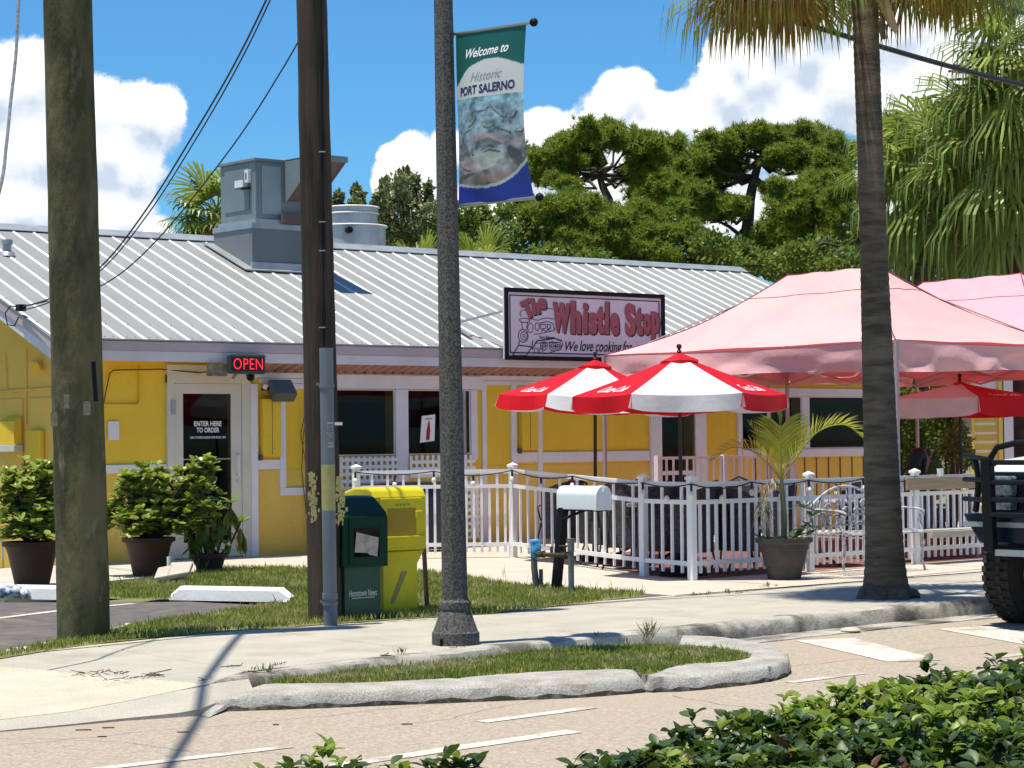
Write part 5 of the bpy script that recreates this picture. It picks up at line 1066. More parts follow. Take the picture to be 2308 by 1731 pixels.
# ================================================================ PATIO TABLES, CHAIRS, BINS, PERSON
iron = M('black cast iron', (.03,.028,.028), (.05,.045,.04), rough=.5, scale=12); tabm = M('stone grey table top', (.38,.34,.36), (.32,.29,.30), rough=.5, scale=6)
wick = M('dark wicker', (.10,.092,.098), (.045,.04,.042), rough=.8, scale=30, speck=.3)
def chair():
    t = thing('patio_chair', '', 'chair', (0,0,0), 0, 'dark iron chairs on the patio')
    m_ = MB(); m_.lathe([(.0,.42), (.22,.425), (.235,.44), (.22,.455), (0,.45)], (0,0,0), 18, cap=False); m_.build('seat', iron, t, smooth=True, world=False)
    m_ = MB(); m_.tube([(-.22,.2,.44), (-.235,.25,.7), (-.17,.28,.9), (0,.29,.98), (.17,.28,.9), (.235,.25,.7), (.22,.2,.44)], .014, 6); m_.build('back_frame', iron, t, smooth=True, world=False)
    vs, fs = [], []
    for j in range(2):
        for i in range(15):
            a = math.pi*(-.08+1.16*i/14); zt = .80+.14*math.sin(math.pi*i/14); vs += [(.27*math.cos(a), .26*math.sin(a), .24), (.27*math.cos(a), .29*math.sin(a), zt)] if j == 0 else [(.25*math.cos(a), .24*math.sin(a), .24), (.25*math.cos(a), .27*math.sin(a), zt)]
    for i in range(14):
        a = i*2; b = 30+i*2; fs += [(a, a+2, a+3, a+1), (b, b+1, b+3, b+2), (a+1, a+3, b+3, b+1)]
    m_ = MB(); m_.add(vs, fs); m_.build('wicker_shell', wick, t, smooth=True, world=False)
    m_ = MB()
    for k in range(-3, 4): m_.tube([(k*.055,.21,.45), (k*.06+.015*math.sin(k),.26,.7), (k*.05,.28,.95-.035*abs(k))], .006, 4)
    for (a, b) in ((0,.72), (-.09,.62), (.09,.62), (-.08,.8), (.08,.8)): m_.tube([(a+.04*math.cos(q),.265,b+.04*math.sin(q)) for q in (0,1,2,3,4,5,6.28)], .006, 4)
    m_.build('back_pattern', iron, t, world=False)
    for sx in (-1, 1):
        m_ = MB(); m_.tube([(sx*.19,-.16,.43), (sx*.22,-.21,.2), (sx*.21,-.24,0)], .012, 6); m_.build('leg', iron, t, smooth=True, world=False)
        m_ = MB(); m_.tube([(sx*.2,.18,.44), (sx*.21,.2,.2), (sx*.23,.28,0)], .012, 6); m_.build('leg', iron, t, smooth=True, world=False)
        m_ = MB(); m_.tube([(sx*.235,.25,.66), (sx*.26,0,.66), (sx*.24,-.17,.62), (sx*.21,-.14,.45)], .011, 6); m_.build('armrest', iron, t, smooth=True, world=False)
    return t
ch0 = chair()
spots = [(3.0,-6.55,2.6,'dark iron chair behind the front fence post just left of the potted palm'), (3.6,-7.15,1.2,'dark iron chair with patterned back behind the corner fence post'), (4.3,-6.9,3.9,'dark iron chair right behind the potted palm'), (3.6,-5.25,2.2,'dark iron chair behind the white mailbox'), (4.55,-4.9,.4,'dark iron chair near the wall beyond the mailbox'), (5.0,-5.7,5.4,'dark iron chair under the pink tent between the tables'), (2.95,-7.0,3.6,'dark iron chair pressed against the short fence run between two posts'), (3.3,-5.75,1.9,'dark iron chair right of the mailbox door'), (3.75,-4.75,.9,'dark iron chair behind the mailbox post'), (4.3,-3.4,3.1,'dark iron chair nearest the tall corner post'), (6.4,-6.4,4.9,'dark iron chair right of the palm trunk behind the plank')]
for i, (x, y, a, lb) in enumerate(spots):
    if i == 0: ch0.location = (x, y, .005); ch0.rotation_euler = (0, 0, a); ch0['label'] = lb
    else: dup(ch0, (x, y, .005), a, lb)
def table(label):
    t = thing('patio_table', label, 'table', (0,0,0), 0, 'round patio tables')
    m_ = MB(); m_.lathe([(.0,.70), (.50,.70), (.51,.715), (.50,.735), (0,.735)], (0,0,0), 30, cap=False); m_.build('table_top', tabm, t, smooth=True, world=False)
    m_ = MB(); m_.lathe([(.04,.05), (.03,.4), (.05,.7)], (0,0,0), 12); m_.build('pedestal', iron, t, smooth=True, world=False)
    m_ = MB()
    for k in range(3): a_ = k*2.09; m_.tube([(0,0,.2), (.2*math.cos(a_),.2*math.sin(a_),.1), (.38*math.cos(a_),.38*math.sin(a_),0.01)], .018, 6)
    m_.build('foot', iron, t, smooth=True, world=False); return t
tb = table('round patio table under the umbrella nearest the road'); tb.location = (3.35,-6.35,.005)
dup(tb, (4.1,-4.9,.005), .4, 'round patio table behind the mailbox'); dup(tb, (4.9,-6.9,.005), .9, 'round patio table under the pink tent behind the potted palm'); dup(tb, (9.3,-5.6,.005), .2, 'round patio table below the umbrella at the far right')
def bin_(x, y, label):
    t = thing('trash_bin', label, 'bin', (x, y, 0), .3, 'dark bins behind the fence by the wall')
    m_ = MB(); m_.extr([(-.2,-.2,.04), (.2,-.2,.04), (.2,.2,.04), (-.2,.2,.04)], (0, 0, .82)); m_.build('body', M('dark slate plastic', (.03,.035,.05), rough=.5), t, world=False, bevel=.02)
    m_ = MB(); m_.box(-.23, -.23, .865, .23, .23, .92); m_.build('lid', M('brown black lid', (.045,.035,.035), rough=.5), t, world=False, bevel=.02); return t
bin_(3.25, -1.0, 'dark plastic bin behind the fence left of the lamp post'); bin_(3.75, -.75, 'dark plastic bin behind the fence hidden partly by the lamp post'); bin_(4.3, -.8, 'dark plastic bin behind the fence right of the lamp post')

# person seated at the far table
def person():
    base = Vector((7.05,-6.62,0)); ang = 1.3
    t = thing('person', 'person with dark reddish hair seated behind the plank, head bent to one side, wearing purple', 'person', tuple(base), 0)
    Rm = Matrix.Rotation(ang, 3, 'Z')
    J = {'pelvis':(0,0,.50,.135), 'waist':(0,-.02,.66,.115), 'chest':(0,-.04,.84,.135), 'neck0':(0,-.07,.97,.06), 'neck':(0,-.10,1.03,.048), 'head0':(0,-.12,1.09,.07), 'head1':(0,-.13,1.16,.088), 'head2':(0,-.12,1.22,.06),
         'shL':(.15,-.05,.92,.058), 'elL':(.21,-.12,.70,.042), 'wrL':(.12,-.34,.74,.028), 'haL':(.08,-.42,.755,.03), 'shR':(-.15,-.05,.92,.058), 'elR':(-.22,-.14,.70,.042), 'wrR':(-.1,-.34,.76,.028), 'haR':(-.04,-.41,.775,.03),
         'hiL':(.10,-.04,.48,.095), 'knL':(.12,-.44,.50,.065), 'anL':(.12,-.42,.10,.042), 'toL':(.13,-.58,.05,.035), 'hiR':(-.10,-.04,.48,.095), 'knR':(-.12,-.44,.50,.065), 'anR':(-.12,-.46,.10,.042), 'toR':(-.13,-.62,.05,.035)}
    E_ = [('pelvis','waist'),('waist','chest'),('chest','neck0'),('neck0','neck'),('neck','head0'),('head0','head1'),('head1','head2'),('chest','shL'),('shL','elL'),('elL','wrL'),('wrL','haL'),('chest','shR'),('shR','elR'),('elR','wrR'),('wrR','haR'),('pelvis','hiL'),('hiL','knL'),('knL','anL'),('anL','toL'),('pelvis','hiR'),('hiR','knR'),('knR','anR'),('anR','toR')]
    for sd in ('L', 'R'):
        h = J['ha'+sd]
        for k in range(5):
            ox = (k-2)*.018; n0 = f'f{sd}{k}'; J[n0+'a'] = (h[0]+ox, h[1]-.035+.01*(k == 0), h[2]-.002, .009); J[n0+'b'] = (h[0]+ox*1.2, h[1]-.065+.02*(k in (0, 4)), h[2]-.014, .0075); E_ += [('ha'+sd, n0+'a'), (n0+'a', n0+'b')]
    nm = list(J); me = bpy.data.meshes.new('body'); me.from_pydata([Rm @ Vector(J[k][:3]) for k in nm], [(nm.index(a), nm.index(b)) for a, b in E_], []); me.update()
    o = bpy.data.objects.new('body', me); COL.objects.link(o); o.parent = t
    sk_ = o.modifiers.new('skin', 'SKIN'); sv = me.skin_vertices[0].data if me.skin_vertices else None
    if sv is None:
        bm_ = bmesh.new(); bm_.from_mesh(me); bm_.verts.layers.skin.verify(); bm_.to_mesh(me); bm_.free(); sv = me.skin_vertices[0].data
    for i, k in enumerate(nm): sv[i].radius = (J[k][3], J[k][3]); sv[i].use_root = (k == 'pelvis')
    sb = o.modifiers.new('sub', 'SUBSURF'); sb.levels = 1; sb.render_levels = 1; me.materials.append(M('tanned skin', (.30,.12,.075), rough=.6))
    def add(nm_, m_, mat): return m_.build(nm_, mat, t, smooth=True, world=False)
    cl_ = M('purple cloth', (.06,.03,.08), (.05,.025,.06), rough=.8)
    m_ = MB(); m_.tube([Rm @ Vector(p) for p in ((0,0,.42), (0,-.01,.55), (0,-.02,.68), (0,-.04,.85), (0,-.055,.94), (0,-.07,.975))], [.17,.165,.145,.17,.13,.07], 14)
    for s_ in (1, -1): m_.tube([Rm @ Vector(p) for p in ((s_*.10,-.045,.93), (s_*.16,-.06,.91), (s_*.2,-.11,.76), (s_*.21,-.125,.71))], [.07,.07,.06,.052], 10); m_.tube([Rm @ Vector(p) for p in ((s_*.09,-.02,.48), (s_*.12,-.42,.505), (s_*.12,-.44,.3))], [.11,.08,.07], 10)
    add('clothes', m_, cl_)
    m_ = MB(); c = Vector((0,-.105,1.185)); hp = [(0,-.10),(.05,-.095),(.085,-.04),(.108,.02),(.098,.07),(.06,.105),(0,.118)]
    m_.lathe(hp, tuple(Rm @ (c+Vector((0,.05,.0)))), 16, cap=False); m_.tube([Rm @ Vector(p) for p in ((0,-.02,1.2), (0,.0,1.08), (0,.0,.98), (.01,.01,.9))], [.1,.105,.095,.05], 12)
    for s_ in (1, -1): m_.tube([Rm @ Vector(p) for p in ((s_*.07,-.10,1.2), (s_*.095,-.08,1.1), (s_*.09,-.06,1.0), (s_*.07,-.05,.93))], [.022,.025,.022,.012], 8)
    add('hair', m_, M('dark auburn hair', (.035,.008,.006), (.015,.005,.004), rough=.5, scale=30))
    m_ = MB(); m_.tube([Rm @ Vector(p) for p in ((0,-.205,1.165), (0,-.228,1.145), (0,-.208,1.135))], [.012,.016,.012], 8); add('nose', m_, MATS['tanned skin'])
    m_ = MB()
    for s_ in (1, -1): m_.sphere(Rm @ Vector((s_*.032,-.203,1.17)), .011, 6)
    add('eyes', m_, letk); m_ = MB(); m_.tube([Rm @ Vector(p) for p in ((-.025,-.203,1.105), (0,-.212,1.103), (.025,-.203,1.105))], .006, 6); add('mouth', m_, M('lip', (.25,.05,.04)))
    for s_ in (1, -1): m_ = MB(); m_.sphere(Rm @ Vector((s_*.088,-.12,1.15)), .02, 6); add('ear', m_, MATS['tanned skin'])
person()
st_ = dup(ch0, (7.05,-6.62,.0), 1.3, 'dark iron chair the seated person sits on')
cu_ = MB(); cu_.lathe([(.03,0), (.038,.09), (.036,.09), (.028,.005)], (6.35,-7.58,.978), 14); cu_ = cu_.build('paper_cup', whitef, None, smooth=True); tag(cu_, 'white paper cup standing on the plank left of the seated person', 'cup')
pt = MB()
pt.box(5.9, -7.3, .93, 7.6, -6.95, .96); pt.box(6.0,-7.2,0,6.07,-7.1,.93); pt.box(7.45,-7.2,0,7.52,-7.1,.93); pt = pt.build('bar_table', M('grey table', (.35,.34,.34), rough=.6)); tag(pt, 'long narrow grey table behind the fence plank with shells on it', 'table')
sh_ = MB(); r_ = random.Random(4)
for k in range(46): sh_.sphere((r_.uniform(5.95,7.55), r_.uniform(-7.28,-7.0), .97), r_.uniform(.012,.03), 5, sz=.7)
stuff(sh_.build('shells', M('shells', (.55,.5,.48), (.25,.2,.18), scale=20), None, smooth=True))
# ================================================================ TRUCK (parked at the kerb, facing left)
tk = thing('pickup_truck', 'black off-road pickup with a tubular brush guard and chunky tyre cut by the right edge', 'truck', (3.5,-13.0,-.13))
tpaint = M('black truck paint', (.004,.006,.008), rough=.25, coat=.2); guard = M('black guard tube', (.004,.006,.0065), rough=.45, spec=.2); tyre_m = M('tyre rubber', (.022,.021,.019), (.035,.032,.028), rough=.85, scale=12); chrome = M('chrome', (.7,.7,.7), rough=.12, metal=1.)
hoodm = M('bonnet sky glare', (.62,.62,.62), rough=.25)  # sky reflection on the dark bonnet, put into a white base colour
m_ = MB()
m_.extr([(1.35,-12.12,.55), (1.35,-12.12,1.13), (1.55,-12.12,1.22), (2.75,-12.12,1.32), (2.75,-12.12,.45), (2.3,-12.12,.42), (2.2,-12.12,.62), (1.95,-12.12,.74), (1.65,-12.12,.74), (1.45,-12.12,.62)], (0, -1.86, 0)); m_.box(2.75, -13.98, .38, 6.6, -12.12, 1.25); m_.build('body', tpaint, tk, bevel=.03)
m_ = MB(); m_.extr([(1.36,-12.2,1.14), (1.56,-12.2,1.235), (2.75,-12.2,1.335), (2.75,-12.2,1.30), (1.4,-12.2,1.10)], (0, -1.7, 0)); m_.build('bonnet', hoodm, tk, bevel=.01)
m_ = MB(); m_.extr([(2.75,-12.25,1.3), (3.35,-12.3,1.85), (4.7,-12.3,1.87), (5.0,-12.25,1.3)], (0, -1.6, 0)); m_.build('cab', tpaint, tk, bevel=.05); m_ = MB(); m_.quad((2.82,-12.35,1.37), (3.3,-12.38,1.81), (3.3,-13.75,1.81), (2.82,-13.78,1.37)); m_.build('windscreen', glass, tk)
m_ = MB(); m_.extr([(1.10,-12.13,.80), (1.10,-13.97,.80), (1.10,-13.8,.52), (1.10,-12.3,.56)], (.28, 0, 0)); bp = m_.build('bumper', M('dark blue black bumper', (.005,.010,.028), rough=.3, coat=.2), tk, bevel=.02)
m_ = MB(); m_.box(1.085, -13.95, .695, 1.098, -12.15, .735); m_.build('bumper_strip', galv2, bp)
m_ = MB(); m_.box(1.34, -13.55, .82, 1.352, -12.62, 1.12); gl_ = m_.build('grille', chrome, tk); m_ = MB()
for k in range(8): m_.box(1.325, -13.53, .84+k*.035, 1.339, -12.64, .855+k*.035)
m_.build('grille_bar', black, gl_)
for y in (-12.40, -13.7):
    m_ = MB(); m_.obox((1.30, y, 1.02), (.05,0,0), (0,.11,0), (0,0,.085)); h_ = m_.build('headlight', M('headlight lens', (.22,.26,.27), (.06,.08,.09), rough=.08, scale=25), tk, bevel=.02); m_ = MB(); m_.box(1.25, y-.11, .83, 1.33, y+.11, .91); m_.build('indicator', MATS['headlight lens'], h_)
for y in (-13.62, -12.50): m_ = MB(); m_.beam((.97,y,1.26), (1.0,y,.50), .10, .07, up=(1,0,0)); gd = m_.build('brush_guard', guard, tk, bevel=.012)
def gt(pts, r=.021): q = MB(); q.tube(pts, r, 8); q.build('guard_bar', guard, gd, smooth=True)
for s_, ye, yi in ((1,-12.13,-12.50), (-1,-13.98,-13.62)):
    gt([(.98,yi,1.245), (1.06,(ye+yi)/2,1.26), (1.14,ye,1.275)]); gt([(.98,yi,1.075), (1.14,ye,1.08)]); gt([(.98,yi,.915), (1.14,ye,.92)])
    gt([(1.09,ye-s_*.13,1.26), (1.08,ye-s_*.17,1.22), (1.09,ye-s_*.185,1.10), (1.10,ye-s_*.17,.97), (1.13,ye-s_*.12,.82)], .026)
for z in (1.22, 1.06, .92, .80): gt([(.97,-12.52,z), (.97,-13.6,z)])
gt([(.98,-12.5,1.22), (1.0,-12.58,1.34), (1.02,-12.75,1.375), (1.02,-13.4,1.375), (1.0,-13.56,1.34), (.98,-13.62,1.22)], .026)
m_ = MB(); m_.box(.99, -13.5, .47, 1.2, -12.55, .52); m_.build('skid_bar', galv2, tk)
def wheel(x, y, z, r, w_):
    m_ = MB(); m_.tube([(x,y-w_/2,z), (x,y-w_/2+.03,z), (x,y+w_/2-.03,z), (x,y+w_/2,z)], [r-.045, r, r, r-.045], 40); t = m_.build('tyre', tyre_m, tk, smooth=True); m_ = MB()
    for k in range(34):
        for jj, yy in enumerate((-.36, -.12, .12, .36)):
            a = 2*math.pi*(k+.5*(jj % 2))/34; c = Vector((x+math.cos(a)*(r+.004), y+yy*w_*.95, z+math.sin(a)*(r+.004))); tg_ = Vector((-math.sin(a), 0, math.cos(a))); m_.obox(c, tg_*.026, Vector((.012*(1 if jj % 2 else -1), w_*.105, 0)), Vector((math.cos(a), 0, math.sin(a)))*.010)
    stuff(m_.build('tread', tyre_m, t)); m_ = MB(); m_.tube([(x,y-w_/2-.004,z), (x,y+w_/2+.004,z)], r*.55, 24); m_.build('rim', steel, t)
for x in (1.82, 5.5):
    for y in (-12.22, -13.86): wheel(x, y, .29, .42, .30)
m_ = MB(); m_.box(6.55, -13.97, .5, 6.7, -12.13, .7); m_.build('rear_bumper', chrome, tk)

# ================================================================ WIRES
wm = M('dark service wire', (.02,.025,.035), rough=.5)
def wire(label, pts, r, mat=wm):
    m_ = MB(); P_ = [Vector(p) for p in pts]; o = []
    for i in range(len(P_)-1):
        p0, p1, p2, p3 = P_[max(i-1,0)], P_[i], P_[i+1], P_[min(i+2,len(P_)-1)]
        for j in range(8):
            t = j/8; o.append(.5*((2*p1)+(-p0+p2)*t+(2*p0-5*p1+4*p2-p3)*t*t+(-p0+3*p1-3*p2+p3)*t**3))
    o.append(P_[-1]); m_.tube(o, r, 6); w_ = m_.build('power_cable', mat, None, smooth=True); tag(w_, label, 'cable'); return w_
hook = xp(48, 692, -1.01)
wire('upper of the twin dark service wires running down behind the left pole to the gable', [hook, dp(118,670,25.6), dp(226,602,24), dp(330,472,22.6), dp(432,310,21), dp(520,160,19.8), dp(600,0,18.8), dp(700,-230,17.7)], .0095)
wire('lower of the twin dark service wires running down behind the left pole to the gable', [hook+Vector((0,0,-.04)), dp(118,678,25.6), dp(231,606,24), dp(338,476,22.6), dp(440,316,21), dp(530,160,19.8), dp(609,0,18.8), dp(706,-225,17.7)], .0075)
wire('single thin wire crossing in front of the rooftop air handler down to the left pole', [hook+Vector((0,.05,0)), dp(118,676,25.8), dp(232,642,24.2), dp(350,545,22.5), dp(520,335,20.5), dp(640,150,18.8), dp(700,40,17.8)], .0075)
wire('thick black cable crossing the sky behind the foreground palm trunk', [dp(700,-260,17.8), dp(1200,-110,19.3), dp(1722,28,20.5), dp(2308,192,22.5), dp(3000,330,26)], .026)
wire('second thick cable in the top right corner behind the palm crown', [dp(1800,-80,22), dp(2230,2,25), dp(2308,30,26), dp(2700,90,30)], .022)
wire('twisted grey cable hanging at the upper left edge', [dp(52,-120,15.9), dp(42,0,15.6), dp(36,120,15.4), dp(24,230,15.1), dp(14,330,14.8), dp(0,425,14.5), dp(-60,640,14)], .012, M('weathered grey cable', (.20,.22,.24), (.10,.11,.12), scale=30))
wire('thick overhead cable above the street whose shadow crosses the sidewalk', [(-5.45,-9.24,7.5), (-5.9,-9.65,7.4), (-9.2,-14.2,7.3), (-14,-20.8,7.5), (-26,-37,9)], .030)
m_ = MB(); c = hook; m_.box(c.x-.05, c.y-.05, c.z-.05, c.x+.04, c.y+.05, c.z+.03); m_.tube([c+Vector((-.02,.0,0)), c+Vector((-.05,.18,.02)), c+Vector((-.06,.3,-.06)), c+Vector((-.05,.26,-.2)), c+Vector((-.03,.12,-.22)), c+Vector((-.02,.03,-.12))], .008, 6); hk = m_.build('service_hook', black); tag(hk, 'black wire anchor with a loose loop on the gable rake board', 'bracket')

# ================================================================ FOLIAGE MATERIALS
leafm = M('clusia leaf', (.20,.28,.04), (.40,.43,.12), rough=.26, scale=5, island=.5, transl=.35, tcol=(.30,.38,.05))
leafb = M('broad leaf', (.085,.17,.035), (.13,.22,.05), rough=.35, scale=4, island=.4, transl=.3, tcol=(.25,.40,.05))
leafy = M('dying yellow leaf', (.36,.30,.09), (.25,.2,.08), rough=.6, scale=6, island=.3, transl=.3)
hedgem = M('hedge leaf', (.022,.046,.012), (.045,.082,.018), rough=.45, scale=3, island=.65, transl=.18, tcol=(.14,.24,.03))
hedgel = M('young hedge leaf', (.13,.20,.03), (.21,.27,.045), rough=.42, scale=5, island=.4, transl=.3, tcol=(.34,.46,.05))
hedger = M('reddish hedge leaf', (.08,.03,.02), (.13,.06,.03), rough=.35, scale=5, island=.3, transl=.2)
pinem = M('pine needles', (.125,.18,.028), (.20,.245,.04), rough=.55, scale=.9, island=.5, transl=.45, tcol=(.28,.36,.035))
oakm = M('oak leaves', (.085,.135,.022), (.15,.19,.035), rough=.5, scale=.8, island=.55, transl=.35, tcol=(.26,.34,.05))
greym = M('grey green leaves', (.15,.18,.06), (.24,.26,.10), rough=.5, scale=1, island=.5, transl=.25)
palmm = M('palm frond green', (.13,.20,.035), (.24,.29,.07), rough=.34, scale=1.5, island=.55, transl=.3, tcol=(.34,.42,.06))
palmd = M('dead palm frond', (.17,.105,.035), (.09,.07,.025), rough=.7, scale=2, island=.5, transl=.3, tcol=(.45,.22,.03))
arecam = M('areca leaflet', (.38,.38,.05), (.27,.32,.045), rough=.35, scale=4, island=.4, transl=.35, tcol=(.5,.5,.06))
barkm = M('pine bark', (.10,.075,.06), (.05,.04,.034), rough=.95, scale=4, bump=.02)
palmtr = M('palm trunk fibre', (.185,.145,.10), (.07,.055,.042), rough=.95, scale=3, stretch=(1,1,5), bump=.02, bscale=16, c3=(.16,.135,.105), s3=2, t3=.62)
potb = M('dark brown pot', (.045,.022,.017), (.06,.03,.022), rough=.6, scale=3); potg = M('grey brown pot', (.085,.075,.062), (.06,.055,.048), rough=.75, scale=6); soil = M('potting soil', (.03,.02,.012), rough=1)

# ---- single leaf meshes shared between leaf parts
def leaf_mesh(name, L, Wd, mat, kind='oval', cup=.15):
    pr = {'oval': [(0,.02), (.15,.32), (.4,.5), (.65,.5), (.85,.36), (1,.03)], 'lance': [(0,.03), (.2,.3), (.45,.5), (.7,.38), (1,.0)], 'hedge': [(0,.02), (.25,.36), (.5,.5), (.75,.38), (1,.0)]}[kind]
    vs, fs = [], []
    for t, w_ in pr:
        b = -.18*L*t*t; vs += [(t*L, -w_*Wd, b+cup*w_*Wd), (t*L, 0, b), (t*L, w_*Wd, b+cup*w_*Wd)]
    for i in range(len(pr)-1):
        for j in (0, 1): k = i*3+j; fs.append((k, k+1, k+4, k+3))
    me = bpy.data.meshes.new(name); me.from_pydata(vs, [], fs); me.materials.append(mat); me.polygons.foreach_set('use_smooth', [True]*len(fs)); me.update(); return me
def mat_from(P, D, U=None):
    D = Vector(D).normalized(); up = Vector((0,0,1)) if U is None else Vector(U); s = up.cross(D)
    if s.length < 1e-3: s = Vector((1,0,0))
    s.normalize(); n = D.cross(s); M_ = Matrix((D, s, n)).transposed().to_4x4(); M_.translation = Vector(P); return M_
def place_leaves(items, meshes, parent, name='leaf'):
    """items: (P, D, scale, mesh index, roll); 300 parts at most, nearest first, the rest one joined 'stuff' part"""
    root = Vector(parent.location) if parent.parent is None else Vector(parent.parent.location)
    items = sorted(items, key=lambda q: (Vector(q[0])-Vector(CAMP)).length-q[2]*2)
    for q in items[:290]:
        o = bpy.data.objects.new(name, meshes[q[3]]); COL.objects.link(o); o.parent = parent
        o.matrix_local = Matrix.Translation(-root) @ mat_from(q[0], q[1]) @ Matrix.Rotation(q[4], 4, 'X') @ Matrix.Scale(q[2], 4)
    rest = items[290:]
    if rest:
        by = {}
        for q in rest: by.setdefault(q[3], []).append(q)
        Vs, Fs, Ms, off = [], [], [], 0; mats = []
        for k, qs in by.items():
            me = meshes[k]; vb = np.array([(*v.co, 1) for v in me.vertices]); fb = np.array([tuple(p.vertices) for p in me.polygons]); mi = len(mats); mats.append(me.materials[0])
            for q in qs:
                Mx = np.array(mat_from(q[0], q[1]) @ Matrix.Rotation(q[4], 4, 'X') @ Matrix.Scale(q[2], 4)); Vs.append((vb @ Mx.T)[:, :3]); Fs.append(fb+off); off += len(vb); Ms += [mi]*len(fb)
        o = np_mesh('leaves', np.concatenate(Vs), np.concatenate(Fs), mats, parent if parent.parent is None else parent, k=4, smooth=True)
        o.data.polygons.foreach_set('material_index', Ms); stuff(o)

# ---- potted shrubs
def pot(t, c, r0, r1, h, mat, rim=.03):
    m_ = MB(); m_.lathe([(r0,0), (r0+(r1-r0)*.75,h*.75), (r1,h-.05), (r1+rim,h-.045), (r1+rim,h), (r1-.02,h), (r1-.03,h-.04), (0,h-.045)], tuple(c), 28); p = m_.build('pot', mat, t, smooth=True)
    m_ = MB(); m_.lathe([(r1-.03,h-.05), (r1-.04,h-.035), (0,h-.03)], tuple(c), 20); m_.build('soil', soil, p)
def clusia(c, r0, r1, h, label, blobs, n_ros, seed):
    t = thing('potted_shrub', label, 'potted plant', tuple(c), 0, 'round leaved shrubs in brown pots'); pot(t, c, r0, r1, h, potb)
    r_ = random.Random(seed); items = []; st_m = MB()
    for k in range(n_ros):
        b = r_.choice(blobs); ctr = Vector(c)+Vector(b[:3]); d = Vector((r_.gauss(0,1), r_.gauss(0,1), r_.gauss(.15,1))).normalized(); rad = b[3]*r_.choice((1.05,1.2,1.2,1.5))*(r_.random()**.45); p = ctr+Vector((d.x*rad, d.y*rad, d.z*rad*.95))
        if p.z < h+.03: p.z = h+.03+r_.random()*.1
        out = (p-(Vector(c)+Vector((0,0,h)))).normalized()
        if k % 3 == 0: st_m.tube([Vector(c)+Vector((0,0,h-.05)), (Vector(c)+Vector((0,0,h))+p)/2+Vector((0,0,.03)), p], .006, 4)
        for j in range(r_.choice((4,5,5,6))):
            a = j*2.4+r_.random(); e = Vector((math.cos(a), math.sin(a), r_.uniform(-.2,.9))); D = (e+out*.7).normalized(); items.append((p, D, r_.uniform(.7,1.25), 1 if r_.random() < .03 else 0, r_.uniform(-.5,.5)))
    st_m.build('stem', barkm, t); place_leaves(items, [leaf_mesh('leaf', .088, .064, leafm), leaf_mesh('leaf_yellow', .085, .05, leafy)], t)
clusia((-2.72,-3.26,0), .17, .27, .46, 'round leaved green shrub in a dark brown pot left of the mossy pole', [(0,0,.80,.26), (-.18,.0,.72,.26), (.2,-.05,.85,.26), (-.02,0,1.08,.22), (.22,0,1.10,.18), (-.25,0,1.0,.15), (0,0,.62,.3), (0,0,.56,.28), (-.15,0,.6,.22), (0,-.1,.52,.26)], 420, 1)
clusia((-.98,-2.61,0), .17, .26, .42, 'wide round leaved shrub in a brown pot before the entrance door', [(-.10,.05,.72,.26), (.18,-.10,.85,.26), (0,0,1.02,.20), (.38,-.28,.92,.22), (-.18,.12,.98,.13), (.48,-.36,1.12,.12), (.15,-.1,.62,.26), (.4,-.3,.68,.2), (.25,-.2,.74,.24), (-.05,0,.58,.30), (-.3,.15,.68,.18), (-.05,-.1,.5,.24), (.2,-.2,.55,.24)], 640, 2)
# broad-leaved drooping plant
dt = thing('potted_plant', 'long leaved drooping plant with dead hanging leaves right of the second potted shrub', 'potted plant', (-.28,-2.7,0)); c0 = Vector((-.28,-2.72,0))
pot(dt, c0, .13, .19, .22, potb); items = []; r_ = random.Random(6); m_ = MB(); heads = [(-.10,.02,.60), (.10,-.05,.70), (.22,-.12,.78), (-.2,.08,.5), (.02,0,.52), (-.05,.05,.74), (.28,-.2,.55)]
for h_ in heads:
    p = c0+Vector(h_); m_.tube([c0+Vector((h_[0]*.3,h_[1]*.3,.18)), c0+Vector((h_[0]*.7,h_[1]*.7,h_[2]*.6)), p], .012, 5)
    for j in range(9): a = j*2.4; items.append((p, (math.cos(a), math.sin(a), r_.uniform(.1,1.1)), r_.uniform(.8,1.3), 0, 0))
    for j in range(11): a = r_.uniform(0,6.28); items.append((p-Vector((0,0,.05+.05*r_.random())), (math.cos(a)*.35, math.sin(a)*.35, -1), r_.uniform(.9,1.9), 1 if r_.random() < .55 else 0, r_.uniform(-1,1)))
for j in range(50): a = r_.uniform(0,6.28); q = c0+Vector((r_.uniform(-.25,.28), r_.uniform(-.12,.1), r_.uniform(.2,.55))); items.append((q, (math.cos(a)*.6, math.sin(a)*.6, r_.uniform(-1,.2)), r_.uniform(.8,1.5), 0, 0))
m_.build('stem', barkm, dt); place_leaves(items, [leaf_mesh('long_leaf', .17, .055, leafb, 'lance'), leaf_mesh('dead_leaf', .17, .04, leafy, 'lance', .5)], dt)
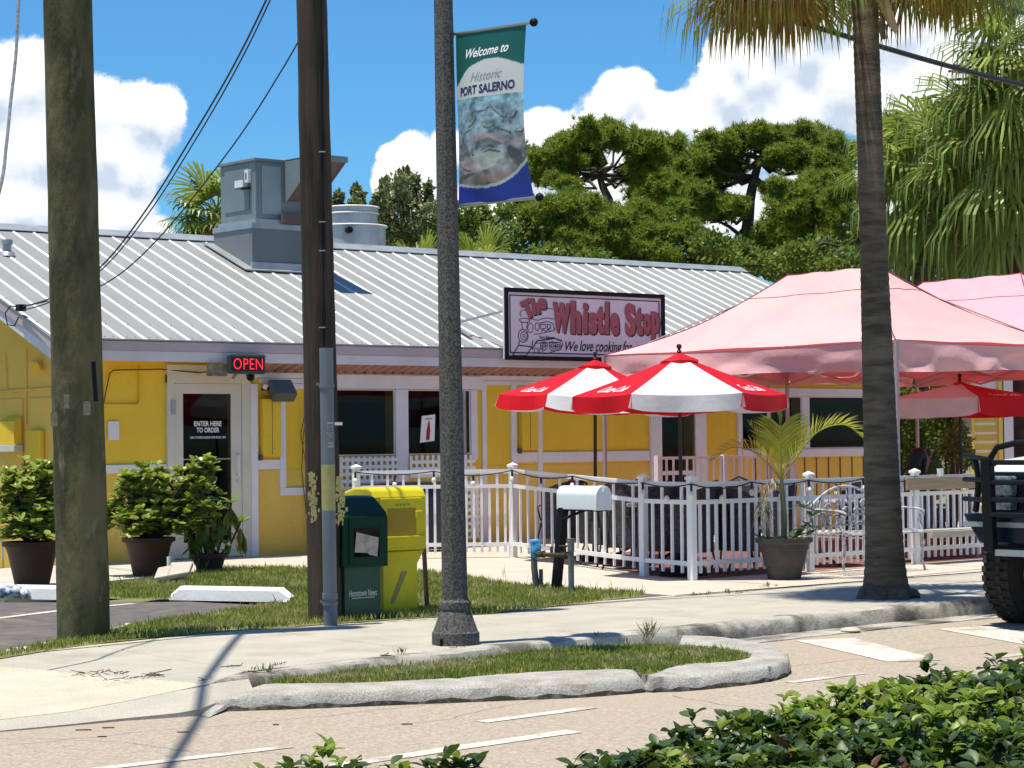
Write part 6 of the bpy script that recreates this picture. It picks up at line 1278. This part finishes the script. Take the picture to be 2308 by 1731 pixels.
# areca palm in a grey pot
ar = thing('potted_palm', 'yellowing feather palm in a flared grey pot in front of the white fence', 'potted palm', (3.09,-8.24,0)); c0 = Vector((3.09,-8.24,0))
m_ = MB(); m_.lathe([(.165,0), (.185,.13), (.195,.135), (.20,.15), (.235,.30), (.25,.31), (.255,.36), (.29,.38), (.295,.42), (.27,.42), (.25,.39), (0,.385)], tuple(c0), 30); m_.build('pot', potg, ar, smooth=True)
m_ = MB(); m_.tube([c0+Vector((0,0,.38)), c0+Vector((.01,0,.62)), c0+Vector((-.01,0,.85)), c0+Vector((-.02,0,1.05))], [.035,.03,.026,.015], 10); m_.build('trunk', M('grey green palm stem', (.17,.17,.10), (.12,.12,.07), scale=12, stretch=(1,1,6)), ar, smooth=True)
def feather(t, pts, L, n, mat, wd_=.022, droop=.25, name='frond', up_v=.5):
    P_ = [Vector(p) for p in pts]; o = []
    for i in range(len(P_)-1):
        p0, p1, p2, p3 = P_[max(i-1,0)], P_[i], P_[i+1], P_[min(i+2,len(P_)-1)]
        for j in range(10): s_ = j/10; o.append(.5*((2*p1)+(-p0+p2)*s_+(2*p0-5*p1+4*p2-p3)*s_*s_+(-p0+3*p1-3*p2+p3)*s_**3))
    o.append(P_[-1]); m_ = MB(); m_.tube(o, [.011*(1-.75*i/len(o)) for i in range(len(o))], 5); k_ = len(o)-1
    for i in range(n):
        s_ = .22+.78*i/(n-1); idx = s_*k_; q = int(min(idx, k_-1)); p = o[q]+(o[q+1]-o[q])*(idx-q); d = (o[min(q+1,k_)]-o[max(q-1,0)]).normalized(); sd = d.cross(Vector((0,0,1)))
        if sd.length < .1: sd = RIGHT.copy()
        sd.normalize(); nn = sd.cross(d)
        for sg_ in (1, -1):
            ll = L*(math.sin(math.pi*min(1, .25+s_*.72))**.6)*random.uniform(.85,1.1); dd = (d*.75+sd*sg_*.8+nn*up_v*random.uniform(.4,1.2)).normalized(); a1 = p+dd*ll*.5; a2 = p+dd*ll+Vector((0,0,-droop*ll)); wv = dd.cross(nn).normalized()*wd_/2
            m_.add([p-wv*.5, p+wv*.5, a1+wv, a1-wv, a2], [(0, 1, 2, 3), (3, 2, 4)])
    return m_.build(name, mat, t)
T_ = c0+Vector((-.02,0,1.0)); R_ = RIGHT; UPV = Vector((0,0,1))
def rp_(a, b, d=0.): return T_+R_*a+UPV*b-FWD*d
feather(ar, [T_, rp_(-.01,.25), rp_(.0,.48), rp_(-.02,.66)], .42, 30, arecam, .022, .15, up_v=.1)
feather(ar, [T_, rp_(.12,.2,.05), rp_(.35,.48,.05), rp_(.62,.56,.1), rp_(.82,.42,.1)], .36, 36, arecam, .022, .1)
feather(ar, [T_, rp_(-.12,.15,.05), rp_(-.3,.3,.1), rp_(-.52,.34,.1), rp_(-.70,.22,.1)], .36, 32, M('orange yellow leaflet', (.45,.30,.05), (.34,.30,.05), rough=.4, scale=4, island=.3, transl=.35), .017, .25)
feather(ar, [T_, rp_(.06,.22,-.1), rp_(.20,.42,-.2), rp_(.30,.62,-.2)], .36, 16, arecam, .021, .2)
feather(ar, [T_, rp_(-.08,.22,-.1), rp_(-.15,.40,-.2), rp_(-.30,.58,-.2)], .36, 16, arecam, .021, .2)
feather(ar, [T_+Vector((0,0,-.1)), rp_(-.10,.02,.1), rp_(-.20,-.15,.15), rp_(-.16,-.45,.18), rp_(.0,-.75,.2)], .16, 26, M('dry dead frond', (.36,.29,.20), (.22,.17,.11), rough=.8, scale=8, island=.3), .012, .5, up_v=.0)
feather(ar, [T_+Vector((0,0,-.12)), rp_(-.12,-.05,.08), rp_(-.22,-.25,.1), rp_(-.20,-.5,.12)], .2, 14, M('pale dead frond', (.42,.38,.22), (.3,.27,.14), rough=.8, scale=8, island=.3), .012, .5, up_v=.0)
items = []; r_ = random.Random(9)
for (a, b, d_) in ((.22,-.28,.05), (.30,-.36,.05), (.20,-.48,.1), (.10,-.58,.1), (.32,-.5,.05), (-.02,-.6,.1), (-.2,-.6,.05)):
    for j in range(7): an = j*2.4; items.append((rp_(a, b, d_), (math.cos(an), math.sin(an), r_.uniform(-.3,1.)), r_.uniform(.8,1.4), 0, r_.uniform(-.4,.4)))
place_leaves(items, [leaf_mesh('shrub_leaf', .15, .05, M('deep green leaf', (.04,.10,.025), (.07,.15,.03), rough=.3, transl=.25, scale=5), 'lance')], ar, 'shrub_leaf')

# ---- hedge in the foreground median
hd_t = thing('hedge', 'dense glossy green hedge in the foreground with light young leaf tips', 'hedge', (-8.5,-19.6,0))
def htop(x, y):
    k = [(-14,.5), (-10.6,.50), (-10.4,.575), (-10.19,.58), (-9.89,.565), (-9.6,.50), (-9.47,.485), (-9.17,.46), (-8.87,.53), (-8.3,.58), (-7.66,.635), (-6.93,.62), (-5,.66), (-2,.66)]
    for (a, b), (c, d) in zip(k[:-1], k[1:]):
        if a <= x <= c: h = b+(d-b)*(x-a)/(c-a); break
    else: h = .62
    e = max(0, -18.9-y); back = max(0, y+19.05)
    return h+.02*math.sin(x*5+y*7)+.022*math.sin(x*13+y*3)+.012*math.sin(x*29-y*17)-back*back*2.2
r_ = random.Random(21); items = []; hs = MB()
for k in range(13300):
    x = r_.uniform(-10.7,-4.6); y = -18.80-abs(r_.gauss(0,1))*1.0 if r_.random() < .4 else r_.uniform(-21.2,-18.8)
    if k >= 12300: x = r_.uniform(-10.38,-9.45); y = r_.uniform(-19.0,-18.78)
    if math.hypot(x-CAMP[0], y-CAMP[1]) < 2.4: continue
    q = Vector((x-CAMP[0], y-CAMP[1], 0)); lat = q.dot(RIGHT)/max(.1, q.dot(FWD))
    if not (-.29 < lat < .27): continue
    if x < -9.35 and (y < -19.0 or k < 12300 and r_.random() < .35): continue
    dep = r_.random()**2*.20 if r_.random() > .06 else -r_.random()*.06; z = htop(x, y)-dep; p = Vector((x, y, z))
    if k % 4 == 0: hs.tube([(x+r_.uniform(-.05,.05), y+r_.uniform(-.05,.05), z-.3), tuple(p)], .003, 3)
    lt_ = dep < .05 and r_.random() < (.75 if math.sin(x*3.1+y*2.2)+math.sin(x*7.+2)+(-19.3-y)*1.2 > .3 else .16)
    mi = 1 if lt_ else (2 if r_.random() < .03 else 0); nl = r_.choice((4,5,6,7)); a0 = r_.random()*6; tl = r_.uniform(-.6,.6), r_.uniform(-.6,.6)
    for j in range(nl):
        an = a0+j*2.4; e = r_.uniform(.1,.9) if j < nl-2 else r_.uniform(.9,2.2); items.append((p+Vector((0,0,-.006*j)), (math.cos(an)+tl[0], math.sin(an)+tl[1], e), r_.uniform(.6,1.4), mi, r_.uniform(-.6,.6)))
hs.build('stem', barkm, hd_t)
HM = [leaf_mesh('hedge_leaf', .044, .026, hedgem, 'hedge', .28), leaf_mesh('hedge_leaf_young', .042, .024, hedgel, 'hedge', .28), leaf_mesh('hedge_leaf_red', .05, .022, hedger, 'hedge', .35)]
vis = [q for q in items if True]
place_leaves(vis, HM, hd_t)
# darker inner growth that closes the hedge body
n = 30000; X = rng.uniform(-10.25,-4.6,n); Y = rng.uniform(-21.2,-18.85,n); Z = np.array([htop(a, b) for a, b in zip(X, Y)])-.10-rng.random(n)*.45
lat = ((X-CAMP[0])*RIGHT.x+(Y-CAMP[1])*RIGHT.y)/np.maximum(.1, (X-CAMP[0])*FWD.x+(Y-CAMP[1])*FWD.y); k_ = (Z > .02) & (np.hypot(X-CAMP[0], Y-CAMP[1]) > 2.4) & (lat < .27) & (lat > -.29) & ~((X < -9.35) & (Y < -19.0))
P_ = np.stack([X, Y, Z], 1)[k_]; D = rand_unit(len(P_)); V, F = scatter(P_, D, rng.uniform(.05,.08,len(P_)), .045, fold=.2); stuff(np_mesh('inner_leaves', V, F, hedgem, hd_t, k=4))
md = MB().prism([(-30,-22.6), (-4,-22.6), (30,-22.6), (30,-18.7), (-30,-18.7)], -.15, .02).build('median_bed', dirt); struct(md)

# ================================================================ PALMS
def fan_frond(m_, base, dirv, pet, R_f, nseg, droop, wseg, rnd, arc=2.3):
    """costapalmate frond: stalk from base along dirv, fan of drooping split segments"""
    d = Vector(dirv).normalized(); o = Vector(base); pts = [o]; k = 5
    for i in range(1, k+1): t = i/k; pts.append(o+d*pet*t+Vector((0,0,-.10*pet*t*t*(1+droop))))
    m_.tube(pts, [.016*(1-.4*i/k) for i in range(k+1)], 4)
    e = pts[-1]; d = (pts[-1]-pts[-2]).normalized(); sd = d.cross(Vector((0,0,1)))
    if sd.length < .05: sd = Vector((1,0,0))
    sd.normalize(); nn = sd.cross(d).normalized()
    for i in range(nseg):
        a = -arc+2*arc*i/(nseg-1)+rnd.uniform(-.03,.03); L = R_f*(1-.28*abs(a/arc)**2)*rnd.uniform(.9,1.08); dv = (d*math.cos(a)+sd*math.sin(a)+nn*.18*math.cos(a*2)).normalized(); wv = dv.cross(nn).normalized()*wseg/2; dr = droop*rnd.uniform(.8,1.3)
        P0 = e; P1 = e+dv*L*.45+Vector((0,0,-.06*dr*L)); P2 = e+dv*L*.72+Vector((0,0,-.24*dr*L)); P3 = e+dv*L*(.86-.10*min(dr,1.2))+Vector((0,0,-.62*dr*L))
        m_.add([P0, P1-wv, P1+wv, P2-wv*.8, P2+wv*.8, P3], [(0, 2, 1), (1, 2, 4, 3), (3, 4, 5)])
def sabal(name, label, base, top, r0, r1, nf, pet, Rf, droop, seed, elev=(-.9,1.2), dead=.0, nseg=34, wseg=.035, fibre=palmtr, group=None, tfn=None, azs=None):
    t = thing(name, label, 'palm tree', tuple(base), 0, group); b, tp = Vector(base), Vector(top); r_ = random.Random(seed)
    pts, rs = [], []; N_ = 150
    for i in range(N_+1):
        s_ = i/N_; rr = r0+(r1-r0)*min(1, s_*1.6)+(r0*.42)*math.exp(-s_*N_/4.5)
        pts.append(b+(tp-b)*s_); rs.append(rr*(1+(.014 if i % 2 else -.010)+r_.uniform(-.010,.010)))
    m_ = MB(); m_.tube(pts, rs, 22); m_.build('trunk', fibre, t, smooth='all')
    for k in range(nf):
        az_ = (azs[k] if azs else k*2.399+r_.uniform(-.2,.2)); f = k/max(1, nf-1); el_ = elev[1]+(elev[0]-elev[1])*f+r_.uniform(-.12,.12); d = Vector((math.cos(az_)*math.cos(el_), math.sin(az_)*math.cos(el_), math.sin(el_)))
        m_ = MB(); fan_frond(m_, tp+Vector((0,0,.1*(1-f))), d, pet*r_.uniform(.85,1.1), Rf*r_.uniform(.9,1.08), nseg, droop*(.7+.6*f), wseg, r_); m_.build('frond', palmd if r_.random() < dead else palmm, t)
    return t, r_
# foreground palm at the kerb
fp, r_ = sabal('palm_tree', 'cabbage palm with a thick grey brown trunk growing in the sidewalk by the kerb', (1.8,-10.70,-.02), (1.60,-10.72,5.55), .175, .115, 12, .9, .85, .5, 31, (.25,1.2), 0., 40, .036, azs=None)
palmy = M('yellowing palm frond', (.30,.24,.05), (.20,.19,.04), rough=.5, scale=2.5, island=.5, transl=.35, tcol=(.5,.36,.04))
# low fronds of the foreground palm, hanging into view
for (a, b, el_, dd_, mat_, pet_, R2) in ((-.99,.0,.16,.8,palmm,1.1,.95), (-.93,-.3,.17,.8,palmd,.95,1.0), (-.7,-.7,.2,.75,palmm,.7,.85), (-.9,.25,.16,.8,palmy,.75,.95), (-.5,-.5,.22,.75,palmm,.55,.8), (.7,-.6,.2,.75,palmy,.6,.8), (.95,.1,.2,.75,palmm,.9,.85), (-.98,.10,.16,.75,palmd,.80,.95), (-.80,-.4,.16,.75,palmd,.75,.9), (-.97,-.22,.22,.7,palmm,.9,.95), (-.9,.5,.22,.7,palmd,.8,.9), (-.6,.8,.2,.7,palmm,.8,.85), (.80,.1,.24,.75,palmm,.75,.8), (.95,-.35,.24,.7,palmd,.8,.8), (.65,.7,.2,.75,palmd,.7,.8), (.98,.3,.3,.7,palmm,.95,.85), (-.75,.7,.2,.7,palmm,.9,.85), (.4,.9,.25,.6,palmm,.8,.8)):
    d = RIGHT*a+FWD*b; d = d.normalized()+Vector((0,0,el_)); m_ = MB(); fan_frond(m_, (1.60,-10.72,5.48), d, pet_, R2, 60, dd_, .028, r_); m_.build('frond', mat_, fp)
m_ = MB(); c = dp(1985,-5,19.6); m_.extr([c+RIGHT*-.08+Vector((0,0,.1)), c+RIGHT*.03+Vector((0,0,.1)), dp(2022,66,19.6)+RIGHT*.01, dp(2018,78,19.6), dp(1998,50,19.6)], -FWD*.02); m_.build('leaf_boot', M('pale leaf boot', (.34,.27,.19), (.24,.19,.13), rough=.8, scale=6), fp)
m_ = MB(); c = dp(1988,30,19.65); m_.extr([c+RIGHT*-.02, c+RIGHT*.02, dp(1996,88,19.65), dp(1985,90,19.65)], -FWD*.02); m_.build('leaf_boot', palmtr, fp)
# root flare
m_ = MB(); 
for k in range(26): a_ = k*.9; rr = random.uniform(.16,.25); m_.sphere((1.8+math.cos(a_)*rr, -10.7+math.sin(a_)*rr, random.uniform(-.02,.05)), random.uniform(.03,.07), 5)
m_.build('root_mass', palmtr, fp, smooth='all')
pg = 'palms beyond the tents'
b_ = dp(2296,1100,37); sabal('palm_tree', 'cabbage palm at the right edge with a reddish fibrous trunk and a big drooping crown', (b_.x,b_.y,-.1), tuple(dp(2290,330,37)), .22, .19, 40, 1.15, 1.3, .8, 41, (-1.1,1.2), .04, 30, .065, M('reddish boot fibre', (.16,.07,.05), (.08,.04,.03), rough=.95, scale=4, bump=.03), pg)
b_ = dp(1985,1100,39); sabal('palm_tree', 'drooping cabbage palm just right of the foreground palm trunk', (b_.x,b_.y,-.1), tuple(dp(2125,380,39)), .2, .18, 38, 1.05, 1.2, .85, 42, (-1.1,1.15), .0, 30, .065, palmtr, pg)
b_ = dp(2350,1100,36); sabal('palm_tree', 'tall palm whose crown enters at the upper right corner', (b_.x,b_.y,-.1), tuple(dp(2350,120,36)), .2, .18, 34, 1.1, 1.25, .75, 43, (-1.1,1.2), .0, 30, .06, palmtr, pg)
b_ = dp(470,1000,38); sabal('palm_tree', 'low palm behind the roof left of the air handler', (b_.x,b_.y,-.1), tuple(dp(490,482,38)), .18, .16, 24, .5, .82, .35, 44, (-.7,1.1), .15, 30, .05, palmtr, pg)
b_ = dp(1085,900,43); sabal('palm_tree', 'small fan palm showing over the ridge right of the lamp post', (b_.x,b_.y,-.1), tuple(dp(1085,610,43)), .16, .14, 16, .4, .75, .3, 45, (-.2,1.3), 0, 26, .05, palmtr, pg)
b_ = dp(700,900,43); sabal('palm_tree', 'small fan palm showing over the ridge beside the exhaust vent', (b_.x,b_.y,-.1), tuple(dp(945,625,43)), .16, .14, 14, .4, .7, .3, 46, (-.2,1.3), 0, 26, .05, palmtr, pg)

# ================================================================ TREES
def tree(name, label, base, trunk_px, dist, clumps, kind, mat, group, dens=1., seed=1, limb_r=.12, jitter=1.5):
    """clumps: (px, py, rx, ry) of leaf masses at about the distance dist"""
    r_ = random.Random(seed); b = Vector(base); b.z = -.1
    t = thing(name, label, 'tree', tuple(b), 0, group); tr = [dp(px, py, dist) for px, py in trunk_px]; m_ = MB()
    limb_r *= .72
    m_.tube([b]+tr, [limb_r*1.6]+[limb_r*(1.3-.8*i/len(tr)) for i in range(len(tr))], 9); C = []
    for (cx, cy, rx, ry) in clumps:
        d_ = dist+r_.uniform(-jitter, jitter); c = dp(cx, cy, d_); pf_ = (1.12, 1.3) if kind == 'pine' else (1, 1); R1 = rx*d_/5000*pf_[0]; R2 = ry*d_/5000*pf_[1]; C.append((c, R1, R2))
        o = min(tr, key=lambda q: (q-c).length); mid = (o+c)/2+Vector((r_.uniform(-.3,.3), r_.uniform(-.3,.3), -.12*(c-o).length)); q1 = (o*.7+c*.3)+Vector((r_.uniform(-.2,.2), r_.uniform(-.2,.2), r_.uniform(-.25,.1)))
        m_.tube([o, q1, mid, c], [limb_r*.62, limb_r*.48, limb_r*.34, limb_r*.14], 6)
        if kind == 'pine':
            for k in range(4):
                sa = r_.uniform(0, 6.28); C.append((c+Vector((math.cos(sa)*R1*r_.uniform(.8,1.3), math.sin(sa)*R1*r_.uniform(.8,1.3), r_.uniform(-.7,.9)*R2)), R1*.42, R2*.5))
        for k in range(5 if kind == 'pine' else 2):
            e = c+Vector((r_.uniform(-1,1)*R1*.8, r_.uniform(-1,1)*R1*.8, r_.uniform(-.3,.5)*R2)); m_.tube([mid*.5+c*.5, (c+e)/2+Vector((0,0,-.08)), e], [limb_r*.2, limb_r*.13, limb_r*.06], 4)
    m_.build('trunk', barkm, t, smooth='all'); Vs, Fs, off = [], [], 0
    for (c, R1, R2) in C:
        if kind == 'pine':
            n = int(dens*(50+430*R1*max(R1, .3)*1.0)); d = rand_unit(n); d[:, 2] = np.abs(d[:, 2])*1.0-.45*rng.random(n); P = np.array(c)+d*np.array([R1, R1, R2])*(rng.uniform(.25,1.12,(n,1)))+rng.normal(size=(n,3))*.06
            nn = 16; PP = np.repeat(P, nn, 0); D = rand_unit(n*nn)+np.repeat(d, nn, 0)*.45+np.array([0,0,.30]); D /= np.linalg.norm(D, axis=1, keepdims=True)
            V, F = scatter(PP, D, rng.uniform(.09,.19,n*nn), .026, kind='needle'); Vs.append(V); Fs.append(F+off); off += len(V)
        else:
            n = int(dens*(160+1500*R1*R2)); d = rand_unit(n); rad = rng.uniform(.35,1.0,(n,1))**.6; lump = 1+.18*np.sin(d[:, :1]*9+R1*7)+.14*np.sin(d[:, 2:]*11+d[:, 1:2]*8)
            P = np.array(c)+d*np.array([R1, R1, R2])*rad*lump; D = rand_unit(n)+d*.5; D /= np.linalg.norm(D, axis=1, keepdims=True); s_ = rng.uniform(.07,.15,n); V, F = scatter(P, D, s_, s_*.6, fold=.2); Vs.append(V); Fs.append(F+off); off += len(V)
    o = np_mesh('crown', np.concatenate(Vs), np.concatenate(Fs), mat, t, k=3 if kind == 'pine' else 4); return t
pgp = 'pine trees beyond the roof'; tg_ = 'leafy trees beyond the roof'
def B_(px, d): p = dp(px, 900, d); return (p.x, p.y, 0)
tree('pine_tree', 'flat crowned pine with open twisting branches right of the banner', B_(1380,50), [(1375,520), (1372,450), (1358,420), (1350,395)], 50,
     [(1195,400,32,20), (1222,372,34,22), (1250,350,34,24), (1245,400,30,18), (1285,335,34,24), (1320,345,30,20), (1345,312,36,22), (1385,306,34,22), (1415,330,34,24), (1450,345,34,22), (1290,365,28,16), (1330,368,24,14), (1440,372,26,16), (1410,400,26,18), (1268,420,22,14), (1500,340,22,22)], 'pine', pinem, pgp, 1.0, 5, .13, 1.2)
tree('pine_tree', 'dark leaning pine between the two flat crowned pines', B_(1500,52), [(1490,560), (1492,500), (1500,440), (1505,400)], 52,
     [(1495,335,30,22), (1520,362,34,26), (1480,385,36,26), (1530,400,38,26), (1450,410,32,26), (1500,430,40,26), (1545,440,38,26), (1470,455,42,26), (1560,385,34,28), (1440,450,34,22), (1555,470,42,26)], 'pine', pinem, pgp, 1.0, 6, .12, 1.6)
tree('pine_tree', 'largest pine with a broad flat top and bare dark limbs in the middle', B_(1680,50), [(1680,560), (1685,510), (1690,450), (1700,400), (1712,360)], 50,
     [(1590,345,36,24), (1625,328,38,22), (1660,322,36,22), (1700,312,40,22), (1740,308,36,18), (1775,315,34,20), (1810,318,36,22), (1845,330,36,24), (1870,352,30,24), (1580,385,36,24), (1620,370,36,20), (1650,365,30,16), (1600,415,36,22), (1565,430,34,24), (1760,345,28,16), (1810,352,36,20), (1850,385,36,24), (1640,395,26,14), (1590,450,38,22), (1630,470,34,20), (1600,490,34,20), (1790,375,22,14), (1745,430,20,12)], 'pine', pinem, pgp, 1.0, 7, .17, 1.2)
tree('pine_tree', 'dense pine immediately left of the foreground palm trunk', B_(1850,48), [(1850,600), (1850,520), (1845,450)], 48,
     [(1790,440,36,24), (1830,420,40,26), (1870,400,36,26), (1900,440,36,28), (1840,465,44,26), (1800,490,44,26), (1760,480,30,22), (1880,490,44,28), (1850,530,48,28), (1900,370,30,26), (1800,535,46,26), (1910,540,44,28), (1760,545,40,24), (1720,560,36,22)], 'pine', pinem, pgp, 1.1, 8, .13, 1.8)
tree('pine_tree', 'bushy pine below the banner just over the ridge', B_(1290,46), [(1290,600), (1290,540), (1300,500)], 46,
     [(1215,480,38,26), (1260,470,38,24), (1300,480,38,24), (1340,485,38,22), (1240,515,44,26), (1290,520,46,26), (1350,520,44,26), (1400,500,40,24), (1430,520,44,26), (1390,545,46,24), (1320,550,46,24), (1480,500,44,26), (1500,540,46,26), (1450,560,44,22)], 'pine', pinem, pgp, 1.1, 9, .12, 1.8)
tree('pine_tree', 'pine crown showing above the palms right of the foreground palm trunk', B_(2040,52), [(2040,600), (2040,450), (2045,360)], 52,
     [(2010,300,36,24), (2045,292,36,22), (2080,290,36,24), (2020,340,42,28), (2070,335,44,28), (2110,320,38,28), (2040,390,46,30), (2100,390,46,30), (2020,440,42,28), (2150,340,40,30), (1990,380,24,30)], 'pine', pinem, pgp, 1.0, 10, .13, 1.6)
for i, (lb, bx_, cl_, sd, m__) in enumerate((
    ('grey green leafy tree with thin twigs behind the exhaust vent', 900, [(880,440,26,36), (905,420,24,34), (860,480,34,34), (900,480,34,32), (940,470,32,36), (970,490,30,34), (880,520,38,28), (930,520,38,28), (975,530,34,28), (840,500,22,26), (855,455,12,26), (868,418,6,16), (915,400,7,18), (935,412,7,16), (965,430,8,22), (850,530,34,26), (905,545,40,26), (955,555,40,24), (1000,500,34,34), (1000,550,40,26), (925,440,22,28)], 11, greym),
    ('small leafy tree between the dark pole and the exhaust vent', 790, [(760,480,22,30), (775,500,24,28), (800,470,16,26), (812,455,9,24), (802,430,5,14), (750,520,24,26), (735,480,14,22), (763,448,6,18), (790,505,24,24), (740,490,22,40), (820,500,22,30), (815,540,30,26)], 12, greym),
    ('dense dark leafy tree right of the lamp post over the ridge', 1100, [(1010,500,34,30), (1050,510,40,30), (1090,520,44,30), (1130,510,44,32), (1170,520,44,30), (1120,555,48,26), (1060,550,44,26), (1020,545,36,24), (1000,470,30,26), (1040,480,36,28), (1010,520,40,30), (1060,520,44,30), (1180,555,46,24), (1080,480,26,18), (1140,475,22,16)], 13, oakm),
    ('leafy tree mass low over the ridge below the flat crowned pine', 1330, [(1230,575,46,24), (1280,580,50,24), (1330,585,50,24), (1380,585,50,24), (1430,590,50,24), (1480,592,50,24)], 14, oakm),
    ('leafy tree mass low over the ridge left of the tent', 1600, [(1530,575,48,26), (1580,580,50,26), (1630,585,50,28), (1600,545,44,24), (1560,530,34,22), (1690,590,52,30), (1740,600,54,32), (1660,560,40,22)], 15, oakm),
    ('leafy tree mass behind the tent peak beside the foreground palm', 1830, [(1780,600,56,36), (1840,590,56,36), (1900,600,56,40), (1860,560,50,30), (1960,600,50,50), (1960,520,40,50), (1800,570,44,26)], 16, oakm),
    ('dark leafy tree mass behind the second tent under the palms', 2080, [(2030,560,56,60), (2090,580,60,60), (2150,570,60,60), (2210,560,60,60), (2270,560,60,60), (2060,500,50,50), (2130,500,54,54), (2200,490,54,54), (2270,480,50,54), (2200,420,50,50), (2290,400,46,54)], 17, oakm))):
    tree('broadleaf_tree', lb, B_(bx_,45), [(bx_,640), (bx_,560)], 45 if i < 6 else 42, cl_, 'leaf', m__, tg_, 1.15 if i < 3 else 2.0, sd, .10, 1.6)
# dark shrubs beyond the patio, right
def shrub(name, label, clumps, dist, mat, grp_, dens, seed, cat='shrub'):
    r_ = random.Random(seed); c0 = dp(clumps[0][0], 1000, dist); t = thing(name, label, cat, (c0.x, c0.y, -.1), 0, grp_); Vs, Fs, off = [], [], 0; m_ = MB()
    for (cx, cy, rx, ry) in clumps:
        d_ = dist+r_.uniform(-.7,.7); c = dp(cx, cy, d_); R1, R2 = rx*d_/5000, ry*d_/5000; n = int(dens*(150+2600*R1*R2)); d = rand_unit(n); P = np.array(c)+d*np.array([R1,R1,R2])*rng.uniform(.4,1.05,(n,1)); D = rand_unit(n)+d*.5; D /= np.linalg.norm(D, axis=1, keepdims=True); s_ = rng.uniform(.05,.10,n); V, F = scatter(P, D, s_, s_*.62, fold=.2); Vs.append(V); Fs.append(F+off); off += len(V); m_.tube([(c0.x, c0.y, -.1), tuple((Vector((c0.x,c0.y,0))+c)/2), tuple(c)], [.05,.03,.012], 5)
    m_.build('stem', barkm, t); np_mesh('foliage', np.concatenate(Vs), np.concatenate(Fs), mat, t, k=4)
shrub('shrub', 'dark dense shrub beyond the patio right of the foreground palm', [(2030,900,40,40), (2070,930,44,50), (2030,980,44,50), (2080,1000,44,50), (2030,1040,44,40), (2120,920,44,50), (2130,980,40,50), (2080,1050,50,30), (2160,900,40,50), (2170,1040,50,40), (2010,860,30,40)], 38, oakm, 'shrubs beyond the patio', 1.2, 3)
shrub('shrub', 'bright leafy bush beside the yellow sided building at the far right', [(2145,990,18,26), (2165,965,14,24), (2150,1020,22,24), (2175,1000,16,30), (2180,1035,20,26), (2128,1010,10,20)], 34, M('bright bush leaf', (.17,.26,.06), (.24,.32,.09), rough=.35, scale=5, island=.5, transl=.35), 'shrubs beyond the patio', 1.0, 4)
# far wood that closes the horizon
n = 120000; tt_ = rng.uniform(-60,110,n); lumps = 5.2+1.1*np.sin(tt_*.35)+.8*np.sin(tt_*.9+2); X = tt_*.85+52+rng.uniform(-2.5,2.5,n); Y = 30-tt_*.45+rng.uniform(-2.5,2.5,n); Z = rng.random(n)**.7*lumps
P_ = np.stack([X, Y, Z], 1); D = rand_unit(n); s_ = rng.uniform(.22,.5,n); V, F = scatter(P_, D, s_, s_*.7, fold=.2); stuff(np_mesh('distant_wood', V, F, oakm, None, k=4))
# yellow sided outbuilding
sd_ = thing('outbuilding', 'yellow lap sided outbuilding with white corner boards at the far right', 'building', (15,-.8,0)); q = dp(2190,1000,36); e1 = Vector((.77,-.637,0)).normalized(); nrm = -FWD
for k in range(15):
    z0 = .0+k*.148; c = q+RIGHT*(.245)+Vector((0,0,z0+.09-q.z)); m_ = MB(); m_.add([c-RIGHT*.20+Vector((0,0,-.074)), c+RIGHT*.20+Vector((0,0,-.074)), c+RIGHT*.20+Vector((0,0,.074))+FWD*.07, c-RIGHT*.20+Vector((0,0,.074))+FWD*.07, c-RIGHT*.20+Vector((0,0,-.074))+FWD*.07, c+RIGHT*.20+Vector((0,0,-.074))+FWD*.07], [(0, 1, 2, 3), (0, 4, 5, 1)]); m_.build('siding_board', M('yellow siding', (.80,.55,.10), rough=.6) if k == 0 else MATS['yellow siding'], sd_)
def fb(a, b, z0, z1, mat, nm, dep=.05, off_=0.): p = q+RIGHT*(a+b)/2; m_ = MB(); m_.obox((p.x, p.y, (z0+z1)/2)+FWD*0 if False else Vector((p.x, p.y, (z0+z1)/2))+FWD*(dep/2-.01+off_), RIGHT*(b-a)/2, FWD*dep/2, Vector((0,0,(z1-z0)/2))); return m_.build(nm, mat, sd_)
fb(0, .045, 0, 2.35, MATS['yellow siding'], 'corner_board'); fb(.445, .51, 0, 2.35, MATS['yellow siding'], 'corner_board'); fb(.51, .53, 0, 2.35, black, 'door_gap', .02, .02); fb(.53, .68, 0, 2.4, white, 'corner_board'); fb(-.02, .7, 2.35, 2.47, white, 'frieze_board'); fb(.0, .68, 0, 2.35, white, 'wall', 1.5, .06)
m_ = MB(); p = q+RIGHT*.33; m_.obox(Vector((p.x, p.y, 2.55))+FWD*.8, RIGHT*.5, FWD*1.0, Vector((0,0,.05))); m_.build('roof', galv2, sd_)
